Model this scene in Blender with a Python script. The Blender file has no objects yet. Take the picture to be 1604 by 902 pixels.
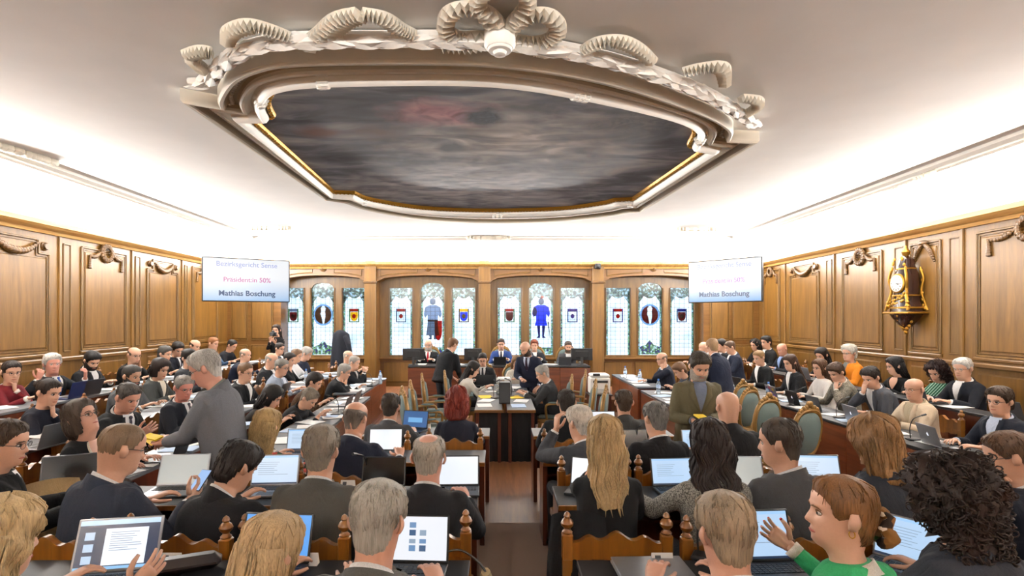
import bpy, bmesh, math, random
import numpy as np
from mathutils import Vector, Matrix, Euler
random.seed(7)
PI = math.pi
# ------------------------------------------------------------------ camera, world, lights, exposure
SCN = bpy.context.scene
COL = SCN.collection
W_PX, H_PX, F_PX = 1604.0, 902.0, 850.0
VX, VY, CAM_H = 780.0, 497.0, 2.05
cam_d = bpy.data.cameras.new('camera')
cam = bpy.data.objects.new('camera', cam_d); COL.objects.link(cam)
cam.location = (0, 0, CAM_H); cam.rotation_euler = (PI/2, 0, 0)
cam_d.sensor_width = 36; cam_d.lens = F_PX/W_PX*36
cam_d.shift_x = (W_PX/2-VX)/W_PX; cam_d.shift_y = (VY-H_PX/2)/W_PX
cam_d.clip_start = .05; cam_d.clip_end = 200
SCN.camera = cam
vs = SCN.view_settings
vs.view_transform = 'Standard'; vs.look = 'None'; vs.gamma = 1; vs.use_curve_mapping = False
vs.exposure = 0.32
wd = bpy.data.worlds.new('sky'); SCN.world = wd; wd.use_nodes = True
wd.node_tree.nodes['Background'].inputs[0].default_value = (.86, .93, 1, 1)
wd.node_tree.nodes['Background'].inputs[1].default_value = 1.7
# room footprint (metres): far wall faces the camera, side walls open slightly
FAR, NEAR, WALL_Z, CEIL_Z = 14.0, -3.0, 3.5, 3.95
def xl(y): return -6.77-(y-7.38)*.0317
def xr(y): return 6.56+(y-6.77)*.025
def cove_lamp(a, b, inward, watts):
    l = bpy.data.lights.new('cove_lamp', 'AREA'); l.shape = 'RECTANGLE'
    a, b = Vector(a), Vector(b); L = (b-a).length
    l.size = L; l.size_y = .07; l.energy = watts*L; l.color = (1, .975, .945)
    o = bpy.data.objects.new('cove_lamp', l); COL.objects.link(o)
    o.location = (a+b)/2
    x = (b-a).normalized(); z = -(Vector((0, 0, 1))*1.0+Vector(inward)*2.8).normalized()
    y = z.cross(x)
    o.matrix_world = Matrix(((x.x, y.x, z.x, o.location.x), (x.y, y.y, z.y, o.location.y), (x.z, y.z, z.z, o.location.z), (0, 0, 0, 1)))
COVE_W = 76
cove_lamp((xl(13.7)+.09, 13.7, 3.475), (xl(-2.7)+.09, -2.7, 3.475), (1, 0, 0), COVE_W)
cove_lamp((xr(13.7)-.09, 13.7, 3.475), (xr(-2.7)-.09, -2.7, 3.475), (-1, 0, 0), COVE_W)
cove_lamp((-6.7, 13.91, 3.475), (6.5, 13.91, 3.475), (0, -1, 0), COVE_W)
cove_lamp((-6.2, -2.91, 3.475), (6.1, -2.91, 3.475), (0, 1, 0), COVE_W)

# ------------------------------------------------------------------ helpers
def at(px, py, d):                       # pixel + distance along the view axis -> point
    return Vector(((px-VX)*d/F_PX, d, CAM_H-(py-VY)*d/F_PX))
def at_z(px, py, z):                     # pixel -> point on the horizontal plane z
    return at(px, py, F_PX*(CAM_H-z)/(py-VY))
def on_left(px, py):                     # pixel -> point on the left wall
    # x = xl(d) = (px-VX)*d/F
    d = (-6.77+7.38*.0317)/((px-VX)/F_PX+.0317); return at(px, py, d)
def on_right(px, py):
    d = (6.56-6.77*.025)/((px-VX)/F_PX-.025); return at(px, py, d)
def lin(c):
    if isinstance(c, str):
        c = c.lstrip('#'); c = [int(c[i:i+2], 16)/255 for i in (0, 2, 4)]
    return tuple((v/12.92 if v <= .04045 else ((v+.055)/1.055)**2.4) for v in c[:3])+(1,)
def tag(o, label=None, cat=None, group=None, kind=None):
    if label: o['label'] = label
    if cat: o['category'] = cat
    if group: o['group'] = group
    if kind: o['kind'] = kind
    return o
def empty(name, loc=(0, 0, 0), rz=0.0, parent=None):
    o = bpy.data.objects.new(name, None); COL.objects.link(o)
    o.location = loc; o.rotation_euler = (0, 0, rz); o.empty_display_size = .1
    if parent: o.parent = parent
    return o
class MB:
    """collects geometry for ONE mesh object"""
    def __init__(s): s.v = []; s.f = []; s.m = []; s.M = None
    def add(s, vs_, fs, mi=0, M=None):
        n = len(s.v); M = M if M is not None else s.M
        if M is not None: vs_ = [M @ Vector(p) for p in vs_]
        s.v += [tuple(p) for p in vs_]
        s.f += [tuple(i+n for i in f) for f in fs]; s.m += [mi]*len(fs)
        return s
    def box(s, c, sz, mi=0, M=None, bev=0.0):
        x, y, z = [k/2 for k in sz]
        if bev <= 0:
            vs_ = [(c[0]+a*x, c[1]+b*y, c[2]+e*z) for a in (-1, 1) for b in (-1, 1) for e in (-1, 1)]
            fs = [(0, 1, 3, 2), (4, 6, 7, 5), (0, 4, 5, 1), (2, 3, 7, 6), (0, 2, 6, 4), (1, 5, 7, 3)]
            return s.add(vs_, fs, mi, M)
        bv = min(bev, x*.9, y*.9, z*.9)
        rings = []
        for (zz, k) in ((-z, bv), (-z+bv, 0), (z-bv, 0), (z, bv)):
            a, b = x-k, y-k; q = bv*.6 if k == 0 else bv*.3
            rings.append([(c[0]+p, c[1]+r, c[2]+zz) for p, r in ((-a+q, -b), (a-q, -b), (a, -b+q), (a, b-q), (a-q, b), (-a+q, b), (-a, b-q), (-a, -b+q))])
        return s.loft(rings, True, True, mi, M)
    def loft(s, rings, cap0=True, cap1=True, mi=0, M=None, closed=True):
        n = len(rings[0]); vs_ = [p for r in rings for p in r]; fs = []
        for i in range(len(rings)-1):
            for j in range(n if closed else n-1):
                k = (j+1) % n
                fs.append((i*n+j, i*n+k, (i+1)*n+k, (i+1)*n+j))
        if cap0: fs.append(tuple(reversed(range(n))))
        if cap1: fs.append(tuple((len(rings)-1)*n+j for j in range(n)))
        return s.add(vs_, fs, mi, M)
    def tube(s, pts, rad, n=8, mi=0, M=None, cap=True, up=None, flat=1.0):
        pts = [Vector(p) for p in pts]
        if not hasattr(rad, '__len__'): rad = [rad]*len(pts)
        rings = []; prev = None
        for i, p in enumerate(pts):
            t = (pts[min(i+1, len(pts)-1)]-pts[max(i-1, 0)])
            if t.length < 1e-9: t = Vector((0, 0, 1))
            t.normalize()
            if prev is None:
                u = Vector(up) if up else (Vector((0, 0, 1)) if abs(t.z) < .9 else Vector((0, 1, 0)))
            else: u = prev
            a = u-t*u.dot(t)
            if a.length < 1e-6: a = t.orthogonal()
            a.normalize(); b = t.cross(a); prev = a
            rings.append([p+(a*math.cos(2*PI*k/n)*flat+b*math.sin(2*PI*k/n))*rad[i] for k in range(n)])
        return s.loft(rings, cap, cap, mi, M)
    def lathe(s, prof, n=12, c=(0, 0, 0), mi=0, M=None):
        rings = [[(c[0]+r*math.cos(2*PI*k/n), c[1]+r*math.sin(2*PI*k/n), c[2]+z) for k in range(n)] for r, z in prof]
        return s.loft(rings, True, True, mi, M)
    def prism(s, poly, a, b, mi=0, M=None):
        """poly: 2-D outline (x,z) extruded along y from a to b"""
        n = len(poly)
        vs_ = [(p[0], a, p[1]) for p in poly]+[(p[0], b, p[1]) for p in poly]
        fs = [tuple(range(n)), tuple(reversed(range(n, 2*n)))]
        fs += [(i, i+n, (i+1) % n+n, (i+1) % n) for i in range(n)]
        return s.add(vs_, fs, mi, M)
    def ball(s, c, r, n=10, m=7, mi=0, M=None):
        if not hasattr(r, '__len__'): r = (r, r, r)
        rings = []
        for i in range(m+1):
            ph = -PI/2+PI*i/m; k = max(math.cos(ph), .02)
            rings.append([(c[0]+r[0]*k*math.cos(2*PI*j/n), c[1]+r[1]*k*math.sin(2*PI*j/n), c[2]+r[2]*math.sin(ph)) for j in range(n)])
        return s.loft(rings, True, True, mi, M)
    def mesh(s, name, mats, smooth=True, fix=True):
        me = bpy.data.meshes.new(name); me.from_pydata(s.v, [], s.f)
        for m in (mats if isinstance(mats, (list, tuple)) else [mats]): me.materials.append(m)
        me.polygons.foreach_set('material_index', s.m)
        if fix:
            bm = bmesh.new(); bm.from_mesh(me); bmesh.ops.recalc_face_normals(bm, faces=bm.faces); bm.to_mesh(me); bm.free()
        if smooth:
            me.polygons.foreach_set('use_smooth', [True]*len(me.polygons))
            if smooth != 'all': me.set_sharp_from_angle(angle=math.radians(38))
        me.update(); return me
    def build(s, name, mats, parent=None, smooth=True, loc=None, rz=None, fix=True):
        o = bpy.data.objects.new(name, s.mesh(name, mats, smooth, fix)); COL.objects.link(o)
        if parent: o.parent = parent
        if loc is not None: o.location = loc
        if rz is not None: o.rotation_euler = (0, 0, rz)
        return o
def inst(name, me, parent=None, loc=(0, 0, 0), rot=(0, 0, 0), scale=(1, 1, 1)):
    o = bpy.data.objects.new(name, me); COL.objects.link(o)
    if parent: o.parent = parent
    o.location = loc; o.rotation_euler = rot; o.scale = scale
    return o
def copy_tree(o, parent=None):
    c = o.copy(); COL.objects.link(c); c.parent = parent
    for ch in o.children: copy_tree(ch, c)
    return c
def lerp(a, b, t): return a+(b-a)*t
def interp(x, xs, ys): return float(np.interp(x, xs, ys))
def smooth01(x): x = max(0., min(1., x)); return x*x*(3-2*x)
def catmull(pts, per=4, closed=False):
    pts = [Vector(p) for p in pts]; out = []; n = len(pts)
    for i in range(n if closed else n-1):
        p0 = pts[(i-1) % n] if (closed or i > 0) else pts[0]*2-pts[1]
        p1 = pts[i]; p2 = pts[(i+1) % n]
        p3 = pts[(i+2) % n] if (closed or i+2 < n) else p2*2-p1
        for k in range(per):
            t = k/per
            out.append(.5*((2*p1)+(p2-p0)*t+(2*p0-5*p1+4*p2-p3)*t*t+(3*p1-p0-3*p2+p3)*t**3))
    if not closed: out.append(pts[-1].copy())
    return out

# ------------------------------------------------------------------ materials
_MC = {}
def nodes_of(m): m.use_nodes = True; nt = m.node_tree; return nt, nt.nodes, nt.links, nt.nodes['Principled BSDF']
def plain(name, col, rough=.5, metal=0., bump=0., bscale=40., emis=0., spec=.5, coat=0.):
    k = (name, str(col))
    if k in _MC: return _MC[k]
    m = bpy.data.materials.new(name); nt, N, L, b = nodes_of(m)
    c = lin(col); b.inputs['Base Color'].default_value = c
    b.inputs['Roughness'].default_value = rough; b.inputs['Metallic'].default_value = metal
    b.inputs['Specular IOR Level'].default_value = spec
    b.inputs['Coat Weight'].default_value = coat
    if emis:
        b.inputs['Emission Color'].default_value = c; b.inputs['Emission Strength'].default_value = emis
    tc = N.new('ShaderNodeTexCoord'); nz = N.new('ShaderNodeTexNoise'); nz.inputs['Scale'].default_value = bscale
    nz.inputs['Detail'].default_value = 4; L.new(tc.outputs['Object'], nz.inputs['Vector'])
    if bump:
        bp = N.new('ShaderNodeBump'); bp.inputs['Strength'].default_value = bump; bp.inputs['Distance'].default_value = .01
        L.new(nz.outputs['Fac'], bp.inputs['Height']); L.new(bp.outputs['Normal'], b.inputs['Normal'])
    if not emis:
        mx = N.new('ShaderNodeMix'); mx.data_type = 'RGBA'; mx.blend_type = 'MULTIPLY'; mx.inputs[0].default_value = .25
        mx.inputs[6].default_value = c; L.new(nz.outputs['Fac'], mx.inputs[7])
        g = N.new('ShaderNodeMix'); g.data_type = 'RGBA'; g.inputs[0].default_value = .5
        g.inputs[6].default_value = c; L.new(mx.outputs[2], g.inputs[7]); L.new(g.outputs[2], b.inputs['Base Color'])
    _MC[k] = m; return m
def wood(name, c1, c2, rough=.38, axis='Z', scale=1.0, coat=.15):
    k = (name, c1, c2, axis)
    if k in _MC: return _MC[k]
    m = bpy.data.materials.new(name); nt, N, L, b = nodes_of(m)
    tc = N.new('ShaderNodeTexCoord'); mp = N.new('ShaderNodeMapping'); L.new(tc.outputs['Object'], mp.inputs[0])
    s = [9*scale]*3; s['XYZ'.index(axis)] = .7*scale; mp.inputs['Scale'].default_value = s
    oi = N.new('ShaderNodeObjectInfo'); ad = N.new('ShaderNodeVectorMath'); ad.operation = 'SCALE'; ad.inputs['Scale'].default_value = 13
    cb = N.new('ShaderNodeCombineXYZ'); L.new(oi.outputs['Random'], cb.inputs[0]); L.new(oi.outputs['Random'], cb.inputs[2]); L.new(cb.outputs[0], ad.inputs[0])
    L.new(ad.outputs[0], mp.inputs['Location'])
    n1 = N.new('ShaderNodeTexNoise'); n1.inputs['Scale'].default_value = 1.3; n1.inputs['Detail'].default_value = 9; n1.inputs['Distortion'].default_value = .9
    n2 = N.new('ShaderNodeTexNoise'); n2.inputs['Scale'].default_value = 9; n2.inputs['Detail'].default_value = 3
    L.new(mp.outputs[0], n1.inputs['Vector']); L.new(mp.outputs[0], n2.inputs['Vector'])
    r = N.new('ShaderNodeValToRGB'); r.color_ramp.elements[0].position = .3; r.color_ramp.elements[1].position = .72
    r.color_ramp.elements[0].color = lin(c1); r.color_ramp.elements[1].color = lin(c2)
    L.new(n1.outputs['Fac'], r.inputs[0])
    mx = N.new('ShaderNodeMix'); mx.data_type = 'RGBA'; mx.blend_type = 'MULTIPLY'; mx.inputs[0].default_value = .35
    L.new(r.outputs[0], mx.inputs[6]); L.new(n2.outputs['Fac'], mx.inputs[7]); 
    L.new(mx.outputs[2], b.inputs['Base Color'])
    bp = N.new('ShaderNodeBump'); bp.inputs['Strength'].default_value = .12; bp.inputs['Distance'].default_value = .004
    L.new(n2.outputs['Fac'], bp.inputs['Height']); L.new(bp.outputs['Normal'], b.inputs['Normal'])
    b.inputs['Roughness'].default_value = rough; b.inputs['Coat Weight'].default_value = coat; b.inputs['Coat Roughness'].default_value = .25
    _MC[k] = m; return m
def stucco(name, col, rough=.8, bscale=6, bump=.15):
    m = plain(name, col, rough, bump=bump, bscale=bscale); return m
OAK = wood('oak_panel', '#6f4e20', '#8b642b')
OAK_H = wood('oak_rail', '#67471b', '#815c28', axis='Y')
OAK_X = wood('oak_beam', '#6b471b', '#875d2a', axis='X')
OAK_D = wood('oak_carved', '#56391a', '#765428')
OAK_F = wood('oak_frame_dark', '#66471c', '#866430')
CHAIRW = wood('chair_oak', '#6b3c10', '#9a6220', rough=.3, coat=.4)
MAHOG = wood('mahogany', '#3d1a0e', '#6a3018', rough=.3, coat=.35)
MAHOG_L = wood('mahogany_light', '#5b2b15', '#834424', rough=.35, coat=.3, axis='X')
STUC = stucco('ceiling_plaster', '#f0efec', bump=.25, bscale=2.2)
STUCW = stucco('stucco_white', '#f6f3ec', .6)
STUCB = stucco('stucco_beige', '#dfd8c8', .65)
STUCD = stucco('stucco_shade_patina', '#a89a80', .65)  # cove hollow: its shading and a little patina mixed into the stucco colour
GOLD = plain('gilding', '#a97d2c', .35, .8, bump=.3, bscale=60)
BLACKTOP = plain('black_desk_top', '#1d1d1f', .5, spec=.3)
GREYTOP = plain('slate_desk_top', '#4d5259', .45, spec=.4)
BLACKP = plain('black_plastic', '#141416', .4)
DARKG = plain('dark_grey', '#2c2d30', .5)
BLACKCLOTH = plain('black_cloth', '#101012', .95)
# ================================================================== STRUCTURE
def slab(name, poly, z0, z1, m, kind='structure', parent=None):
    mb = MB(); n = len(poly)
    mb.add([(x, y, z0) for x, y in poly]+[(x, y, z1) for x, y in poly],
           [tuple(range(n)), tuple(range(n, 2*n))]+[(i, (i+1) % n, (i+1) % n+n, i+n) for i in range(n)])
    o = mb.build(name, m, parent, smooth=False); tag(o, kind=kind); return o
FLOORM = wood('parquet', '#6e4326', '#96623a', rough=.5, axis='Y', coat=.05)
CARPET = plain('tier_carpet', '#9a8170', .92, bump=.3, bscale=160)
CARPET2 = wood('step_wood', '#6a3d22', '#8c5530', rough=.35, axis='X')
foot = [(xl(NEAR), NEAR), (xr(NEAR), NEAR), (xr(FAR)+.6, FAR+.6), (xl(FAR)-.6, FAR+.6)]
fl = slab('floor', foot, -.1, 0, FLOORM); tag(fl, 'glossy red-brown wooden floor of the chamber')
TIER = [.13, .09, .045, 0.]
# tiers for the centre blocks: each a step of the floor
def tierbox(y0, y1, z, x0=-3.34, x1=3.1, m=CARPET):
    o = slab('floor_step', [(x0, y0), (x1, y0), (x1, y1), (x0, y1)], 0.0, z, m, kind=None); o.parent = fl; return o
tierbox(-2.9, 2.72, .13); tierbox(2.72, 3.98, .09); tierbox(3.98, 5.3, .045)
SIDE_T = [0., .10, .18, .28]
for (xa, xb, z) in ((-4.15, -3.35, .10), (-5.28, -4.15, .18), (-6.7, -5.28, .28)):
    tierbox(1.5, 13.4, z, xa, xb, MAHOG_L)
tierbox(3.4, 13.2, .2, 5.32, 6.3, MAHOG_L)
tierbox(11.05, 13.2, .2, 4.35, 5.32, MAHOG_L)
plat = slab('floor_platform', [(-4.2, 11.75), (3.4, 11.75), (3.4, 14.0), (-4.2, 14.0)], 0, .27, FLOORM)
tag(plat, 'raised wooden platform carrying the presiding desk')

# ---- ceiling with cove
def ring(inset, z):
    return [(xl(NEAR)+inset, NEAR+inset, z), (xr(NEAR)-inset, NEAR+inset, z), (xr(FAR)-inset, FAR-inset, z), (xl(FAR)+inset, FAR-inset, z)]
prof = [(0.0, 3.36), (0.01, 3.5), (.04, 3.6), (.12, 3.7), (.28, 3.8), (.5, 3.87), (.75, 3.915), (1.0, 3.94), (1.25, 3.95)]
mb = MB(); rings = [ring(i, z) for i, z in prof]
mb.loft(rings, False, True)
mb.loft([ring(-.3, 3.36), ring(-.3, 4.2)], False, True)
ceil = mb.build('ceiling', STUC, fix=False); tag(ceil, 'white plaster ceiling with a lit cove', kind='structure')
for p in ceil.data.polygons: p.use_smooth = True
ceil.data.set_sharp_from_angle(angle=math.radians(40))
for k, (ins, z, r) in enumerate(((1.00, 3.93, .045), (1.09, 3.94, .022), (1.17, 3.94, .055))):
    mb = MB(); q = ring(ins, z)
    for a, b in zip(q, q[1:]+q[:1]): mb.tube([a, b], r, 6)
    o = mb.build('ceiling_moulding', STUCW, ceil)
def relief(px, py, w, seed):     # little plaster cartouche lying on the cove moulding
    rnd = random.Random(seed); p = at_z(px, py, 3.935); mb = MB()
    for k in range(26):
        t = k/25*2-1; a = rnd.uniform(0, PI)
        c = p+Vector((t*w*(1 if abs(px-760) < 420 else .18), t*w*(0 if abs(px-760) < 420 else 1)+rnd.uniform(-.03, .03), -.015))
        mb.ball(c, (.07*(1.2-abs(t)), .05, .05), 7, 5)
    mb.build('plaster_ornament', STUCB, ceil)
relief(425, 356, .42, 1); relief(1092, 358, .42, 2); relief(765, 371, .5, 3); relief(18, 232, .5, 4); relief(1420, 283, .6, 5)

# ---- cornice (wooden ledge that hides the cove lamps)
mb = MB()
cprof = [(-.02, 3.30), (.05, 3.30), (.07, 3.345), (.12, 3.36), (.15, 3.40), (.17, 3.41), (.17, 3.475), (.145, 3.475), (.145, 3.43), (-.02, 3.43)]
rings = [ring(i, z) for i, z in cprof]
for k in range(4):
    a = [r[k] for r in rings]; b = [r[(k+1) % 4] for r in rings]; mb.loft([a, b], False, False)
CORN = wood('cornice_oak', '#b88646', '#d8ad69', axis='Y')
cor = mb.build('trim_1', CORN); tag(cor, 'oak cornice ledge around the room under the cove', kind='structure')

# ---- side walls with panelling
def wp(side, y, z, out): return (xl(y)+out, y, z) if side == 'l' else (xr(y)-out, y, z)
def wbox(mb, side, y0, y1, z0, z1, o0, o1, bev=0.):
    a = lambda y, z, o: wp(side, y, z, o)
    mb.loft([[a(y0, z0, o0), a(y1, z0, o0), a(y1, z1, o0), a(y0, z1, o0)],
             [a(y0, z0, o1-bev), a(y1, z0, o1-bev), a(y1, z1, o1-bev), a(y0, z1, o1-bev)],
             [a(y0+bev, z0+bev, o1), a(y1-bev, z0+bev, o1), a(y1-bev, z1-bev, o1), a(y0+bev, z1-bev, o1)]], False, True)
def frame_path(mb, side, pts, r, out):
    P = [wp(side, y, z, out) for y, z in pts]; P.append(P[0])
    for a, b in zip(P, P[1:]): mb.tube([a, b], r, 6)
def swag(mb, side, y0, z0, y1, z1, sag, r, n=13, tail=0.):
    pts = []
    for k in range(n):
        t = k/(n-1); pts.append((lerp(y0, y1, t), lerp(z0, z1, t)-sag*4*t*(1-t)))
    for k, (y, z) in enumerate(pts):
        t = k/(n-1); rr = r*(.65+.75*math.sin(PI*t)); c = wp(side, y, z, .035)
        mb.ball(c, (rr*.8, rr, rr*.9), 7, 5)
        c = wp(side, y+rr*.5, z+rr*.4, .045); mb.ball(c, (rr*.5, rr*.5, rr*.5), 6, 4)
    if tail:
        for (y, z) in ((y0, z0), (y1, z1)):
            for k in range(5): mb.ball(wp(side, y, z-.02-k*tail/5, .035), (.02, .022+.006*k, .03), 6, 4)
def roundel(mb, side, y, z, r):
    n = 14
    for (rr, o) in ((r, .02), (r*.75, .045), (r*.4, .03)):
        mb.loft([[wp(side, y+q*math.cos(2*PI*k/n), z+q*math.sin(2*PI*k/n), oo) for k in range(n)] for q, oo in ((rr, 0), (rr, o), (rr*.8, o+.012))], False, True)
def wreath(mb, side, y, z, r):
    for k in range(16):
        a = 2*PI*k/16
        mb.ball(wp(side, y+r*math.cos(a), z+r*math.sin(a), .04), (.035, .04*r/.13, .04*r/.13), 7, 5)
        mb.ball(wp(side, y+r*.8*math.cos(a+.2), z+r*.8*math.sin(a+.2), .055), (.025, .03*r/.13, .03*r/.13), 6, 4)
def panel_bay(wall, side, y0, y1, kind, z0=1.52, z1=3.2):
    """one big oak panel between depths y0 (near) and y1 (far)"""
    w = y1-y0; ym = (y0+y1)/2
    if kind == 'roundel':
        n = min(.2, w*.17); top = z1+.02
        pts = [(y0, z0), (y1, z0), (y1, z1-.2), (y1-n, z1-.2), (y1-n, z1), (y0+n, z1), (y0+n, z1-.2), (y0, z1-.2)]
    else:
        pts = [(y0, z0), (y1, z0), (y1, z1), (y0, z1)]
    mb = MB(); frame_path(mb, side, pts, .017, .012); ip = .05
    frame_path(mb, side, [(y+(.04 if y < ym else -.04), z+(.04 if z < 2.2 else -.04)) for y, z in pts], .009, .008)
    mb.build('panel_moulding', OAK_F, wall)
    mb = MB()
    if kind == 'roundel':
        wbox(mb, side, y0+.07, y1-.07, z0+.07, z1-.27, -.01, .018, .012)
    else:
        wbox(mb, side, y0+.07, y1-.07, z0+.07, z1-.07, -.01, .018, .012)
    mb.build('panel_field', OAK, wall)
    mb = MB(); wbox(mb, side, y0-.04, y1+.04, z0-.065, z0-.015, -.01, .035, .012); mb.build('panel_sill', OAK_H, wall)
    mb = MB()
    if kind == 'wreath':
        wreath(mb, side, ym, z1-.04, min(.14, w*.12))
        s = w*.36
        swag(mb, side, ym-.14, z1-.02, ym-s, z1-.12, .05, .03, 9); swag(mb, side, ym+.14, z1-.02, ym+s, z1-.12, .05, .03, 9)
        for sg in (-1, 1):
            for k in range(6): mb.ball(wp(side, ym+sg*s, z1-.14-k*.035, .035), (.022, .024+.005*k, .03), 6, 4)
    elif kind == 'roundel':
        roundel(mb, side, y0+n*.45, z1-.09, n*.34); roundel(mb, side, y1-n*.45, z1-.09, n*.34)
        swag(mb, side, y0+n+.05, z1-.07, y1-n-.05, z1-.07, .14, .045, 15)
    elif kind == 'branch':
        swag(mb, side, ym, z1-.02, ym-w*.36, z1-.3, -.05, .03, 13); swag(mb, side, ym, z1-.02, ym+w*.36, z1-.3, -.05, .03, 13)
        mb.ball(wp(side, ym, z1, .04), (.03, .1, .04), 8, 5)
    mb.build('panel_carving', OAK_D, wall)
    # dado panel below
    mb = MB(); wbox(mb, side, y0, y1, .5, 1.3, -.01, .02, .03); mb.build('dado_panel', OAK, wall)
def strip(wall, side, y0, y1):
    mb = MB(); frame_path(mb, side, [(y0, 1.52), (y1, 1.52), (y1, 3.2), (y0, 3.2)], .012, .008); wbox(mb, side, y0+.02, y1-.02, 1.54, 3.18, -.02, .006, .004)
    mb.build('strip_panel', OAK_F, wall)
def joint(wall, side, y):
    mb = MB(); wbox(mb, side, y-.03, y+.03, 0, 3.32, -.01, .026, .01); mb.build('stile', OAK, wall)
def side_wall(name, side, label):
    mb = MB(); a = [wp(side, NEAR, 0, 0), wp(side, FAR, 0, 0), wp(side, FAR, 3.5, 0), wp(side, NEAR, 3.5, 0)]
    b = [wp(side, NEAR, 0, -.25), wp(side, FAR, 0, -.25), wp(side, FAR, 3.5, -.25), wp(side, NEAR, 3.5, -.25)]
    mb.loft([a, b]); wl = mb.build(name, OAK, smooth=False); tag(wl, label, kind='structure')
    mb = MB(); wbox(mb, side, NEAR, FAR, 1.36, 1.43, -.01, .05, .015); mb.build('dado_rail', OAK_H, wl)
    mb = MB(); wbox(mb, side, NEAR, FAR, 0, .2, -.01, .03, .01); mb.build('baseboard', OAK_H, wl)
    return wl
YL = lambda px: on_left(px, 500).y
YR = lambda px: on_right(px, 500).y
wl = side_wall('wall_left', 'l', 'oak panelled left wall with carved garlands')
for a, b, k in ((-40, 76, 'roundel'), (127, 197, 'wreath'), (230, 278, 'roundel'), (301, 340, 'wreath')): panel_bay(wl, 'l', YL(a), YL(b), k)
for a, b in ((99, 110), (212, 219), (289, 293)): strip(wl, 'l', YL(a), YL(b))
for x in (93, 206.5, 285): joint(wl, 'l', YL(x))
panel_bay(wl, 'l', 4.2, 6.2, 'wreath'); panel_bay(wl, 'l', 1.6, 3.4, 'roundel'); joint(wl, 'l', 3.8)
wr = side_wall('wall_right', 'r', 'oak panelled right wall with carved garlands')
for a, b, k in ((1720, 1531, 'wreath'), (1474, 1427, 'branch'), (1382, 1320, 'wreath'), (1283, 1238, 'roundel'), (1222, 1196, 'wreath')): panel_bay(wr, 'r', YR(a), YR(b), k)
for a, b in ((1505, 1488), (1416, 1402), (1303, 1295)): strip(wr, 'r', YR(a), YR(b))
for x in (1508, 1419, 1307, 1230): joint(wr, 'r', YR(x))
panel_bay(wr, 'r', 2.6, 5.0, 'roundel')
mb = MB(); mb.box(((xl(NEAR)+xr(NEAR))/2, NEAR-.1, 1.75), (13, .2, 3.5)); o = mb.build('wall_near', OAK, smooth=False)
tag(o, 'plain oak wall behind the viewer', kind='structure')

# ---- far wall: four arched window bays
def X(px, d=FAR): return (px-VX)*d/F_PX
def Z(py, d=FAR): return CAM_H-(py-VY)*d/F_PX
GY = FAR+.42
bays = [(440, 572, ((443, 477), (489, 524), (538, 572))), (590, 750, ((611, 646), (660, 696), (709, 744))),
        (768, 927, ((780, 816), (829, 866), (878, 915))), (945, 1102, ((949, 986), (999, 1036), (1049, 1086)))]
mb = MB()
wf_x0, wf_x1 = xl(FAR)-.3, xr(FAR)+.3
xs_op = [(X(a), X(b)) for a, b, _ in bays]
ZT, ZS, ZA = 3.5, Z(441), Z(431)         # wall top, arch springing, arch crown
edges = [wf_x0]+[v for ab in xs_op for v in ab]+[wf_x1]
for k in range(0, len(edges), 2):
    a, b = edges[k], edges[k+1]; mb.box(((a+b)/2, FAR+.25, 1.75), (b-a, .5, 3.5))
def arch_z(t, z0, z1): return z0+(z1-z0)*math.sqrt(max(0, 1-(2*t-1)**2))**.9
NSEG = 14
for a, b in xs_op:
    pts = [(a+(b-a)*k/NSEG, arch_z(k/NSEG, ZS, ZA)) for k in range(NSEG+1)]
    for (p, q) in zip(pts, pts[1:]):
        mb.add([(p[0], FAR, p[1]), (q[0], FAR, q[1]), (q[0], FAR, ZT), (p[0], FAR, ZT), (p[0], FAR+.5, p[1]), (q[0], FAR+.5, q[1])],
               [(0, 1, 2, 3), (0, 4, 5, 1)])
    zs = Z(560, GY)
    mb.box(((a+b)/2, FAR+.46, zs/2), (b-a, .08, zs))
wf = mb.build('wall_far', OAK_X, smooth=False); tag(wf, 'oak wall with four arched stained glass window bays', kind='structure')
# frieze panels + roundels, wainscot panels, sills
for a, b in xs_op:
    c = (a+b)/2; mb = MB()
    top = ZT-.2
    for sg in (-1, 1):
        x0, x1 = c+sg*.28, (b-.1 if sg > 0 else a+.1)
        pts = []
        for k in range(9):
            x = lerp(x0, x1, k/8); t = (x-a)/(b-a); pts.append((x, arch_z(t, ZS, ZA)+.07))
        loop = [(p[0], p[1]) for p in pts]+[(x1, top), (x0, top)]
        P = [(x, FAR-.008, z) for x, z in loop]
        for p, q in zip(P, P[1:]+P[:1]): mb.tube([p, q], .012, 5)
    mb.build('frieze_moulding', OAK_F, wf)
    mb = MB(); M = Matrix.Translation((c, FAR-.005, Z(420))) @ Matrix.Rotation(PI/2, 4, 'X')
    for r, h in ((.09, .02), (.06, .035), (.03, .045)): mb.lathe([(r, 0), (r, h), (r*.8, h+.008)], 16, M=M)
    mb.build('roundel', OAK_D, wf)
    w = (b-a-.12)/3; zs = Z(560, GY)
    for k in range(3):
        mb = MB(); mb.box((a+.06+w*(k+.5), FAR+.41, .3+(zs-.38)/2), (w-.09, .04, zs-.45), bev=.015); mb.build('wainscot_panel', OAK, wf)
    mb = MB(); mb.box((c, FAR+.38, zs-.02), (b-a, .14, .05), bev=.012); mb.build('window_ledge', OAK_X, wf)
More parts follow.
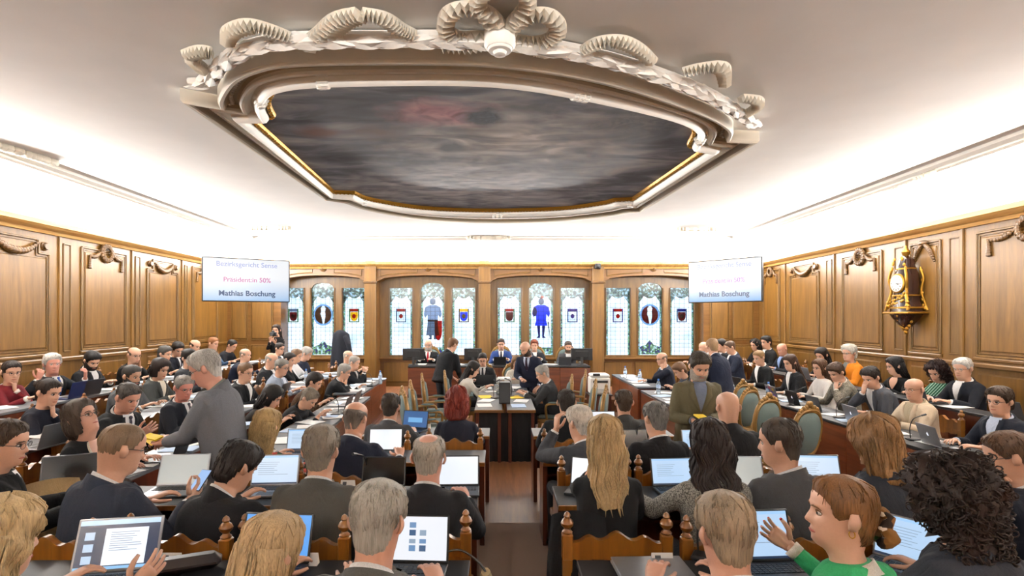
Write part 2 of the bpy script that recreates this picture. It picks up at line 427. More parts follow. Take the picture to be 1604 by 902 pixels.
for k, (x0, x1) in enumerate(((572, 590), (750, 768), (927, 945))):
    a, b = X(x0), X(x1); mb = MB()
    mb.box(((a+b)/2, FAR-.04, 1.75), (b-a, .12, 3.5), bev=.015)
    o = mb.build('trim_%d' % (k+2), OAK); tag(o, ['oak pilaster right of the coat', 'oak pilaster behind the presiding chair', 'oak pilaster under the small black camera'][k], kind='structure')
    mb = MB(); mb.box(((a+b)/2, FAR-.06, ZS-.02), (b-a+.05, .14, .07), bev=.02); mb.build('capital', OAK_D, o)
    mb = MB(); mb.box(((a+b)/2, FAR-.06, .15), (b-a+.06, .14, .3), bev=.02); mb.build('plinth', OAK_D, o)
for side in (0, 1):     # panelled corner sections
    for (p0, p1) in (((362, 388), (393, 428)) if side == 0 else ((1112, 1142), (1146, 1180))):
        a, b = X(p0)+.04, X(p1)-.04
        for z0, z1 in ((.35, 1.3), (1.5, 3.15)):
            mb = MB(); mb.box(((a+b)/2, FAR-.01, (z0+z1)/2), (b-a, .03, z1-z0), bev=.012); f = mb.build('panel_field', OAK, wf)
            mb = MB(); P = [(a-.03, FAR-.012, z0-.03), (b+.03, FAR-.012, z0-.03), (b+.03, FAR-.012, z1+.03), (a-.03, FAR-.012, z1+.03)]
            for p, q in zip(P, P[1:]+P[:1]): mb.tube([p, q], .016, 5)
            mb.build('panel_moulding', OAK_F, wf)

# ---- stained glass
def glass(name, col, pat=None, scale=20., col2=None, col3=None, thr=.5):
    m = bpy.data.materials.new(name); m.use_nodes = True; nt = m.node_tree; N, L = nt.nodes, nt.links; N.clear()
    out = N.new('ShaderNodeOutputMaterial'); tr = N.new('ShaderNodeBsdfTransparent'); gl = N.new('ShaderNodeBsdfGlossy')
    gl.inputs['Roughness'].default_value = .15; mx = N.new('ShaderNodeMixShader'); mx.inputs[0].default_value = .05
    tr.inputs[0].default_value = lin(col)
    L.new(tr.outputs[0], mx.inputs[1]); L.new(gl.outputs[0], mx.inputs[2]); L.new(mx.outputs[0], out.inputs[0])
    if pat:
        tc = N.new('ShaderNodeTexCoord')
        if pat == 'noise': t = N.new('ShaderNodeTexNoise'); t.inputs['Detail'].default_value = 3; o = t.outputs['Fac']
        else: t = N.new('ShaderNodeTexVoronoi'); o = t.outputs['Distance']
        t.inputs['Scale'].default_value = scale; L.new(tc.outputs['Object'], t.inputs['Vector'])
        r = N.new('ShaderNodeValToRGB'); e = r.color_ramp.elements
        e[0].position = thr-.13; e[0].color = lin(col2 or col); e[1].position = thr+.13; e[1].color = lin(col)
        if col3: q = e.new(thr); q.color = lin(col3)
        L.new(o, r.inputs[0]); L.new(r.outputs[0], tr.inputs[0])
    return m
G_CLEAR = glass('pale_glass', '#eef5fb', 'noise', 2.2, '#d9e8f4', thr=.42)
G_BORD = glass('border_glass', '#d4e2ee', 'noise', 30, '#5d7fa6', '#b9cf9f', thr=.5)
G_TOP = glass('canopy_glass', '#d5dee6', 'noise', 15, '#626b78', '#a9b3a0', thr=.5)
G_LOW = glass('flower_glass', '#e6ecf2', 'noise', 16, '#8a78b8', '#aac488', thr=.5)
LEAD = plain('lead', '#5e6670', .6, .3)
GC = {k: glass('glass_'+k, c) for k, c in dict(red='#c8323c', blue='#4a78e8', yellow='#f6d440', green='#6aa36e', white='#f8f8f8', purple='#7a58a8', brown='#8a6a54',
      grey='#9aa4b2', black='#4a4e58', steel='#b4bfd0', orange='#ea8a30', maroon='#94404c', lightblue='#bcd3ea', navy='#4a5ea0').items()}
def flat(mb, poly, y, mi=0): mb.add([(x, y, z) for x, z in poly], [tuple(range(len(poly)))], mi)
def piece(name, poly, y, m, parent): 
    mb = MB(); mb.prism(poly, y-.004, y+.004); return mb.build(name, m, parent, smooth=False)
def shield_poly(x, z, w, h):
    pts = [(-.5, .5), (.5, .5), (.5, 0)]
    pts += [(.5*math.cos(a), -.5*math.sin(a)*1.0) for a in [PI*k/12 for k in range(1, 12)]]+[(-.5, 0)]
    return [(x+p[0]*w, z+p[1]*h) for p in pts]
def disc(x, z, rx, rz=None, n=20): rz = rz or rx; return [(x+rx*math.cos(2*PI*k/n), z+rz*math.sin(2*PI*k/n)) for k in range(n)]
def rectp(x0, x1, z0, z1): return [(x0, z0), (x1, z0), (x1, z1), (x0, z1)]
SH = [('green', 'maroon', 'grey'), ('green', 'yellow', 'red'), ('grey', 'white', 'red'), ('brown', 'blue', 'yellow'), ('green', 'maroon', 'red'), ('navy', 'white', 'purple'),
      ('purple', 'white', 'red'), ('grey', 'maroon', 'navy')]
si = 0
for bi, (a, b, lights) in enumerate(bays):
    xa, xb = X(a), X(b)
    root = empty('window_%d' % (bi+1), ((xa+xb)/2, GY, 0)); tag(root, ['leaded window beside the left screen with a portrait roundel', 'leaded window with a standing figure holding a red shield',
        'leaded window with a blue armoured figure', 'leaded window beside the right screen with a portrait roundel'][bi], kind='structure')
    root.location = (0, 0, 0)
    gx = [(X(p, GY), X(q, GY)) for p, q in lights]
    zb, zt, zc = Z(556, GY), Z(451, GY), Z(443, GY)
    # head board + mullions
    N_ = 48; x0, x1 = xa-.05, xb+.05; mb = MB()
    def light_top(x):
        for k, (p, q) in enumerate(gx):
            if p < x < q:
                if k == 1: return zt-.02+(zc-zt+.02)*math.sqrt(max(0, 1-((x-(p+q)/2)/((q-p)/2))**2))
                return zt
        return zb
    xs_ = sorted(set([x0, x1]+[v for pq in gx for v in (pq[0]-1e-4, pq[0]+1e-4, pq[1]-1e-4, pq[1]+1e-4)]+[lerp(gx[1][0], gx[1][1], k/12) for k in range(1, 12)]))
    zcap = ZA+.05
    for p, q in zip(xs_, xs_[1:]):
        zl, zr = light_top(p), light_top(q)
        if zl == zb and zr == zb: zl = zr = zb-.08
        if (zl == zb) != (zr == zb): continue
        mb.add([(p, GY-.06, zl), (q, GY-.06, zr), (q, GY-.06, zcap), (p, GY-.06, zcap), (p, GY+.03, zl), (q, GY+.03, zr), (q, GY+.03, zcap), (p, GY+.03, zcap)],
               [(0, 1, 2, 3), (4, 7, 6, 5), (0, 4, 5, 1), (0, 3, 7, 4), (1, 5, 6, 2)])
    mb.box(((xa+xb)/2, GY-.02, zb-.05), (xb-xa, .1, .1))
    mb.build('window_frame', OAK_F, root, smooth=False)
    for k, (p, q) in enumerate(gx):       # small bead round each light and a catch on the mullion
        mb = MB(); mb.tube([(p-.02, GY-.065, zb), (p-.02, GY-.065, zt)], .02, 6); mb.tube([(q+.02, GY-.065, zb), (q+.02, GY-.065, zt)], .02, 6); mb.build('bead', OAK_D, root)
        w = q-p; xm = (p+q)/2
        top = [(q, zt), (p, zt)] if k != 1 else [(xm+w/2*math.cos(t), zt-.02+(zc-zt+.02)*math.sin(t)) for t in [PI*j/10 for j in range(11)]]
        pane = piece('pane', [(p, zb), (q, zb)]+top, GY, G_CLEAR, root)
        # borders, canopy, foot
        bw = .05
        for (u, v) in ((p, p+bw), (q-bw, q)): piece('border_glass', rectp(u, v, zb, zt-.1), GY-.007, G_BORD, pane)
        n = 12; can = []
        for j in range(n+1):
            t = j/n; can.append((lerp(p, q, t), zt-.18-.1*abs(math.cos(PI*t*2))-.14*(abs(2*t-1))**2))
        piece('canopy_glass', can+list(reversed([(x, z-.002) for x, z in reversed(top)])) if k != 1 else can+top, GY-.008, G_TOP, pane)
        mb = MB()     # leading
        for j in range(1, 5): x = lerp(p, q, j/5); mb.box((x, GY-.012, (zb+zt-.25)/2), (.007, .006, zt-.25-zb))
        nz = 15
        for j in range(nz+1): z = lerp(zb, zt-.2, j/nz); mb.box((xm, GY-.012, z), (w, .006, .007))
        mb.build('leading', LEAD, pane, smooth=False)
        yf = GY-.02
        if k != 1:
            c1, c2, c3 = SH[si]; si += 1; zc_ = Z(494, GY); h = .36; ww = .27
            x0_, x1_, z0_, z1_ = xm-ww/2, xm+ww/2, zc_-h/2, zc_+h/2
            for nm, R_ in (('panel_side', rectp(x0_, xm-.105, z0_, z1_)), ('panel_side', rectp(xm+.105, x1_, z0_, z1_)), ('panel_foot', rectp(xm-.105, xm+.105, z0_, zc_-.155))): piece(nm, R_, yf, GC[c1], pane)
            piece('crest', rectp(xm-.105, xm+.105, zc_+.1, z1_), yf, GC[c3], pane)
            piece('shield', shield_poly(xm, zc_-.03, .2, .24), yf, GC[c2], pane)
            piece('charge', disc(xm, zc_-.02, .05, .06), yf-.01, GC[c3 if c3 != c2 else 'yellow'], pane)
        elif bi in (0, 3):
            zc_ = Z(493, GY)
            R1, R2 = (.265, .285), (.22, .24); n = 28
            for j in range(4):
                A_ = [2*PI*(j/4+q/28) for q in range(8)]
                piece('roundel_rim', [(xm+R1[0]*math.cos(t), zc_+R1[1]*math.sin(t)) for t in A_]+[(xm+R2[0]*math.cos(t), zc_+R2[1]*math.sin(t)) for t in reversed(A_)], yf, GC['lightblue'], pane)
            prof_ = [(-.02, .235), (-.07, .17), (-.055, .1), (-.075, .02), (-.04, -.06), (-.01, -.235)]; pr2 = [(.03, .235), (.075, .17), (.05, .08), (.065, -.02), (.05, -.1), (.03, -.235)]
            for sg, pr in ((-1, prof_), (1, pr2)):
                A_ = [PI/2+sg*-1*(.15+q/10*(PI-.3)) for q in range(11)]
                arc = [(xm+R2[0]*math.cos(t), zc_+R2[1]*math.sin(t)) for t in A_]
                piece('roundel_ground', [(xm+u, zc_+v) for u, v in pr]+list(reversed(arc)), yf, GC['brown' if bi == 0 else 'maroon'], pane)
            if bi == 3:
                for sg in (-1, 1): piece('side_emblem', disc(xm+sg*.15, zc_-.08, .045, .06), yf-.02, GC['orange'], pane)
            piece('flower_foot', [(p+bw, zb+.02), (q-bw, zb+.02), (q-bw, zb+.22), (xm+.1, zb+.28), (xm, zb+.4), (xm-.1, zb+.28), (p+bw, zb+.22)], yf, G_LOW, pane)
        else:
            arm = 'steel' if bi == 1 else 'blue'; zl = Z(530 if bi == 1 else 528, GY); zt_ = Z(468, GY); H_ = zt_-zl
            f = lambda x, z: (xm+x, zl+z*H_)
            piece('figure_head', disc(xm, zl+.93*H_, .075, .09), yf-.012, GC['grey'], pane)
            piece('figure_body', [f(-.1, .84), f(.1, .84), f(.2, .78), f(.24, .62), f(.2, .52), f(.14, .6), f(.13, .42), f(-.13, .42), f(-.14, .6), f(-.2, .52), f(-.24, .62), f(-.2, .78)], yf, GC[arm], pane)
            piece('figure_skirt', [f(-.13, .44), f(.13, .44), f(.17, .3 if bi == 2 else .08), f(-.17, .3 if bi == 2 else .08)], yf-.01, GC['grey' if bi == 1 else 'blue'], pane)
            if bi == 1: piece('belt', [f(-.14, .47), f(.14, .47), f(.14, .44), f(-.14, .44)], yf-.01, GC['brown'], pane)
            piece('plume', [f(-.02, 1.0), f(.03, 1.0), f(.07, 1.06), f(0, 1.09)], yf-.012, GC['white' if bi == 1 else 'orange'], pane)
            for sg in (-1, 1): piece('figure_leg', [f(sg*.025, .30 if bi == 2 else .08), f(sg*.11, .30 if bi == 2 else .08), f(sg*.075, .03), f(sg*.13, -.02), f(sg*.03, -.02)], yf, GC['grey' if bi == 1 else 'navy'], pane)
            if bi == 1:
                piece('shield', shield_poly(xm+.15, zl+.2*H_, .2, .52), yf-.022, GC['red'], pane)
                piece('charge', shield_poly(xm+.16, zl+.2*H_, .1, .3), yf-.03, GC['yellow'], pane)
            else:
                piece('sword', [f(.17, .4), f(.2, .4), f(.24, -.02), f(.23, -.02)], yf-.02, GC['black'], pane)
                piece('sleeve', disc(xm-.17, zl+.66*H_, .06, .12), yf-.02, GC['navy'], pane)
            piece('flower_foot', rectp(p+bw, q-bw, zb+.02, zb+.2), yf, G_LOW, pane)
# ================================================================== CEILING MEDALLION (painted panel in a stucco frame)
med = empty('ceiling_medallion', (0, 7, CEIL_Z)); tag(med, 'large dark painted ceiling panel in a white and gold stucco frame with ribbons', 'ceiling panel')
med.location = (0, 0, 0)
O_px = [(287, 139), (346, 150), (345, 135), (366, 104), (410, 84), (464, 76), (597, 73), (780, 78), (954, 108), (1094, 157), (1143, 185), (1143, 204), (1186, 206),
        (1003, 322), (985, 323), (953, 329), (864, 338), (759, 340), (659, 334), (579, 320), (540, 307), (510, 302)]
I_px = [(397, 179), (433, 177), (425, 158), (430, 139), (443, 130), (490, 122), (597, 118), (765, 119), (884, 136), (1040, 170), (1083, 195), (1075, 223), (1101, 229),
        (990, 307), (962, 308), (938, 314), (875, 322), (764, 325), (665, 321), (584, 308), (556, 297), (524, 296)]
def med_loop(px, z, per=5):
    P = [at_z(x, y, z) for x, y in px]; out = []; n = len(P)
    corners = {0, 1, 11, 12, 13, 14, 20, 21}
    def seg(idx):
        q = [P[i % n] for i in idx]; return catmull(q, per)[:-1]
    out += seg([0, 1]); out += seg(list(range(1, 12))); out += seg([11, 12])
    out += seg([12, 13]); out += seg([13, 14]); out += seg(list(range(14, 21))); out += seg([20, 21]); out += seg([21, 22])
    return out
OL, IL = med_loop(O_px, CEIL_Z), med_loop(I_px, CEIL_Z)
def med_pt(i, t, h):
    p = OL[i].lerp(IL[i], t); return Vector((p.x, p.y, CEIL_Z-h))
def band(name, prof, m, parent=med, smooth=True):
    mb = MB(); n = len(OL)
    rings = [[med_pt(i, t, h) for i in range(n)] for t, h in prof]
    mb.loft(rings, False, False); return mb.build(name, m, parent, smooth=smooth)
band('outer_fillet', [(-.04, -.02), (-.04, .10), (.0, .12), (.06, .12), (.08, .09)], STUCB)
band('cove_band', [(.08, .10), (.10, .07), (.16, .035), (.24, .02), (.32, .03), (.36, .06)], STUCD)
band('middle_fillet', [(.36, .05), (.36, .085), (.40, .10), (.46, .10), (.48, .08)], STUCB)
band('inner_cove', [(.48, .085), (.52, .06), (.58, .05), (.64, .07)], STUCB)
band('inner_torus', [(.64, .04), (.65, .09), (.69, .12), (.75, .135), (.81, .12), (.855, .085), (.865, .03)], STUCW)
band('gold_bead', [(.885, .02), (.89, .055), (.93, .065), (.97, .05), (1.0, .015)], GOLD)
# beading: small dentils and gold pearls, too small to pick apart
mb = MB()
for i in range(len(OL)):
    j = (i+1) % len(OL); L_ = (OL[j]-OL[i]).length; k = max(1, int(L_/.045))
    for q in range(k):
        t = (q+.5)/k; p = OL[i].lerp(IL[i], .2).lerp(OL[j].lerp(IL[j], .2), t); mb.box((p.x, p.y, CEIL_Z-.035), (.022, .03, .03))
o = mb.build('dentils', STUCB, med, smooth=False); tag(o, kind='stuff')
mb = MB()
for i in range(len(OL)):
    j = (i+1) % len(OL); L_ = (IL[j]-IL[i]).length; k = max(1, int(L_/.05))
    for q in range(k):
        t = (q+.5)/k; p = OL[i].lerp(IL[i], .94).lerp(OL[j].lerp(IL[j], .94), t); mb.ball((p.x, p.y, CEIL_Z-.06), (.02, .02, .014), 6, 4)
o = mb.build('gold_pearls', GOLD, med); tag(o, kind='stuff')
# binding leaves on the white torus
for i in (12, 26, 40, 52, 66, 84, 96):
    if i+1 >= len(OL): continue
    mb = MB()
    for q in range(3):
        for k in range(7):
            t = lerp(.645, .86, k/6); p = OL[i].lerp(IL[i], t).lerp(OL[i+1].lerp(IL[i+1], t), .25*q); h = .135*math.sin(PI*(t-.62)/.27)**.6
            mb.ball((p.x, p.y, CEIL_Z-h), (.03, .022, .014), 6, 4)
    mb.build('torus_leaf', STUCW, med)
# painting
PA = bpy.data.materials.new('ceiling_painting'); nt, N, L, b = nodes_of(PA)
tc = N.new('ShaderNodeTexCoord')
def noise(scale, det=6, dist=.6, st=(1, 1, 1), loc=(0, 0, 0)):
    mp = N.new('ShaderNodeMapping'); mp.inputs['Scale'].default_value = st; mp.inputs['Location'].default_value = loc; L.new(tc.outputs['Object'], mp.inputs[0])
    t = N.new('ShaderNodeTexNoise'); t.inputs['Scale'].default_value = scale; t.inputs['Detail'].default_value = det; t.inputs['Distortion'].default_value = dist
    L.new(mp.outputs[0], t.inputs['Vector']); return t.outputs['Fac']
def ramp(inp, els):
    r = N.new('ShaderNodeValToRGB'); e = r.color_ramp.elements
    while len(e) < len(els): e.new(.5)
    for q, (p, c) in zip(e, els): q.position = p; q.color = lin(c)
    L.new(inp, r.inputs[0]); return r.outputs[0]
def mixc(f, a, c, mode='MIX'):
    m = N.new('ShaderNodeMix'); m.data_type = 'RGBA'; m.blend_type = mode
    if isinstance(f, float): m.inputs[0].default_value = f
    else: L.new(f, m.inputs[0])
    for s, v in ((6, a), (7, c)):
        if isinstance(v, str): m.inputs[s].default_value = lin(v)
        else: L.new(v, m.inputs[s])
    return m.outputs[2]
def blob(c, r, soft=.45):
    mp = N.new('ShaderNodeVectorMath'); mp.operation = 'SUBTRACT'; L.new(tc.outputs['Object'], mp.inputs[0]); mp.inputs[1].default_value = c
    dv = N.new('ShaderNodeVectorMath'); dv.operation = 'DIVIDE'; L.new(mp.outputs[0], dv.inputs[0]); dv.inputs[1].default_value = r
    ln = N.new('ShaderNodeVectorMath'); ln.operation = 'LENGTH'; L.new(dv.outputs[0], ln.inputs[0])
    nz = noise(3.0, 5, .5); ad = N.new('ShaderNodeMath'); ad.operation = 'MULTIPLY_ADD'; L.new(nz, ad.inputs[0]); ad.inputs[1].default_value = 1.1; L.new(ln.outputs['Value'], ad.inputs[2])
    mr = N.new('ShaderNodeMapRange'); mr.inputs[1].default_value = 1.55; mr.inputs[2].default_value = 1.55-soft*1.6; L.new(ad.outputs[0], mr.inputs[0]); return mr.outputs[0]
zc = CEIL_Z
base = ramp(noise(1.5, 9, 1.0, (.7, 1.7, 1)), [(.34, '#26262e'), (.48, '#565660'), (.58, '#82848a'), (.72, '#b5b4b3')])
def bp_(px, py): p = at_z(px, py, zc); return (p.x, p.y, zc)
c = mixc(blob(bp_(800, 215), (1.5, 1.2, 9), .8), base, ramp(noise(1.9, 9, 1.2, (.7, 1.6, 1)), [(.38, '#5f5850'), (.5, '#b5aa9c'), (.6, '#f2eadf')]))
c = mixc(blob(bp_(730, 290), (2.2, 1.5, 9), 1.0), c, ramp(noise(2.3, 9, 1.3, (.7, 1.8, 1), (3, 1, 0)), [(.36, '#6f7682'), (.48, '#c9ced6'), (.56, '#ffffff')]))
c = mixc(blob(bp_(690, 175), (.62, .45, 9), .5), c, ramp(noise(4, 6, 1, (1, 1, 1), (7, 0, 0)), [(.33, '#8a4852'), (.6, '#d49aa2')]))
c = mixc(blob(bp_(760, 180), (.26, .3, 9), .35), c, ramp(noise(9, 6, 2), [(.4, '#14161d'), (.65, '#3c414e')]))
c = mixc(blob(bp_(705, 228), (.2, .25, 9), .35), c, '#3a3b40')
c = mixc(blob(bp_(985, 190), (.7, .4, 9), .6), c, ramp(noise(6, 8, 2.4), [(.4, '#1f1c1c'), (.62, '#6a625c')]))
c = mixc(blob(bp_(500, 205), (.3, .25, 9), .5), c, '#7b5347')
c = mixc(blob(bp_(600, 205), (.35, .3, 9), .5), c, '#76665c')
L.new(c, b.inputs['Base Color']); b.inputs['Roughness'].default_value = .55
mb = MB(); n = len(IL); cx = sum((p for p in IL), Vector())/n
mb.add([(p.x, p.y, CEIL_Z-.018) for p in IL]+[(cx.x, cx.y, CEIL_Z-.018)], [(i, (i+1) % n, n) for i in range(n)])
mb.build('painting', PA, med, smooth=False, fix=False)
# leaf garland along the near side
gp = [at_z(x, y, CEIL_Z-.07) for x, y in ((296, 128), (322, 126), (352, 96), (392, 74), (460, 63), (600, 61), (780, 64), (950, 92), (1090, 139), (1148, 170), (1170, 186), (1182, 196))]
path = catmull(gp, 14)
mb = MB(); mb.tube(path, [.02+.035*math.sin(PI*min(1, max(0, (k+4)/(len(path)+8))))**.5 for k in range(len(path))], 8)
gar = mb.build('garland', STUCW, med)
lf = MB()
lf.loft([[(0, -.5, 0), (0, -.5, .01), (0, -.5, .02)], [(-.16, -.2, .0), (0, -.2, .09), (.16, -.2, 0)], [(-.2, .1, 0), (0, .1, .13), (.2, .1, 0)], [(-.1, .4, 0), (0, .4, .11), (.1, .4, 0)], [(0, .62, .03), (0, .62, .05), (0, .62, .03)]], True, True)
leaf_me = lf.mesh('leaf', STUCW, smooth=True)
rnd = random.Random(3); S_ = [0]
for a, b_ in zip(path, path[1:]): S_.append(S_[-1]+(b_-a).length)
nl = 150
for k in range(nl):
    s = S_[-1]*(k+.5)/nl; i = max(0, min(len(path)-2, int(np.searchsorted(S_, s))-1)); t = (s-S_[i])/max(1e-6, S_[i+1]-S_[i])
    p = path[i].lerp(path[i+1], t); tg = (path[i+1]-path[i]).normalized()
    side = tg.cross(Vector((0, 0, 1))); phi = [(-.9), 0, .9, -1.5, 1.5][k % 5]+rnd.uniform(-.2, .2)
    nrm = (Vector((0, 0, -1))*math.cos(phi)+side*math.sin(phi)).normalized()
    sg = 1 if s < S_[-1]/2 else -1
    y = (tg*sg+side*rnd.uniform(-.35, .35)); y = (y-nrm*y.dot(nrm)).normalized(); x = y.cross(nrm)
    q = p+nrm*.045; sc = rnd.uniform(.15, .2)
    o = bpy.data.objects.new('leaf', leaf_me); COL.objects.link(o); o.parent = gar
    o.matrix_world = Matrix(((x.x*sc, y.x*sc, nrm.x*sc, q.x), (x.y*sc, y.y*sc, nrm.y*sc, q.y), (x.z*sc, y.z*sc, nrm.z*sc, q.z), (0, 0, 0, 1)))
# pleated ribbons
def ribbon(name, pts_px, width, z=CEIL_Z-.07, pleat=.03, per=10, closed=False, thick=.014):
    P = catmull([at_z(x, y, z) for x, y in pts_px], per, closed); mb = MB(); n = len(P); rings = []
    for i, p in enumerate(P):
        t = (P[(i+1) % n if closed else min(i+1, n-1)]-P[(i-1) % n if closed else max(i-1, 0)]).normalized()
        s = t.cross(Vector((0, 0, 1))).normalized()
        w = width*(1 if closed else .75+.25*math.sin(PI*i/max(1, n-1))); dz = pleat*.6*(1 if i % 2 else -1)
        up = Vector((0, 0, 1))
        rings.append([p+s*w/2-up*(dz+.012), p+s*w*.15-up*(dz+.03), p-s*w/2-up*(dz+.012), p-s*w/2+up*thick, p+s*w/2+up*thick])
    if closed: rings.append(rings[0])
    mb.loft(rings, not closed, not closed); return mb.build(name, STUCB, med, smooth=False)
ribbon('bow_loop', [(792, 60), (752, 58), (718, 58), (698, 45), (706, 20), (735, 12), (765, 22), (786, 48)], .11, closed=True, per=6)
ribbon('bow_loop', [(792, 60), (806, 38), (830, 24), (858, 24), (874, 42), (866, 58), (840, 66), (812, 64)], .11, closed=True, per=6)
ribbon('bow_loop', [(790, 56), (765, 30), (748, 4), (760, -14), (792, -20), (822, -12), (826, 8), (806, 34)], .10, closed=True, per=6)
ribbon('ribbon', [(478, 74), (510, 52), (535, 32), (566, 22)], .16); ribbon('ribbon', [(566, 20), (600, 28), (625, 44), (648, 54)], .11)
ribbon('ribbon', [(356, 66), (362, 50), (390, 40), (420, 46), (452, 57)], .12); ribbon('ribbon', [(292, 86), (318, 80), (334, 82)], .12); ribbon('ribbon', [(296, 90), (312, 102), (318, 110)], .1)
ribbon('ribbon', [(915, 78), (938, 66), (970, 64), (998, 76), (1022, 96)], .11)
ribbon('ribbon', [(1070, 112), (1100, 106), (1130, 106), (1136, 132)], .12); ribbon('ribbon', [(1160, 152), (1184, 156), (1186, 166), (1168, 178)], .1)
ribbon('ribbon', [(690, 72), (730, 72), (770, 66)], .12); ribbon('ribbon', [(800, 66), (840, 76), (860, 82)], .12)
p = at_z(783, 62, CEIL_Z-.12); mb = MB(); M = Matrix.Translation(p) @ Matrix.Rotation(PI, 4, 'X')
for r, h in ((.1, .06), (.085, .075), (.045, .10)): mb.lathe([(r, -.05), (r, h-.02), (r*.85, h), (r*.6, h+.005)], 20, M=M)
mb.build('rosette', STUCW, med)
# ================================================================== PEOPLE (builder)
def skin_mat(c):
    h = c.lstrip('#'); h = [int(h[i:i+2], 16) for i in (0, 2, 4)]; c = '#%02x%02x%02x' % (int(h[0]*.93), int(h[1]*.95), int(h[2]*.97))
    return plain('skin', c, .48, bump=.05, bscale=90)
def hair_mat(c):
    k = ('hair', c)
    if k in _MC: return _MC[k]
    m = bpy.data.materials.new('hair'); nt, N, L, b = nodes_of(m)
    tc = N.new('ShaderNodeTexCoord'); mp = N.new('ShaderNodeMapping'); mp.inputs['Scale'].default_value = (150, 150, 7); L.new(tc.outputs['Object'], mp.inputs[0])
    t = N.new('ShaderNodeTexNoise'); t.inputs['Scale'].default_value = 1.6; t.inputs['Detail'].default_value = 5; t.inputs['Distortion'].default_value = .8; L.new(mp.outputs[0], t.inputs['Vector'])
    t2 = N.new('ShaderNodeTexNoise'); t2.inputs['Scale'].default_value = 7; L.new(tc.outputs['Object'], t2.inputs['Vector'])
    ad = N.new('ShaderNodeMath'); ad.operation = 'MULTIPLY_ADD'; L.new(t.outputs['Fac'], ad.inputs[0]); ad.inputs[1].default_value = .55
    h2 = N.new('ShaderNodeMath'); h2.operation = 'MULTIPLY'; L.new(t2.outputs['Fac'], h2.inputs[0]); h2.inputs[1].default_value = .45; L.new(h2.outputs[0], ad.inputs[2])
    c0 = lin(c); kd = .6 if sum(c0[:3])/3 < .06 else .8; c0 = tuple(v*kd for v in c0[:3])+(1,); dk = tuple(v*.42 for v in c0[:3])+(1,); lt = tuple(min(1, v*1.5+.006) for v in c0[:3])+(1,)
    r = N.new('ShaderNodeValToRGB'); e = r.color_ramp.elements; e[0].position = .32; e[0].color = dk; e[1].position = .68; e[1].color = lt
    q = e.new(.5); q.color = c0
    L.new(ad.outputs[0], r.inputs[0]); L.new(r.outputs[0], b.inputs['Base Color']); b.inputs['Roughness'].default_value = .58; b.inputs['Specular IOR Level'].default_value = .3
    bp = N.new('ShaderNodeBump'); bp.inputs['Strength'].default_value = .5; bp.inputs['Distance'].default_value = .006; L.new(t.outputs['Fac'], bp.inputs['Height']); L.new(bp.outputs['Normal'], b.inputs['Normal'])
    _MC[k] = m; return m
def cloth_mat(spec):
    """spec: '#rrggbb' or (pattern, colour, colour2)"""
    k = ('cloth', spec)
    if k in _MC: return _MC[k]
    pat, c1, c2 = (None, spec, None) if isinstance(spec, str) else spec
    m = bpy.data.materials.new('cloth'); nt, N, L, b = nodes_of(m)
    tc = N.new('ShaderNodeTexCoord')
    f = N.new('ShaderNodeTexNoise'); f.inputs['Scale'].default_value = 260; L.new(tc.outputs['Object'], f.inputs['Vector'])
    w = N.new('ShaderNodeTexNoise'); w.inputs['Scale'].default_value = 9; w.inputs['Detail'].default_value = 3; w.inputs['Distortion'].default_value = 1.6
    mp = N.new('ShaderNodeMapping'); mp.inputs['Scale'].default_value = (1, 1, .55); L.new(tc.outputs['Object'], mp.inputs[0]); L.new(mp.outputs[0], w.inputs['Vector'])
    c0 = lin(c1); lum = sum(c0[:3])/3; kd = .48 if lum < .06 else (.62 if lum < .14 else .82)
    c0 = tuple(v*kd for v in c0[:3])+(1,)
    r = N.new('ShaderNodeValToRGB'); e = r.color_ramp.elements
    if pat == 'tweed':
        f.inputs['Scale'].default_value = 150; e[0].position = .42; e[1].position = .58; e[0].color = c0; e[1].color = lin(c2); L.new(f.outputs['Fac'], r.inputs[0])
    elif pat == 'floral':
        v = N.new('ShaderNodeTexVoronoi'); v.inputs['Scale'].default_value = 32; L.new(tc.outputs['Object'], v.inputs['Vector'])
        sp = N.new('ShaderNodeSeparateColor'); L.new(v.outputs['Color'], sp.inputs[0])
        e[0].position = .4; e[0].color = c0; e[1].position = .46; e[1].color = lin(c2); r.color_ramp.interpolation = 'CONSTANT'
        q = e.new(.62); q.color = lin('#4f6b45'); q = e.new(.75); q.color = lin('#e8ddd0'); q = e.new(.86); q.color = c0
        L.new(sp.outputs[0], r.inputs[0])
    elif pat == 'stripe':
        wv = N.new('ShaderNodeTexWave'); wv.inputs['Scale'].default_value = 14; wv.inputs['Distortion'].default_value = .4; L.new(tc.outputs['Object'], wv.inputs['Vector']); wv.bands_direction = 'DIAGONAL'
        e[0].position = .75; e[0].color = c0; e[1].position = .85; e[1].color = lin(c2); L.new(wv.outputs['Fac'], r.inputs[0])
    else:
        e[0].position = .3; e[1].position = .7; e[0].color = tuple(v*.85 for v in c0[:3])+(1,); e[1].color = tuple(min(1, v*1.12+.002) for v in c0[:3])+(1,); L.new(f.outputs['Fac'], r.inputs[0])
    L.new(r.outputs[0], b.inputs['Base Color']); b.inputs['Roughness'].default_value = .85; b.inputs['Specular IOR Level'].default_value = .25
    b.inputs['Sheen Weight'].default_value = .0
    bp = N.new('ShaderNodeBump'); bp.inputs['Strength'].default_value = .55; bp.inputs['Distance'].default_value = .02; L.new(w.outputs['Fac'], bp.inputs['Height'])
    b2 = N.new('ShaderNodeBump'); b2.inputs['Strength'].default_value = .15; b2.inputs['Distance'].default_value = .003; L.new(f.outputs['Fac'], b2.inputs['Height']); L.new(bp.outputs['Normal'], b2.inputs['Normal'])
    L.new(b2.outputs['Normal'], b.inputs['Normal'])
    _MC[k] = m; return m
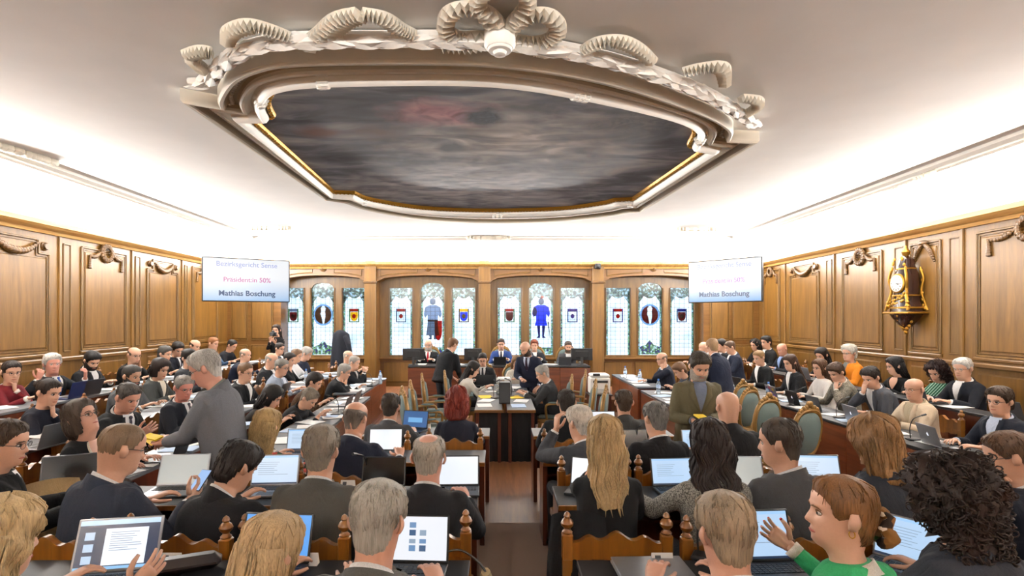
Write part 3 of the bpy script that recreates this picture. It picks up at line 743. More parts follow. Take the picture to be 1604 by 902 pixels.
EYE_W = plain('eye_white', '#cfc8c0', .3); EYE_D = plain('eye_iris', '#2a1d14', .2); LIPS = plain('lips', '#a5564c', .45); GLASSF = plain('spectacle_frame', '#23201f', .35)
SHOE = plain('shoe_leather', '#171412', .35); NAIL = plain('red_nail', '#b3202a', .25)
HZ = [-.22, -.17, -.14, -.122, -.112, -.10, -.085, -.06, -.03, 0, .03, .06, .085, .103, .113, .118]
HW = [.070, .063, .061, .060, .058, .057, .060, .065, .069, .072, .075, .074, .065, .046, .026, .004]
HF = [.050, .043, .044, .058, .078, .088, .092, .092, .092, .090, .095, .092, .078, .055, .030, .004]
HB = [.066, .063, .063, .065, .068, .071, .075, .082, .090, .096, .100, .098, .087, .062, .034, .004]
def head_pt(th, z, feat=True):
    """th: 0 = front (+y), pi = back; returns a point of the bare head + neck"""
    W_, F_, B_ = interp(z, HZ, HW), interp(z, HZ, HF), interp(z, HZ, HB)
    s, c = math.sin(th), math.cos(th); e = .88
    x = W_*math.copysign(abs(s)**e, s); y = (F_ if c > 0 else B_)*math.copysign(abs(c)**e, c)
    if feat and c > 0:
        g = lambda u, v, a, b2: math.exp(-((x-u)/a)**2-((z-v)/b2)**2)
        ny = interp(z, [-.05, -.042, -.03, -.012, .012, .03], [0, .010, .025, .017, .004, 0])
        y += ny*math.exp(-(x/(.012 if z > -.022 else .015))**2)
        y -= .011*(g(.031, .004, .017, .012)+g(-.031, .004, .017, .012))
        y += .004*(g(.028, .026, .022, .008)+g(-.028, .026, .022, .008))
        y += .006*(g(0, -.060, .022, .006)+g(0, -.072, .02, .006))-.003*g(0, -.066, .024, .003)
        y += .004*g(0, -.098, .018, .01)
        y += .003*(g(.045, -.03, .018, .02)+g(-.045, -.03, .018, .02))
    return Vector((x, y, z))
def th_list(n):
    out = []
    for k in range(n):
        u = 2*k/n-1            # -1..1
        out.append(math.copysign(abs(u)**1.35, u)*PI)
    return out
Z_FINE = [-.22, -.19, -.165, -.145, -.13, -.12, -.112, -.105, -.097, -.088, -.08, -.073, -.067, -.061, -.054, -.047, -.04, -.033, -.026, -.018, -.01, -.003, .004, .012, .02, .028, .037, .047, .058, .07, .082, .093, .102, .109, .1145, .1175, .118]
Z_MED = [-.22, -.17, -.14, -.12, -.108, -.097, -.085, -.073, -.066, -.058, -.047, -.038, -.028, -.015, -.004, .006, .018, .03, .05, .07, .088, .103, .113, .118]
def rot_head(yaw, pitch, roll): return Matrix.Rotation(yaw, 3, 'Z') @ Matrix.Rotation(-pitch, 3, 'X') @ Matrix.Rotation(roll, 3, 'Y')
PIV = Vector((0, -.012, -.10))
class HeadXf:
    def __init__(s, P, yaw, pitch, roll, na, g):
        s.P, s.g = P, g; s.a = (yaw, pitch, roll, na); s.c = {}
    def __call__(s, v):
        v = Vector(v); k = smooth01((v.z+.21)/.13); kk = round(k, 2)
        if kk not in s.c:
            y, p, r, na = s.a; s.c[kk] = rot_head(y*kk, na+(p-na)*kk, r*kk)
        return s.P+(s.c[kk] @ (v-PIV))*s.g
def add_hand(mb, W, d, palm, side, g, curl=.5, spread=.0, mi=0, nails=None, thumb_out=.5, lod=6):
    """W wrist, d finger direction, palm = palm normal; side +1 right hand, -1 left"""
    d = Vector(d).normalized(); pn = Vector(palm); pn = (pn-d*pn.dot(d)).normalized(); x = d.cross(-pn)*1.0
    tx = x*(-side)            # towards the thumb
    T = lambda a, b, c: W+(tx*a+d*b+pn*c)*g
    rings = []
    for (b, w, t) in ((-.02, .026, .02), (.01, .030, .017), (.045, .039, .015), (.08, .041, .013), (.094, .038, .010)):
        rings.append([T(w*math.cos(2*PI*k/8), b, t*math.sin(2*PI*k/8)) for k in range(8)])
    mb.loft(rings, True, True, mi)
    for k, (fx, L_) in enumerate(((.029, .070), (.010, .080), (-.010, .075), (-.029, .058))):
        p = T(fx, .085, 0); dirn = (d+tx*spread*(1.5-k)*.25).normalized(); pts = [T(fx*.95, .07, 0), p]; a = curl*.55
        for q, fr in enumerate((.42, .32, .26)):
            dd = (dirn*math.cos(a)+pn*math.sin(a)); p = p+dd*L_*fr*g; pts.append(p); a += curl*.75
        r = .0092*g; mb.tube(pts, [r*1.0, r*1.02, r*.95, r*.88, r*.62], lod, mi)
        if nails is not None and k < 4: mb.ball(pts[-1]-pn*.004, (.005, .005, .005), 5, 3, nails)
    p0 = T(.026, .012, .006); p1 = p0+(tx*(.5+thumb_out*.5)+d*.7+pn*.35).normalized()*.042*g
    p2 = p1+(tx*(thumb_out*.7)+d*.9+pn*.25).normalized()*.034*g; p3 = p2+(tx*(thumb_out*.3)+d+pn*.25).normalized()*.026*g
    mb.tube([p0, p1, p2, p3], [.014*g, .0125*g, .0105*g, .007*g], lod, mi)
    if nails is not None: mb.ball(p3, (.007, .007, .007), 6, 4, nails)
def ik(S, T, l1, l2, pole):
    v = T-S; d = min(v.length, (l1+l2)*.995); u = v.normalized(); T = S+u*d
    a = (l1*l1-l2*l2+d*d)/(2*d); h = math.sqrt(max(0, l1*l1-a*a))
    pole = Vector(pole); p = pole-u*pole.dot(u); p = p.normalized() if p.length > 1e-5 else u.orthogonal().normalized()
    return S+u*a+p*h, T
HS = 1.06
REMESH = []
CHECK = []; HXF = {}
BUDGET = [0]
ARMS = {   # wrist targets: right then left, (x outward positive on own side, y forward, z above own floor)
 'desk': ((.15, .40, .80), (.15, .40, .80)), 'wide': ((.30, .34, .80), (.30, .34, .80)), 'type': ((.10, .36, .81), (.10, .36, .81)), 'lap': ((.10, .26, .68), (.10, .26, .68)),
 'cross': ((-.06, .30, .82), (-.10, .34, .80)),
}
def person(label, px, py, d, rz, floor=0., seated=True, g=1.0, lean=8., yaw=0., pitch=10., roll=0., skin='#d9a588', hair=('short', '#4a3626'), top=('suit', '#23252b'),
           shirt='#e8e8e8', tie=None, legs='#1e2026', arms='desk', hr=None, hl=None, glasses=False, beard=None, sex='m', near=False, seat=.46, group=None, curl=.55, Lfix=None, nails=False, brow=None, shade=False):
    """px,py = centre of the head in the photograph, d = distance; rz degrees: 0 faces away from the viewer, -90 faces right, 90 left, 180 towards us"""
    P = at(px, py, d); rzr = math.radians(rz); la = math.radians(lean)
    hipz = (seat+.10) if seated else .93*g
    na = la*.75+math.radians(8)
    pit = math.radians(pitch); yw = math.radians(yaw); rl = math.radians(roll)
    Rh = rot_head(yw, pit, rl)
    # spine length so that the head comes to its height
    def head_centre(Ls):
        Nb = Vector((0, Ls*math.sin(la), hipz+Ls*math.cos(la)))
        Pv = Nb+Vector((0, math.sin(na), math.cos(na)))*.062*g
        return Nb, Pv, Pv+(Rh @ (-PIV))*g*HS
    need = P.z-floor
    Lz = .5*g
    for _ in range(12):
        _, _, hc = head_centre(Lz); Lz += (need-hc.z)/math.cos(la)
    lo, hi = (.40*g, .62*g) if seated else (.42*g, .66*g)
    if Lz < lo or Lz > hi: CHECK.append('%-44s d=%.2f spine %.3f headz %.2f' % (label[:44], d, Lz/g, need))
    Ls = max(lo, min(hi, Lz)); Nb, Pv, hc = head_centre(Ls)
    dz = need-hc.z
    R2 = Matrix.Rotation(rzr, 3, 'Z'); off = R2 @ Vector((hc.x, hc.y, 0))
    root = empty('person', (P.x-off.x, P.y-off.y, floor), rzr)
    if not seated: hipz += dz
    elif abs(dz) > .02: hipz += dz*1.0
    Nb, Pv, hc = head_centre(Ls)
    tag(root, label, 'person', group)
    w = 1.0 if sex == 'm' else .88
    lod = 8 if near else 6
    # ---------- torso surface
    hip = Vector((0, 0, hipz))
    ax = Vector((0, math.sin(la), math.cos(la))); fw = Vector((0, math.cos(la), -math.sin(la)))
    TT = [-.14, 0, .2, .45, .7, .84, .93, .985, 1.03]
    TW = [.185, .19, .172, .178, .196, .192, .155, .098, .066] if sex == 'm' else [.19, .19, .155, .155, .165, .160, .13, .085, .058]
    TB = [.12, .13, .122, .128, .128, .115, .098, .078, .062] if sex == 'm' else [.12, .128, .108, .125, .118, .102, .086, .070, .055]
    def tor(t, th, off=0.):
        """th 0 = chest centre, pi = back"""
        c = hip+ax*(t*Ls); c = c+fw*(.02*math.sin(PI*max(0, min(1, t)))*(-1 if lean > 14 else .3))
        W_, B_ = interp(t, TT, TW)*g+off, interp(t, TT, TB)*g+off
        s, q = math.sin(th), math.cos(th); e = .8
        return c+Vector((1, 0, 0))*W_*math.copysign(abs(s)**e, s)+fw*B_*math.copysign(abs(q)**e, q)
    def torso_rings(n, m, off=0., t0=-.14, t1=1.03): return [[tor(lerp(t0, t1, i/m), 2*PI*k/n, off) for k in range(n)] for i in range(m+1)]
    sh = .90*Ls; SW = (.178 if sex == 'm' else .150)*g
    Sx = lambda s: hip+ax*(sh-.035*g)+Vector((s*SW, 0, 0))+fw*(.0 if lean < 14 else .02)
    l1, l2 = .285*g*(1 if sex == 'm' else .93), .255*g*(1 if sex == 'm' else .93)
    pre = ARMS.get(arms, ARMS['desk']) if isinstance(arms, str) else arms
    A = {}
    for s, tgt, hd in ((1, pre[0], hr), (-1, pre[1], hl)):
        S = Sx(s)
        if tgt is None: tgt = (.24, .0 if not seated else .12, .78*g if not seated else .62)
        pole = (s*.55, -.35, -1)
        if tgt == 'chin':
            T = Pv+Rh @ Vector((s*.015, .085, -.03))*g-Vector((0, .0, .07)); pole = (s*.5, .5, -1); hd = hd or ((-s*.15, .1, 1), (-s*.3, -1, .1), .9)
        elif tgt == 'cheek':
            T = Pv+Rh @ Vector((s*.075, .065, -.02))*g-Vector((0, 0, .06)); pole = (s*.6, .4, -1); hd = hd or ((-s*.1, .0, 1), (-s*.9, -.4, 0), .5)
        elif tgt == 'face':
            T = Pv+Rh @ Vector((s*.03, .14, .0))*g-Vector((0, -.02, .04)); pole = (s*.5, .6, -1); hd = hd or ((-s*.12, -.1, 1), (0, -1, .1), .35)
        elif tgt == 'ear':
            T = Pv+Rh @ Vector((s*.115, .02, .02))*g-Vector((0, -.01, .05)); pole = (s*.8, .1, -1); hd = hd or ((-s*.1, -.1, 1), (-s, 0, 0), .8)
        elif tgt == 'mouth':
            T = Pv+Rh @ Vector((s*.05, .12, -.01))*g-Vector((0, -.02, .08)); pole = (s*.5, .5, -1); hd = hd or ((-s*.3, -.2, 1), (-s*.3, -1, .1), 1.0)
        else:
            T = Vector((tgt[0]*s, tgt[1], tgt[2]))
        E, T = ik(S, T, l1, l2, pole); A[s] = (S, E, T, hd)
    # ---------- legs
    Lg = {}
    for s in (1, -1):
        H = hip+Vector((s*.09*g, .02, -.03))
        if seated: K = Vector((s*.11, .43*g, seat+.075)); F = Vector((s*.12, .40*g, .085))
        else: K = Vector((s*.085, .03, .50*g)); F = Vector((s*.09, -.02, .085))
        Lg[s] = (H, K, F)
    # ---------- body: head, neck, trunk, limbs, hands in one mesh
    xf = HeadXf(Pv, yw, pit, rl, na, g*HS)
    HXF[label.split(',')[0]] = xf
    mb = MB()
    ths = th_list(40 if near else 26); zs = Z_FINE if near else Z_MED
    mb.loft([[xf(head_pt(t, z)) for t in ths] for z in zs], False, True, 0)
    nb = xf(Vector((0, -.01, -.22)))
    rings = torso_rings(10, 8, -.02*g, -.1, 1.0); rings[-1] = [nb+(p-nb)*.6 for p in rings[-1]]
    mb.loft(rings, True, True, 0)
    for s in (1, -1):                       # ears
        er = []
        for k in range(6):
            t = k/5; z = lerp(-.034, .024, t); r = .011+.007*math.sin(PI*min(1, t*1.05)); xx = interp(z, HZ, HW)*.985+.006+.013*math.sin(PI*min(1, t*.9+.1))
            er.append([xf(Vector((s*(xx+a*.006), -.008-.006*t+r*b, z))) for a, b in ((-1, .75), (.2, 1), (.9, .25), (1.35, -.85), (.6, -1.15), (-1, -.6))])
        mb.loft(er, True, True, 0)
        ey = (.031*s, .0735, .002)          # eyes in the sockets
        for r, c, mi in ((.0115, (0, 0, 0), 1), (.0068, (0, .0068, 0), 2)):
            if shade and mi == 1: continue
            mb.ball((0, 0, 0), (r, r, r*.62), 8, 6, mi, M=None)
            n_ = 7*8
            for q in range(len(mb.v)-n_, len(mb.v)): mb.v[q] = tuple(xf(Vector(mb.v[q])+Vector(ey)+Vector(c)))
        bz = [xf(Vector((s*x, head_pt(math.asin(min(.99, x/.078)), .026).y+.0015, z))) for x, z in ((.012, .021), (.026, .026), (.042, .024), (.052, .017))]
        mb.tube(bz, [.002*g, .0036*g, .0032*g, .0012*g], 5, 3)
        S, E, T, hd = A[s]
        mb.tube([S+ax*.0, S.lerp(E, .5), E, E.lerp(T, .45), T], [.045*g, .042*g, .035*g, .034*g, .025*g*w], lod, 0)
        fd = (T-E).normalized()
        if hd is None:
            dirn = (fd+Vector((-s*.25, .35, -.05))); pal = Vector((-s*.15, .1, -1)); cu = curl
        else: dirn, pal, cu = hd
        A[s] = (S, E, T, (Vector(dirn).normalized(), Vector(pal), cu))
        add_hand(mb, T, dirn, pal, s, g*(1.02 if sex == 'm' else .93), cu, .5, 0, 5 if nails else None, lod=6 if near else 5)
        H, K, F = Lg[s]; mb.tube([H, H.lerp(K, .5), K, K.lerp(F, .4), F], [.075*g, .07*g, .052*g, .05*g, .036*g], lod, 0)
        mb.tube([F+Vector((0, -.03, -.04)), F+Vector((0, .1, -.055))], [.032, .028], 6, 0)
    lp = [xf(Vector((x, head_pt(math.asin(max(-.99, min(.99, x/.075))), -.066).y+.0035-.9*abs(x)**1.6, -.066-.06*abs(x)))) for x in (-.025, -.012, 0, .012, .025)]
    mb.tube(lp, [.002*g, .0048*g, .0052*g, .0048*g, .002*g], 5, 4)
    hc_ = hair[1] if hair else '#6b5a48'
    body = mb.build('body', [skin_mat(skin), EYE_W, EYE_D, hair_mat(brow or hc_), LIPS, NAIL], root, smooth='all', fix=False)
    # ---------- hair
    rnd = random.Random(int(px*7+py*13))
    if hair and hair[0] not in ('bald',):
        make_hair(root, xf, hair, near, rnd, g)
    elif hair and hair[0] == 'bald':
        pass
    if beard:
        mb = MB(); tb = [(k/14*2-1)*1.75 for k in range(15)]; rings = []
        for z in (-.122, -.112, -.10, -.088, -.078, -.066, -.056, -.046, -.034, -.02, -.005):
            r_ = []
            for t in tb:
                p = head_pt(t, z); edge = interp(abs(t), [0, .35, .8, 1.3, 1.75], [-.052, -.05, -.048, -.02, .0])
                o = .014*smooth01((edge-z)/.014+.3)-.003
                if abs(p.x) < .022 and -.072 < z < -.058: o = -.002
                n = Vector((p.x, p.y, (z+.06)*.4)).normalized(); r_.append(xf(p+n*o))
            rings.append(r_)
        mb.loft(rings, False, False, closed=False); mb.build('beard', hair_mat(beard), root, smooth='all', fix=False)
    if glasses:
        mb = MB()
        for s in (1, -1):
            c = [xf(Vector((s*.032+.021*math.cos(a), .1015-.16*(abs(s*.032+.021*math.cos(a))-.0)**2*6, .001+.016*math.sin(a)))) for a in [2*PI*k/12 for k in range(13)]]
            mb.tube(c, .0017*g, 4, cap=False)
            mb.tube([xf(Vector((s*.053, .094, .005))), xf(Vector((s*.073, .05, .007))), xf(Vector((s*.0785, -.008, .008))), xf(Vector((s*.077, -.02, -.004)))], .0019*g, 4)
        mb.tube([xf(Vector((-.011, .1035, .004))), xf(Vector((0, .1065, .007))), xf(Vector((.011, .1035, .004)))], .0017*g, 4)
        mb.build('glasses', GLASSF, root, smooth='all')
    # ---------- clothes
    kind, tcol = top; tm = cloth_mat(tcol); vox = .0125 if near else max(.017, min(.024, d*.0024))
    mb = MB(); th_off = .016*g if kind in ('suit', 'coat') else .007*g
    hem = -.34 if (kind in ('suit', 'coat') and not seated) else (-.2 if kind == 'suit' else -.14)
    rg = torso_rings(20, 16, th_off, -.14, 1.0)
    if hem < -.14:
        rg = [[tor(-.14, 2*PI*k/20, th_off+.012)+ax*((hem+.14)*Ls)*q for k in range(20)] for q in (1, .5)]+rg
    mb.loft(rg, True, True)
    short = kind == 'tee'
    for s in (1, -1):
        S, E, T, hd = A[s]; k = .008*g if kind in ('suit', 'coat') else 0.0
        mb.ball(S+Vector((-s*.012*g, 0, .0)), (.064*g*w+k, .066*g*w+k, .066*g*w+k), 12, 8)
        pin = S+Vector((-s*.07*g, 0, -.02*g))
        e1 = E.lerp(T, .86)
        fold = [rnd.uniform(-.004, .004) for _ in range(8)]
        mb.tube([pin, S, S.lerp(E, .35), S.lerp(E, .7), E, E.lerp(T, .3), E.lerp(T, .6), e1],
                [.068*g*w+k, .066*g*w+k, .060*g*w+k+fold[0], .054*g*w+k+fold[1], .053*g*w+k+fold[2], .049*g*w+k+fold[3], .043*g*w+k+fold[4], .038*g*w+k], 14)
    jo = mb.build('jacket' if kind in ('suit', 'coat') else 'sweater' if kind in ('sweater', 'vneck') else 'blouse' if sex == 'f' else 'shirt', tm, root, smooth='all')
    REMESH.append((jo, vox))
    lo_ = th_off+.006*g
    def ring_band(t0, t1, o0, o1, n=20, tilt=.0, a0=0., a1=2*PI):
        out = []
        for (t, o) in ((t0, o0), (t1, o1), (t1, o1-.012*g), (t0, o0-.014*g)):
            out.append([tor(t-tilt*math.cos(lerp(a0, a1, k/n)), lerp(a0, a1, k/n), o) for k in range(n+1)])
        return out
    nk = lambda a, r, z, y=0.: xf(Vector((r*math.sin(a), r*1.02*math.cos(a)-.012+y, z)))
    sm_ = cloth_mat(shirt)
    if kind in ('suit', 'coat', 'shirt'):
        sb = MB(); n = 20
        gap = .22
        an = [lerp(gap, 2*PI-gap, k/n) for k in range(n+1)]
        rows = [[nk(a, .071, -.205-.022*math.cos(a)) for a in an], [nk(a, .066, -.150-.034*math.cos(a)) for a in an], [nk(a, .070, -.147-.034*math.cos(a)) for a in an], [nk(a, .086, -.20-.028*math.cos(a)) for a in an]]
        sb.loft(rows, False, False, closed=False)
        sb.build('shirt_collar', sm_ if kind != 'shirt' else tm, root, smooth='all')
        def chest(t, x, off):
            W_ = interp(t, TT, TW)*g+off; u = max(-.98, min(.98, x/W_)); return tor(t, math.copysign(math.asin(abs(u)**1.25), u), off)
        if kind in ('suit', 'coat'):
            vt = .44; sb = MB()
            vw = lambda t: g*interp(t, [vt, .6, .8, .95, 1.0], [.004, .026, .054, .066, .056])
            rows = [[chest(t, u*(vw(t)+.006), th_off+.0045+.003*(1-abs(u))) for u in (-1, -.6, -.2, .2, .6, 1)] for t in [lerp(vt, 1.03, i/9) for i in range(10)]]
            sb.loft(rows, False, False, closed=False); sb.build('shirt_front', sm_, root, smooth='all')
            for s in (1, -1):
                S, E, T, hd = A[s]; cb2 = MB(); cb2.tube([E.lerp(T, .82), E.lerp(T, .92)], [.036*g*w, .034*g*w], 10); cb2.build('cuff', sm_, root, smooth='all')
            lb = MB(); an2 = [lerp(.8, 2*PI-.8, k/16) for k in range(17)]
            rows = [[nk(a, .090, -.225-.02*math.cos(a)) for a in an2], [nk(a, .082, -.166-.037*math.cos(a)) for a in an2], [nk(a, .088, -.162-.037*math.cos(a)) for a in an2], [nk(a, .108, -.225-.03*math.cos(a)) for a in an2]]
            lb.loft(rows, False, False, closed=False); lb.build('jacket_collar', tm, root, smooth='all')
            for s in (1, -1):
                lb = MB(); rows = []
                for i in range(11):
                    t = lerp(vt-.03, 1.0, i/10); x0 = vw(t) if t > vt else .002; wl_ = g*interp(t, [vt-.03, .55, .72, .80, .82, .9, 1.0], [.002, .032, .058, .068, .046, .044, .03])
                    rows.append([chest(t, s*(x0-.003), th_off+.003), chest(t, s*x0, th_off+.013), chest(t, s*(x0+wl_*.5), th_off+.015), chest(t, s*(x0+wl_), th_off+.012), chest(t, s*(x0+wl_+.004), th_off-.004)])
                lb.loft(rows, False, False, closed=False); lb.build('lapel', tm, root, smooth='all')
            if tie:
                tb_ = MB(); rows = []
                for i in range(8):
                    t = lerp(vt+.02, .975, i/7); hw = g*interp(t, [vt, .6, .9, 1], [.030, .028, .018, .014])
                    rows.append([chest(t, -hw, th_off+.009), chest(t, 0, th_off+.016), chest(t, hw, th_off+.009)])
                tb_.loft(rows, False, False, closed=False)
                kn = tor(.98, 0, th_off+.012); tb_.ball(kn, (.02*g, .014*g, .018*g), 8, 5)
                tb_.build('tie', cloth_mat(tie), root, smooth='all')
    elif kind == 'vneck':
        vb = MB()
        for s in (1, -1):
            rows = []
            for i in range(10):
                t = lerp(.58, .99, i/9); q = i/9; hw = .50*q**.9+.01
                rows.append([tor(t, s*hw, th_off+.002), tor(t, s*(hw+.02), th_off+.012), tor(t, s*(hw+.10), th_off+.012), tor(t, s*(hw+.13), th_off+.002)])
            vb.loft(rows, False, False, closed=False)
        vb.build('neck_trim', sm_, root, smooth='all')
        sb = MB(); rows = []
        for i in range(9):
            t = lerp(.58, 1.0, i/8); hw = .50*((t-.58)/.42)**.9+.01
            rows.append([tor(t, u*hw, th_off+.002+.004*(1-abs(u))) for u in (-1, -.5, 0, .5, 1)])
        sb.loft(rows, False, False, closed=False); sb.build('neckline_skin', skin_mat(skin), root, smooth='all')
    else:
        cb_ = MB(); an = [2*PI*k/20 for k in range(21)]
        rows = [[nk(a, .078, -.222-.03*math.cos(a)) for a in an], [nk(a, .069, -.182-.03*math.cos(a)) for a in an], [nk(a, .074, -.180-.03*math.cos(a)) for a in an], [nk(a, .092, -.225-.03*math.cos(a)) for a in an]]
        cb_.loft(rows, False, False, closed=False); cb_.build('neckband', sm_ if kind == 'collared' else tm, root, smooth='all')
        if kind in ('collared',):
            for s in (1, -1):
                S, E, T, hd = A[s]; sb = MB(); sb.tube([E.lerp(T, .80), E.lerp(T, .95)], [.040*g*w, .042*g*w], 10); sb.build('cuff', sm_, root, smooth='all')
    # trousers and shoes
    mb = MB()
    for s in (1, -1):
        H, K, F = Lg[s]
        mb.tube([H+Vector((0, -.03, 0)), H.lerp(K, .5), K, K.lerp(F, .5), F+Vector((0, 0, .0))], [.095*g, .088*g, .07*g, .062*g, .055*g], 10)
    rg = [[tor(t, 2*PI*k/12, .0) for k in range(12)] for t in (-.12, 0, .1)]
    mb.loft(rg, True, True); mb.build('trousers', cloth_mat(legs), root, smooth='all')
    for s in (1, -1):
        F = Lg[s][2]; mb = MB(); z = -floor*0
        rings = []
        for (yy, ww, hh) in ((-.07, .03, .05), (-.04, .038, .075), (.04, .04, .075), (.12, .045, .055), (.19, .035, .035)):
            rings.append([(F.x+ww*math.cos(2*PI*k/8), F.y+yy, .002+hh*(.5+.5*math.sin(2*PI*k/8))) for k in range(8)])
        mb.loft(rings); mb.build('shoe', SHOE, root, smooth='all')
    return root, A
def make_hair(root, xf, hair, near, rnd, g):
    style, col = hair[0], hair[1]; opt = hair[2] if len(hair) > 2 else {}
    hm = hair_mat(col); n = 48 if near else 28
    zs = ([-.118, -.105, -.09, -.075, -.06, -.045, -.03, -.015, 0, .015, .03, .043, .056, .068, .079, .089, .098, .106, .112, .116, .118] if near else
          [-.115, -.09, -.065, -.04, -.015, .01, .03, .05, .068, .085, .1, .111, .118])
    T = {'short': .015, 'buzz': .007, 'balding': .010, 'crown': .012, 'full': .024, 'bob': .03, 'long': .022, 'curly': .055, 'wavy': .035, 'bun': .012, 'updo': .014}.get(style, .015)*opt.get('t', 1)
    low = {'bob': -.13, 'long': -.13, 'curly': -.16, 'wavy': -.13}.get(style)
    ph = [rnd.uniform(0, 6.28) for _ in range(12)]
    def nz(a, z, k=1.):
        return (math.sin(7*a+ph[0]+20*z)+math.sin(13*a+ph[1]-31*z)+math.sin(23*a+ph[2]+45*z)+.7*math.sin(37*a+ph[3]+70*z))/3.7*k
    def offset(th, z):
        f = abs(th)
        h = interp(f, [0, .45, .8, 1.1, 1.32, 1.5, 1.72, 1.95, 2.2, PI], [.070, .068, .055, .03, -.012, -.005, .008, -.06, -.095, -.106] if style not in ('bob', 'long', 'curly', 'wavy') else
                   [.070, .066, .045, .0, -.09, -.2, -.2, -.2, -.2, -.2])
        if style in ('bun', 'updo') and 1.15 < f < 2.0: h = min(h, -.004)
        if opt.get('fringe'): h = min(h, .030 if f < .8 else h)
        if opt.get('rec'): h += opt['rec']*max(0, 1-f/1.0)
        o = T*smooth01((z-h)/.03+.15)*(lerp(.42, 1, smooth01((z+.05)/.09)) if style in ('short', 'buzz', 'balding', 'crown') else 1)-.004
        if style in ('short', 'full', 'bob', 'long', 'bun', 'updo'): o += T*.35*smooth01((z-.05)/.05)
        if style == 'balding':
            lim = interp(f, [0, .9, 1.5, 2.2, PI], [-.05, .03, .058, .070, .075]); o = min(o, T*smooth01((lim-z)/.025)-.004)
        if style == 'crown':
            d2 = math.hypot((math.sin(th)*interp(z, HZ, HW))/.05, (math.cos(th)*interp(z, HZ, HB)+.035)/.06); 
            if z > .06: o = min(o, T*smooth01((d2-.8)/.35)-.004)
            if f < 1.0: o = min(o, .004)
        if o > 0:
            o += nz(th, z)*T*(.30 if style == 'curly' else .14)
            if style == 'curly': o += .018*math.sin(17*th+ph[4])*math.sin(90*z+ph[5])+.010*math.sin(31*th+ph[6]+60*z)
            if style == 'wavy': o += .008*math.sin(60*z+3*math.sin(3*th)+ph[4])
        return o
    mb = MB(); ths = [2*PI*k/n-PI for k in range(n)]
    def pt(th, z):
        p = head_pt(th, z, False); c = Vector((0, -.004, min(z, .02) if z > -.03 else z*.8)); nn = (p-c); nn.normalize()
        q = p+nn*offset(th, z)
        return q
    zz = zs if low is None else [z for z in zs if z > -.11]
    mb.loft([[xf(pt(t, z)) for t in ths] for z in zz], False, True)
    if low is not None and style in ('bob', 'wavy', 'curly', 'long'):
        # hair hanging at the sides and back
        Ls = {'bob': .10, 'wavy': .12, 'curly': .10, 'long': .30}[style]*opt.get('l', 1); m = 16 if near else 8; nn = 44 if near else 22
        w0 = {'bob': .098, 'wavy': .105, 'curly': .125, 'long': .094}[style]; w1 = {'bob': .090, 'wavy': .105, 'curly': .105, 'long': .088}[style]*opt.get('w', 1)
        rings = []
        for i in range(m+1):
            s = i/m; z = .035-s*(Ls+.12); ww = lerp(w0, w1, s)*(1-.30*s**5); bb = lerp(.070, .05 if style == 'long' else .06, s)
            yc = -.045-(.055*s*s if style == 'long' else .01*s); r_ = []
            for k in range(nn):
                a = 2*PI*k/nn; rr = 1+.07*nz(a*1.0, z*(.15 if style == 'long' else 1.0))+(.05*math.sin(9*a+ph[7]) if style == 'long' else 0)
                wv = (.012*math.sin(38*z+ph[8]+2*math.sin(2*a))*opt.get('wave', 0)) if style in ('long', 'wavy') else 0
                if style == 'curly': rr += .09*math.sin(7*a+ph[9]+40*z)*math.sin(55*z+ph[10])
                dzz = -.02*rnd.random()*s if i == m else 0
                r_.append(xf(Vector((ww*rr*math.sin(a)+wv, yc+bb*rr*math.cos(a), z+dzz))))
            rings.append(r_)
        mb.loft(rings, True, True)
    if style in ('bun', 'updo'):
        c = Vector(opt.get('at', (0, -.115, .03))); r = opt.get('r', .04); v0 = len(mb.v)
        mb.ball((0, 0, 0), (r, r*.9, r*.85), 14, 9)
        for q in range(v0, len(mb.v)):
            v = Vector(mb.v[q]); a = math.atan2(v.x, v.z); mb.v[q] = tuple(xf(v*(1+.08*math.sin(6*a+12*v.y/r))+c))
    if low is not None and style in ('long', 'wavy', 'bob'):
        nlk = int((170 if style == 'long' else 110)*(1 if near else .35))
        for k in range(nlk):
            a = rnd.uniform(0, 2*PI); 
            if math.cos(a) > .55: continue
            s0 = rnd.uniform(.0, .5); s1 = min(1.12, s0+rnd.uniform(.35, .7)); pts = []; dr = rnd.uniform(-.12, .12); wp_ = rnd.uniform(0, 6.28)
            for i in range(7):
                s = lerp(s0, s1, i/6); z = .035-s*(Ls+.12); ww = lerp(w0, w1, min(1, s))*(1-.25*min(1, s)**6); bb = lerp(.070, .05 if style == 'long' else .06, min(1, s)); yc = -.045-(.055*s*s if style == 'long' else .01*s)
                aa = a+dr*i/6; rr = 1.05+.07*nz(aa, z*(.15 if style == 'long' else 1.))-(.12 if i == 6 else 0)
                wv = .012*math.sin(38*z+ph[8]+2*math.sin(2*a))*opt.get('wave', 0)+.004*math.sin(25*z+wp_)
                pts.append(xf(Vector((ww*rr*math.sin(aa)+wv, yc+bb*rr*math.cos(aa), z))))
            wd_ = rnd.uniform(.004, .008)*g*(1 if near else 1.4)
            mb.tube(pts, [wd_*.3, wd_*.8, wd_, wd_, wd_*.9, wd_*.6, wd_*.08], 4)
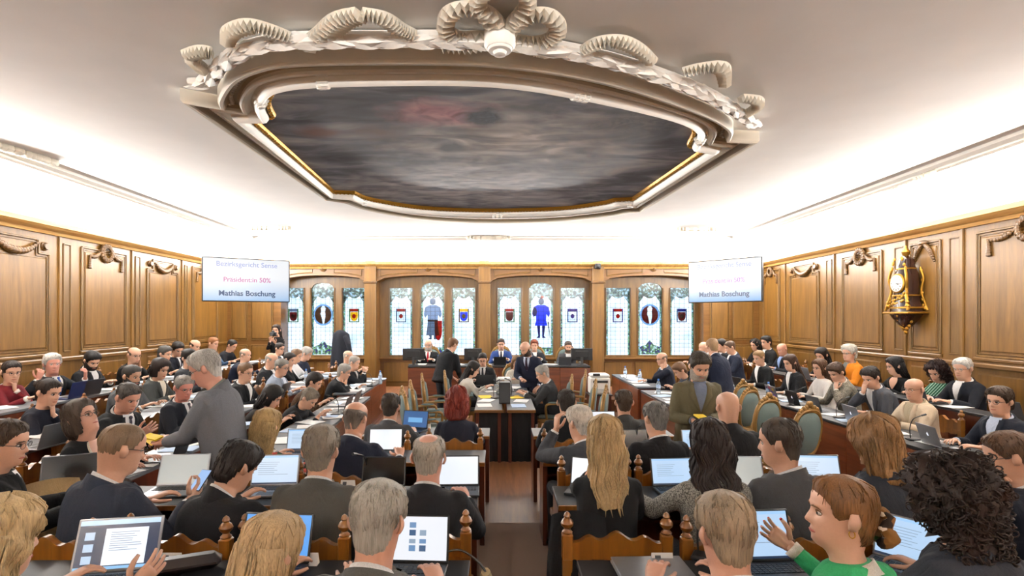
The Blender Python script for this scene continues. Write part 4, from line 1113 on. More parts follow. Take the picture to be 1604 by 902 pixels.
    if near and style == 'curly':
        for k in range(1150):
            th = rnd.uniform(-PI, PI)
            if abs(th) < .7: continue
            if rnd.random() < .7: z = rnd.uniform(-.09, .112); p = pt(th, z); nn = Vector((p.x, p.y, p.z*.6)).normalized()
            else:
                z = rnd.uniform(-.2, -.03); a = th; s = (.035-z)/(Ls+.12); ww = lerp(w0, w1, min(1, s)); p = Vector((ww*math.sin(a), -.05+.075*math.cos(a), z)); nn = Vector((p.x, p.y+.05, 0)).normalized()
            t1 = nn.orthogonal().normalized(); t2 = nn.cross(t1); r = rnd.uniform(.007, .014); q0 = rnd.uniform(0, 6.28); ax2 = (t1*math.cos(q0)+t2*math.sin(q0)); pts = []
            for i in range(9):
                b2 = i/8*PI*2.2; pts.append(xf(p+nn*(r*math.sin(b2)+.004)*.9+ax2*(r*math.cos(b2))+nn.cross(ax2)*(i/8-.5)*r*1.6-Vector((0, 0, i*.0012))))
            mb.tube(pts, [.0016*g]+[.0034*g]*7+[.0008*g], 4)
    if near and style not in ('curly',):
        # locks lying on the cap
        cnt = {'short': 420, 'crown': 300, 'balding': 220, 'full': 420, 'buzz': 150}.get(style, 260)
        for k in range(cnt):
            th = rnd.uniform(-PI, PI); z = rnd.uniform(-.07, .112)
            if offset(th, z) < T*.45: continue
            L_ = rnd.uniform(.018, .04) if style in ('short', 'crown', 'full', 'balding') else rnd.uniform(.04, .08)
            pts = []; tw = rnd.uniform(-.28, .28); zc = z
            for i in range(5):
                s = i/4; zz_ = zc-L_*s*(1 if z < .08 else .55); t2 = th+tw*L_*s*8*(1+max(0, (z-.06)*20)); p = pt(t2, max(-.10, zz_)); nn = Vector((p.x, p.y+.004, p.z-.0)).normalized()
                pts.append(xf(p+nn*(-.0005+.0022*math.sin(PI*min(1, s*1.1)))))
            wd_ = rnd.uniform(.0022, .004)*g
            mb.tube(pts, [wd_*.6, wd_, wd_, wd_*.7, wd_*.1], 3)
    mb.build('hair', hm, root, smooth='all', fix=False)
def flush_remesh():
    for o, v in REMESH:
        m = o.modifiers.new('r', 'REMESH'); m.mode = 'VOXEL'; m.voxel_size = v; m.use_smooth_shade = True
        s = o.modifiers.new('s', 'SMOOTH'); s.factor = .5; s.iterations = 2
    dg = bpy.context.evaluated_depsgraph_get(); tot = 0
    new = []
    for o, v in REMESH:
        me = bpy.data.meshes.new_from_object(o.evaluated_get(dg)); new.append((o, me))
    for o, me in new:
        o.modifiers.clear(); old = o.data; o.data = me; me.name = o.name; bpy.data.meshes.remove(old)
        me.polygons.foreach_set('use_smooth', [True]*len(me.polygons)); tot += len(me.polygons)
    print('REMESHED', len(new), 'quads', tot)
# ================================================================== FURNITURE (builders)
VELVET = plain('blue_green_velvet', '#566664', .8, bump=.2, bscale=60)
GILT = plain('gilt_wood', '#8a6834', .4, .3, bump=.3, bscale=50)
SEATL = plain('seat_leather', '#5c6b52', .5)
PAPER = plain('paper', '#eef0f0', .8); PAPERY = plain('yellow_paper', '#f0cf2c', .7); PAPERB = plain('blue_paper', '#b9d0ee', .7)
SILVER = plain('laptop_silver', '#8e9095', .35, .7); SILVD = plain('laptop_grey', '#4a4c51', .4, .5); LBLACK = plain('laptop_black', '#16171a', .4)
KEYM = plain('keys', '#1a1b1e', .5); KEYL = plain('light_keys', '#c9cbd0', .5)
def emis(name, c, s=1.0):
    k = ('emis', name, c, s)
    if k in _MC: return _MC[k]
    m = bpy.data.materials.new(name); m.use_nodes = True; nt = m.node_tree; b = nt.nodes['Principled BSDF']
    b.inputs['Base Color'].default_value = (.02, .02, .02, 1); b.inputs['Roughness'].default_value = .25
    b.inputs['Emission Color'].default_value = lin(c); b.inputs['Emission Strength'].default_value = s; _MC[k] = m; return m
def finial(mb, x, y, z0, s=1.0, M=None):
    mb.lathe([(.022*s, 0), (.026*s, .008*s), (.016*s, .018*s), (.014*s, .024*s), (.028*s, .038*s), (.031*s, .05*s), (.024*s, .064*s), (.013*s, .074*s), (.017*s, .082*s), (.013*s, .094*s), (.004*s, .102*s)], 12, (x, y, z0), 0, M)
def scallop(w, z0, amp, n=40):
    out = []
    for k in range(n+1):
        u = k/n*2-1; a = abs(u)
        h = amp*interp(a, [0, .06, .14, .22, .30, .38, .46, .54, .62, .72, .82, .92, 1], [1, .97, .82, .62, .5, .46, .52, .66, .74, .62, .4, .3, .34])
        out.append((u*w/2, z0+h))
    return out
def make_chair():
    r = empty('carved_chair')
    W2 = .25
    for sx in (-1, 1):
        mb = MB(); mb.box((sx*W2, -.225, .41), (.05, .05, .82), bev=.006); mb.box((sx*W2, -.225, .80), (.056, .056, .14), bev=.01); p = mb.build('back_post', CHAIRW, r)
        mb = MB(); finial(mb, sx*W2, -.225, .865, 1.08); mb.build('finial', CHAIRW, p)
    mb = MB(); top = scallop(2*W2-.05, .80, .075); mb.prism([(top[0][0], .74)]+[(top[-1][0], .74)][::1]+list(reversed(top)), -.243, -.207); mb.build('top_rail', CHAIRW, r, smooth=False)
    mb = MB(); bot = [(x, .70-.5*(z-.80)) for x, z in scallop(2*W2-.05, .80, .075)]
    mb.prism([(-.225, .74), (.225, .74)]+list(reversed(bot)), -.236, -.214); mb.build('carved_apron', CHAIRW, r, smooth=False)
    mb = MB(); mb.box((0, -.225, .60), (.17, .02, .22), bev=.006); mb.build('splat', MAHOG_L, r)
    mb = MB(); mb.box((0, -.225, .50), (.45, .03, .05), bev=.006); mb.build('lower_rail', CHAIRW, r)
    mb = MB(); mb.box((0, .0, .405), (.52, .45, .06), bev=.008); mb.build('seat_frame', CHAIRW, r)
    mb = MB(); mb.box((0, .005, .445), (.48, .42, .035), bev=.016); mb.build('seat', SEATL, r)
    for sx in (-1, 1):
        mb = MB(); mb.lathe([(.022, 0), (.026, .03), (.018, .06), (.022, .12), (.026, .25), (.02, .32), (.027, .35), (.027, .39)], 10, (sx*.225, .19, 0)); mb.build('leg', CHAIRW, r)
        mb = MB(); mb.box((sx*.225, 0, .14), (.025, .40, .03), bev=.005); mb.build('stretcher', CHAIRW, r)
    return r
def make_armchair():
    r = empty('upholstered_armchair'); n = 24
    def back(u, k):            # outline of the back, u around
        a = 2*PI*u; x = .26*k*math.copysign(abs(math.sin(a))**.75, math.sin(a)); z = .76+.28*k*math.copysign(abs(math.cos(a))**.75, math.cos(a)); return x, z
    def pt(x, z, y): return (x*(1 if z > .7 else .94), y-.10*(z-.5)-.235, z)
    mb = MB()
    mb.loft([[pt(*back(i/n, .86), 0.0) for i in range(n)], [pt(*back(i/n, .86), .03) for i in range(n)], [pt(*back(i/n, .7), .06) for i in range(n)], [pt(*back(i/n, .3), .07) for i in range(n)]], False, True)
    mb.loft([[pt(*back(i/n, .86), 0.0) for i in range(n)], [pt(*back(i/n, .8), -.03) for i in range(n)], [pt(*back(i/n, .3), -.035) for i in range(n)]], False, True)
    mb.build('back_cushion', VELVET, r, smooth='all')
    mb = MB(); P = [pt(*back(i/n, .93), .0) for i in range(n)]; P.append(P[0]); mb.tube(P, .028, 8, cap=False); fr = mb.build('back_frame', GILT, r)
    mb = MB(); rnd = random.Random(5)
    for k in range(15):
        t = k/14*2-1; x = t*.17; z = 1.045-.05*t*t+(.045 if abs(t) < .25 else .015*(k % 2)); mb.ball(pt(x, z, 0), (.03, .022, .028+.012*(1-abs(t))), 7, 5)
    mb.build('crest_carving', GILT, fr)
    mb = MB(); mb.box((0, .0, .40), (.60, .54, .07), bev=.02); mb.build('seat_frame', GILT, r)
    mb = MB(); mb.box((0, .02, .45), (.54, .48, .08), bev=.035); mb.build('seat', VELVET, r)
    for s in (-1, 1):
        mb = MB(); mb.tube(catmull([(s*.25, -.26, .66), (s*.29, -.08, .68), (s*.30, .10, .67), (s*.29, .14, .60), (s*.28, .12, .42)], 4), .02, 7); ar = mb.build('arm', GILT, r)
        mb = MB(); mb.ball((s*.295, -.0, .695), (.028, .11, .018), 10, 6); mb.build('arm_pad', VELVET, ar)
        for y in (-.22, .22):
            mb = MB(); mb.tube(catmull([(s*.27, y, .40), (s*.285, y*1.1, .28), (s*.25, y*1.02, .12), (s*.275, y*1.12, .0)], 4), [.032, .032, .03, .028, .026, .023, .021, .019, .018, .018, .019, .02, .022], 8); mb.build('leg', GILT, r)
    return r
def desk(name, x0, x1, depth, label, group, loc, rz=0., h=.75, style='row', npan=3, topm=None):
    """x0..x1 along the desk, sitters on the -y side, front panel on +y; local z from own floor"""
    r = empty(name, loc, rz); tag(r, label, 'desk', group); w = x1-x0; c = (x0+x1)/2
    mb = MB(); mb.box((c, depth/2, h-.016), (w, depth, .032), bev=.004); mb.build('desk_top', topm or BLACKTOP, r)
    mb = MB(); mb.box((c, -.004, h-.018), (w, .016, .034), bev=.004); mb.build('edge_strip', CHAIRW if style != 'front' else OAK_X, r)
    body = MAHOG if style != 'dark' else BLACKP
    for x in (x0+.025, x1-.025):
        mb = MB(); mb.box((x, depth/2+.02, (h-.035)/2), (.04, depth-.08, h-.035), bev=.005); mb.build('side_panel', body, r)
    if style == 'front':
        pw = w/npan
        for k in range(npan):
            mb = MB(); mb.box((x0+pw*(k+.5), depth-.02, (h-.04)/2), (pw-.006, .03, h-.04), bev=.005); mb.build('front_panel', MAHOG_L, r)
        mb = MB(); mb.box((c, depth-.012, .04), (w, .05, .08), bev=.006); mb.build('plinth', MAHOG, r)
    else:
        mb = MB(); mb.box((c, depth-.05, h-.25), (w-.06, .022, .42), bev=.004); mb.build('modesty_panel', body, r)
        mb = MB(); mb.box((c, depth*.5, h-.13), (w-.06, depth-.12, .016)); mb.build('shelf', body, r)
    return r
SCREENS = {}
def laptop(label, loc, rz, scr='white', lid=108, w=.325, body=None, logo=False, group='laptops on the desks', keyb=True, closed=False, scale=1.0):
    body = body or LBLACK; dp = w*.68; hl = w*.65
    r = empty('laptop', loc, rz); tag(r, label, 'laptop', group); r.scale = (scale,)*3
    mb = MB(); mb.box((0, 0, .009), (w, dp, .016), bev=.004); mb.build('base', body, r)
    if not closed:
        kb = MB(); cw = w*.88/13
        for i in range(5):
            for j in range(13): kb.box((-w*.44+cw*(j+.5), .085*dp+dp*.075*(i-.6)+.0, .0185), (cw*.82, dp*.06, .003))
        k = kb.build('keyboard', KEYM if body is not SILVER or True else KEYL, r, smooth=False); tag(k, kind='stuff')
        mb = MB(); mb.box((0, -dp*.28, .0176), (w*.32, dp*.3, .001)); mb.build('trackpad', SILVD, r, smooth=False)
    a = math.radians(180-lid if not closed else 0)
    if closed: M = Matrix.Translation((0, 0, .022))
    # lid in its own frame: u along x, v up from the hinge; screen faces the sitter (-y)
    a = math.radians(lid-90) if not closed else -PI/2
    vdir = Vector((0, math.sin(a), math.cos(a))) if not closed else Vector((0, -1, 0)); nd = Vector((0, -math.cos(a), math.sin(a))) if not closed else Vector((0, 0, -1))
    hp = Vector((0, dp/2-.004, .016 if not closed else .024)); ux = Vector((1, 0, 0)); back = -nd
    M = Matrix(((ux.x, back.x, vdir.x, hp.x), (ux.y, back.y, vdir.y, hp.y), (ux.z, back.z, vdir.z, hp.z), (0, 0, 0, 1)))
    lm = MB(); lm.box((0, .004, hl/2), (w, .008, hl), bev=.0035, M=M); ld = lm.build('lid', body, r)
    if not closed:
        sm = MB(); W_, H_ = w*.94, hl*.90; z0 = hl*.06
        q = lambda x, z, y=-.0012: M @ Vector((x, y, z))
        if scr != 'off': sm.add([q(-W_/2, z0), q(W_/2, z0), q(W_/2, z0+H_), q(-W_/2, z0+H_)], [(0, 1, 2, 3)])
        cols = {'white': '#eef5ff', 'doc': '#2c3f5c', 'mail': '#cfe4fb', 'sheet': '#b9d8f8', 'grey': '#c9ccc6', 'blue': '#4f9be6', 'pics': '#f5f8ff', 'photo': '#1d5f9e', 'off': '#08090c'}
        if scr == 'off': sm.add([q(-W_/2, z0), q(W_/2, z0), q(W_/2, z0+H_), q(-W_/2, z0+H_)], [(0, 1, 2, 3)])
        so = sm.build('screen', emis('screen_'+scr, cols[scr], {'off': 0.0, 'grey': .55, 'doc': .7, 'blue': .9, 'photo': .7}.get(scr, .78)) if scr != 'off' else plain('screen_off', '#0b0c0f', .15), ld, smooth=False)
        def rect(name, x0, x1, y0, y1, m, y=-.0022):
            t = MB(); t.add([q(-W_/2+x0*W_, z0+y0*H_, y), q(-W_/2+x1*W_, z0+y0*H_, y), q(-W_/2+x1*W_, z0+y1*H_, y), q(-W_/2+x0*W_, z0+y1*H_, y)], [(0, 1, 2, 3)]); return t.build(name, m, ld, smooth=False)
        def lines(x0, x1, y0, y1, n, m, seed=0):
            t = MB(); rd = random.Random(seed)
            for k in range(n):
                yy = lerp(y1, y0, (k+.5)/n); e = x1-(x1-x0)*rd.random()*.5
                t.add([q(-W_/2+x0*W_, z0+(yy-.006)*H_, -.0032), q(-W_/2+e*W_, z0+(yy-.006)*H_, -.0032), q(-W_/2+e*W_, z0+(yy+.006)*H_, -.0032), q(-W_/2+x0*W_, z0+(yy+.006)*H_, -.0032)], [(0, 1, 2, 3)])
            o = t.build('text_lines', m, ld, smooth=False); tag(o, kind='stuff'); return o
        GT = emis('text_grey', '#8fa3bd', .6)
        if scr == 'doc':
            rect('title_bar', 0, 1, .9, 1, emis('pale_bar', '#bcd8f2', .9)); rect('task_bar', 0, 1, 0, .06, emis('bar', '#8fc1ea', .9)); rect('page', .33, .86, .08, .82, emis('page', '#e6f0ff', .95))
            for k in range(3): rect('thumbnail', .08, .2, .12+.24*k, .28+.24*k, emis('thumb', '#bcd6f0', .8))
            lines(.4, .8, .35, .76, 9, GT, 3)
        elif scr in ('mail', 'sheet'):
            rect('top_bar', 0, 1, .93, 1, emis('topbar', '#9cc6ee', .9)); rect('task_bar', 0, 1, 0, .05, emis('dark_bar', '#223a5a', .6)); lines(.12, .8, .3, .8, 7, GT, 5)
        elif scr == 'blue':
            rect('task_bar', 0, 1, 0, .1, emis('dark_bar', '#223a5a', .6)); rect('header', .05, .7, .78, .86, emis('deep_blue', '#1c4fb0', .8))
        elif scr == 'pics':
            t = random.Random(2)
            for k in range(7): rect('picture', .42+.16*(k % 2), .52+.16*(k % 2), .2+.18*(k//2), .3+.18*(k//2)+.04*t.random(), emis('pic%d' % (k % 3), ['#7fa8d8', '#4c6f9a', '#a8bfd8'][k % 3], .6))
        elif scr == 'photo':
            rect('highlight', .2, .8, .3, .6, emis('pale_blue', '#6fb6f0', .7))
    if logo:
        lg = MB(); c = Vector((0, .0095, hl*.52)); pts = []
        for k in range(20):
            t = 2*PI*k/20; rr = .017*(1-.10*max(0, math.cos(t-PI/2))**6+.0)
            x, z = rr*math.sin(t)*.95, rr*math.cos(t)
            if x > .010 and -.006 < z < .010: x = .010-.005*math.cos((z-.002)/.008*PI/2)
            pts.append((x, z))
        lg.add([M @ Vector((c.x-x, c.y, c.z+z)) for x, z in pts], [tuple(range(20))])
        lg.add([M @ Vector((c.x-x, c.y, c.z+z)) for x, z in ((.0, .018), (.006, .022), (.007, .029), (.001, .026))], [(0, 1, 2, 3)])
        lg.build('lid_logo', emis('lid_logo', '#f0f4ff', .8), ld, smooth=False)
    return r
def paper(label, loc, rz, m=None, w=.21, h=.297, cat='paper', group='papers on the desks', tilt=(0, 0), t=.004, name='paper_sheet'):
    mb = MB(); n = 4; rows = []
    for i in range(n+1):
        y = -h/2+h*i/n; zc = .0015*math.sin(i*1.7); rows.append([(-w/2, y, zc), (w/2, y, zc), (w/2, y, zc+t), (-w/2, y, zc+t)])
    mb.loft(rows); o = mb.build(name, m or PAPER, None, smooth=False); o.location = loc; o.rotation_euler = (tilt[0], tilt[1], rz); tag(o, label, cat, group); return o
def mic(label, loc, rz, h=.3):
    r = empty('gooseneck_microphone', loc, rz); tag(r, label, 'microphone', 'gooseneck microphones')
    mb = MB(); mb.box((0, 0, .012), (.09, .12, .024), bev=.008); mb.build('base', BLACKP, r)
    mb = MB(); mb.tube(catmull([(0, .03, .02), (0, .035, h*.5), (0, .0, h*.85), (0, -.09, h)], 5), .005, 6); mb.build('stem', BLACKP, r)
    mb = MB(); mb.tube([(0, -.09, h), (0, -.135, h+.012)], [.009, .011], 8); mb.build('capsule', BLACKP, r)
    return r
def bottle(label, loc, s=1.0, m=None):
    r = empty('water_bottle', loc); tag(r, label, 'bottle', 'water bottles on the desks'); r.scale = (s,)*3
    mb = MB(); mb.lathe([(.028, 0), (.032, .006), (.032, .06), (.029, .07), (.032, .08), (.032, .15), (.024, .175), (.012, .195), (.012, .205)], 12); mb.build('bottle_body', m or BOTG, r)
    mb = MB(); mb.lathe([(.014, .2), (.014, .222), (.012, .224)], 10); mb.build('cap', CAPB, r)
    mb = MB(); mb.lathe([(.0325, .09), (.0328, .092), (.0328, .13), (.0325, .132)], 12); mb.build('paper_label', PAPERB, r); return r
BOTG = bpy.data.materials.new('bottle_plastic'); nt, N, L, b = nodes_of(BOTG); b.inputs['Base Color'].default_value = (.75, .86, .95, 1); b.inputs['Roughness'].default_value = .08; b.inputs['Transmission Weight'].default_value = .8; b.inputs['IOR'].default_value = 1.2
CAPB = plain('blue_cap', '#3f74c0', .4)
def monitor(label, loc, rz, w=.5, h=.3):
    r = empty('monitor', loc, rz); tag(r, label, 'monitor', 'monitors on the presiding desk')
    mb = MB(); mb.box((0, 0, .11+h/2), (w, .03, h), bev=.008); mb.box((0, .025, .11+h/2), (w*.6, .03, h*.6), bev=.01); mb.build('housing', BLACKP, r)
    mb = MB(); mb.box((0, -.016, .11+h/2), (w-.02, .003, h-.02)); mb.build('screen', plain('screen_off', '#0b0c0f', .15), r, smooth=False)
    mb = MB(); mb.box((0, .03, .09), (.06, .03, .18), bev=.006); mb.build('stand_neck', DARKG, r)
    mb = MB(); mb.box((0, .03, .008), (.22, .16, .016), bev=.006); mb.build('stand_foot', DARKG, r)
    return r
# ================================================================== ASSEMBLY
def dx(px, x): return F_PX*x/(px-VX)
T1, T2, T3, T4 = TIER
FL = SIDE_T
# ---- desks of the centre blocks (sitters on the near side)
ROWS = [(2.2, .42, T1, 'nearest'), (3.5, .40, T2, 'second'), (4.7, .44, T3, 'third'), (5.95, .44, T4, 'front')]
EXT = {0: ((-2.75, -1.45, -.13), (.375, 1.62, 2.9)), 1: ((-3.1, -1.6, -.13), (.385, 1.65, 2.95)), 2: ((-2.3, -1.2, -.11), (.385, 1.35, 2.3)), 3: ((-1.5, -.8, -.09), (.385, 1.2, 1.95))}
for k, (y, dp, z, nm) in enumerate(ROWS):
    for s, side in ((0, 'left'), (1, 'right')):
        a, m, b = EXT[k][s]
        for (u, v) in ((a, m), (m, b)):
            near_aisle = (v == b) if s == 0 else (u == a)
            desk('bench_desk', u+.004, v-.004, dp, 'black-topped desk of the %s row %s of the aisle, %s' % (nm, side, 'beside the aisle' if near_aisle else 'away from the aisle'), 'bench desks of the centre rows', (0, y, z), topm=BLACKTOP if k < 2 else GREYTOP)
# ---- desks along the sides
def ydesk(y0, y1, xs_, depth, z, facing, label, style='row', npan=4, topm=None, slant=0.):
    """desk running away from the viewer; xs_ = sitter edge; facing +1 = sitters look right, -1 = left"""
    rz = -PI/2 if facing > 0 else PI/2
    L_ = y1-y0; ym = (y0+y1)/2
    return desk('side_desk', -L_/2, L_/2, depth, label, 'desks along the sides', (xs_, ym, z), rz+slant, style=style, npan=npan, topm=topm)
LT = plain('grey_desk_top', '#5b5f65', .4)
ydesk(5.2, 8.9, -2.52, .5, 0, 1, 'front desk of the left side with a reddish wooden front and scattered papers', 'front', 5, GREYTOP, .04)
ydesk(9.25, 11.7, -2.86, .5, 0, 1, 'front desk of the left side nearest the windows, wooden front', 'front', 3, GREYTOP, .04)
for k, (y0, y1) in enumerate(((3.7, 6.1), (6.6, 9.2), (9.25, 12.2))):
    ydesk(y0, y1, (-3.12, -3.6, -3.74)[k], .36, FL[1], 1, 'second desk row on the left, %s' % ('beside the man in the grey jacket', 'middle length behind the front desk', 'stretch closest to the windows')[k], topm=LT)
for k, (y0, y1) in enumerate(((4.4, 7.0), (7.05, 9.6), (9.65, 12.6))):
    ydesk(y0, y1, (-4.3, -4.5, -4.72)[k], .34, FL[2], 1, 'third desk row on the left, %s' % ('nearest stretch before the woman in navy', 'middle stretch', 'far stretch towards the windows')[k], topm=LT)
for k, (y0, y1) in enumerate(((5.4, 8.0), (8.05, 10.6), (10.65, 13.2))):
    ydesk(y0, y1, (-5.66, -5.72, -5.8)[k], .36, FL[3], 1, 'rear desk row along the left wall, %s' % ('nearest stretch', 'middle stretch', 'far stretch')[k], topm=LT)
for k, (y0, y1) in enumerate(((5.05, 7.3), (7.32, 9.1), (9.12, 10.95))):
    ydesk(y0, y1, 4.78, .58, 0, -1, 'long dark desk on the right, reddish front, %s' % ('stretch under the silver laptops', 'middle stretch by the white blouse', 'far stretch by the man in black')[k], 'front', 3, BLACKTOP)
for k, (y0, y1) in enumerate(((4.2, 7.4), (7.42, 10.2), (10.22, 12.8))):
    ydesk(y0, y1, 5.74, .26, .2, -1, 'narrow rear desk along the right wall, %s' % ('nearest stretch', 'middle stretch', 'far stretch')[k], topm=BLACKTOP)
ydesk(10.1, 12.4, 3.1, .5, 0, -1, 'front desk of the right side nearest the printer, wooden front', 'front', 3, GREYTOP)
ydesk(7.5, 9.7, 3.05, .5, 0, -1, 'front desk of the right side behind the man in the olive jacket', 'front', 3, GREYTOP)
# presiding desk
pd = desk('presiding_desk', -2.05, 2.0, .7, 'long reddish wooden presiding desk on the platform', None, (0, 12.7, .27), PI, h=.70, style='front', npan=6); pd.location = (0, 12.72, .27)
# centre tables
for s, x0, x1, w in ((0, -.33, .06, 'left'), (1, .13, .53, 'right')):
    for k, (y0, y1) in enumerate(((7.62, 9.1), (9.12, 10.6))):
        r = empty('council_table', ((x0+x1)/2, y0, 0)); tag(r, 'oak-edged table in the centre, %s of the pair, %s end' % (w, ('near', 'far')[k]), 'table', 'tables in the centre')
        L_ = y1-y0; mb = MB(); mb.box((0, L_/2, .733), (x1-x0, L_, .034), bev=.004); mb.build('table_top', GREYTOP, r)
        mb = MB(); mb.box((0, -.006, .73), (x1-x0, .014, .04), bev=.003); mb.build('edge_strip', OAK_X, r)
        for sx in (-1, 1):
            for yy in (.05, L_-.05): mb = MB(); mb.box((sx*((x1-x0)/2-.04), yy, .358), (.045, .045, .716), bev=.006); mb.build('leg', MAHOG, r)
        if k == 0:
            mb = MB(); n = 16; mb.loft([[(-(x1-x0)/2-(.07 if s else 0)+(x1-x0+(.07 if s else 0))*j/n, .06+(.012*math.sin(j*1.9) if z < .3 else .003*math.sin(j*1.9)), z) for j in range(n+1)] for z in (.01, .3, .7)], False, False, closed=False); mb.build('black_skirt', BLACKCLOTH, r)
# ---- chairs
CH = make_chair(); AC = make_armchair(); used = {'c': False, 'a': False}
def chair_at(loc, rz, label, arm=False):
    k = 'a' if arm else 'c'; src = AC if arm else CH
    o = copy_tree(src) if used[k] else src; used[k] = True
    o.location = loc; o.rotation_euler = (0, 0, rz)
    tag(o, label, 'armchair' if arm else 'chair', 'green armchairs' if arm else 'carved oak chairs'); return o
PEOPLE = []
def P(who, extra, px, py, d, rz, floor=0., chair='c', **kw):
    r, A = person((who+', '+extra) if extra else who, px, py, d, rz, floor, **kw)
    R = Matrix.Rotation(math.radians(rz), 3, 'Z'); 
    if chair:
        q = r.location+R @ Vector((0, -.01, 0))
        chair_at((q.x, q.y, floor), math.radians(rz if abs(rz) > 60 else rz*.3), ('green armchair of the ' if chair == 'a' else 'carved oak chair of the ')+who, chair == 'a')
    if len(r['label'].split()) > 16: CHECK.append('LONG '+r['label'])
    PEOPLE.append((r, A, who)); return r, A, R
BK, NV, GR, DK, CH_ = '#17181b', '#20263a', '#55575b', '#22242a', '#3a3b40'
DSK = ((.17, .46, .81), (.17, .46, .81))
# centre-left, nearest row
P('grey-haired man in charcoal suit', 'nearest left of the aisle, seen from behind', 592, 816, 1.98, -4, T1, near=True, hair=('short', '#9a958c', {'t': 1.2}), top=('suit', '#5a5953'), lean=12, pitch=16, yaw=-6, arms=DSK, g=1.04, skin='#d79f86')
P('blonde woman with straight hair', 'nearest row, hair falling over her shoulders', 425, 866, 2.0, -12, T1, near=True, sex='f', hair=('long', '#bda27a', {'l': 1.25, 'w': 1.35, 't': 1.0}), top=('sweater', '#3a3c44'), lean=12, pitch=14, yaw=-14, arms=DSK)
P('blond person at the left edge', 'nearest row, hand held open beside a laptop', 0, 846, 1.9, -14, T1, near=True, hair=('wavy', '#bfa67c', {'l': .6}), top=('suit', '#8b867a'), lean=10, pitch=10, yaw=-10, arms=((.22, .44, .84), DSK[1]), hr=((.25, .7, .5), (-.9, .3, .1), .3))
# centre-right, nearest row
P('man with short sandy-grey hair', 'nearest right of the aisle, seen from behind', 1137, 834, 1.98, 2, T1, near=True, hair=('short', '#8d7a63', {'t': 1.2}), top=('suit', '#2b3350'), lean=12, pitch=14, yaw=2, arms=DSK, g=1.04, skin='#d79f86')
P('woman in a green cardigan', 'head turned left, leopard scrunchie in her brown hair', 1318, 803, 2.0, 22, T1, near=True, sex='f', hair=('updo', '#6e4a28', {'r': .04, 'at': (0, -.115, -.035)}), top=('collared', '#2f9a62'), shirt='#efece6', lean=10, pitch=0, yaw=52, arms=((.12, .44, .93), (.30, .42, .84)), hr=((-.55, .55, .55), (-.6, -.3, .5), .5), hl=((.35, .7, -.05), (.1, 0, -1), .35), nails=True, skin='#e0ae93')
P('woman with big dark curly hair', 'nearest row on the right in a grey jacket', 1490, 780, 2.1, 8, T1, near=True, sex='f', hair=('curly', '#33221a', {'t': 1.0}), top=('suit', '#3b3e48'), lean=12, pitch=12, yaw=8, arms=DSK)
# second row left
P('balding man in black suit', 'second row beside the aisle, grey hair round a pink crown', 672, 716, 3.15, -4, T2, near=True, hair=('crown', '#9c958b'), top=('suit', '#232327'), lean=10, pitch=12, arms=DSK, g=1.04, skin='#dba08a')
P('man with thick grey-brown hair', 'second row in an olive-grey suit, seen from behind', 503, 706, 3.1, -2, T2, near=True, hair=('short', '#7d7468', {'t': 1.3}), top=('suit', '#504e48'), lean=12, pitch=8, arms=DSK, g=1.04)
P('dark-haired man bent over his screen', 'second row in a black jacket', 372, 734, 3.14, -14, T2, near=True, hair=('full', '#2a2320'), top=('suit', '#1a1b20'), lean=17, pitch=32, yaw=-20, arms=((.25, .46, .83), DSK[1]), g=1.02)
P('short-haired man in blue-grey suit', 'second row on the left, holding a phone', 190, 702, 3.08, -22, T2, near=True, hair=('buzz', '#6f5a44'), top=('suit', '#343c4e'), lean=12, pitch=16, yaw=-18, arms=((.20, .45, .86), DSK[1]), hr=((-.15, .75, .5), (-.8, -.3, .1), .8), glasses=True, g=1.1)
P('man with glasses at the left edge', 'second row in a black jacket', 8, 694, 3.12, -45, T2, hair=('short', '#4b3b2e'), top=('suit', '#141518'), lean=8, pitch=10, yaw=-30, arms=((.1, .5, .82), DSK[1]), glasses=True, near=True)
# second row right
P('blonde woman in black top', 'second row beside the aisle, hair to her shoulders', 948, 690, 3.1, -4, T2, near=True, sex='f', hair=('long', '#ad9268', {'l': .82, 'w': 1.0, 'wave': .6}), top=('sweater', '#17171a'), lean=8, pitch=8, yaw=4, arms=((.14, .46, .81), 'cheek'))
P('woman with long dark wavy hair', 'second row in a grey tweed jacket', 1112, 698, 3.05, 0, T2, near=True, sex='f', hair=('long', '#2a1c18', {'l': 1.15, 'w': 1.35, 'wave': 1.4, 't': 1.2}), top=('suit', ('tweed', '#57554f', '#8b8880')), lean=8, pitch=6, yaw=-4, arms=((.26, .44, .82), (.34, .46, .84)))
P('man with receding dark hair', 'second row in a grey jacket, face turned left', 1222, 693, 3.1, 8, T2, near=True, hair=('short', '#4a4038', {'rec': .04, 't': .9}), top=('suit', '#4a4a4c'), lean=12, pitch=8, yaw=42, arms=DSK, g=1.03)
P('woman with wavy light-brown hair', 'second row in a slate jacket', 1370, 690, 3.05, 6, T2, near=True, sex='f', hair=('wavy', '#8a6640'), top=('suit', '#383b44'), lean=10, pitch=10, yaw=8, arms=((.1, .46, .84), (.28, .46, .84)))
P('man with glasses at the right edge', 'second row in a navy suit, face turned left', 1580, 714, 3.02, 22, T2, near=True, hair=('short', '#5a4230'), top=('suit', '#1d2333'), lean=10, pitch=16, yaw=36, arms=(DSK[0], 'mouth'), glasses=True)
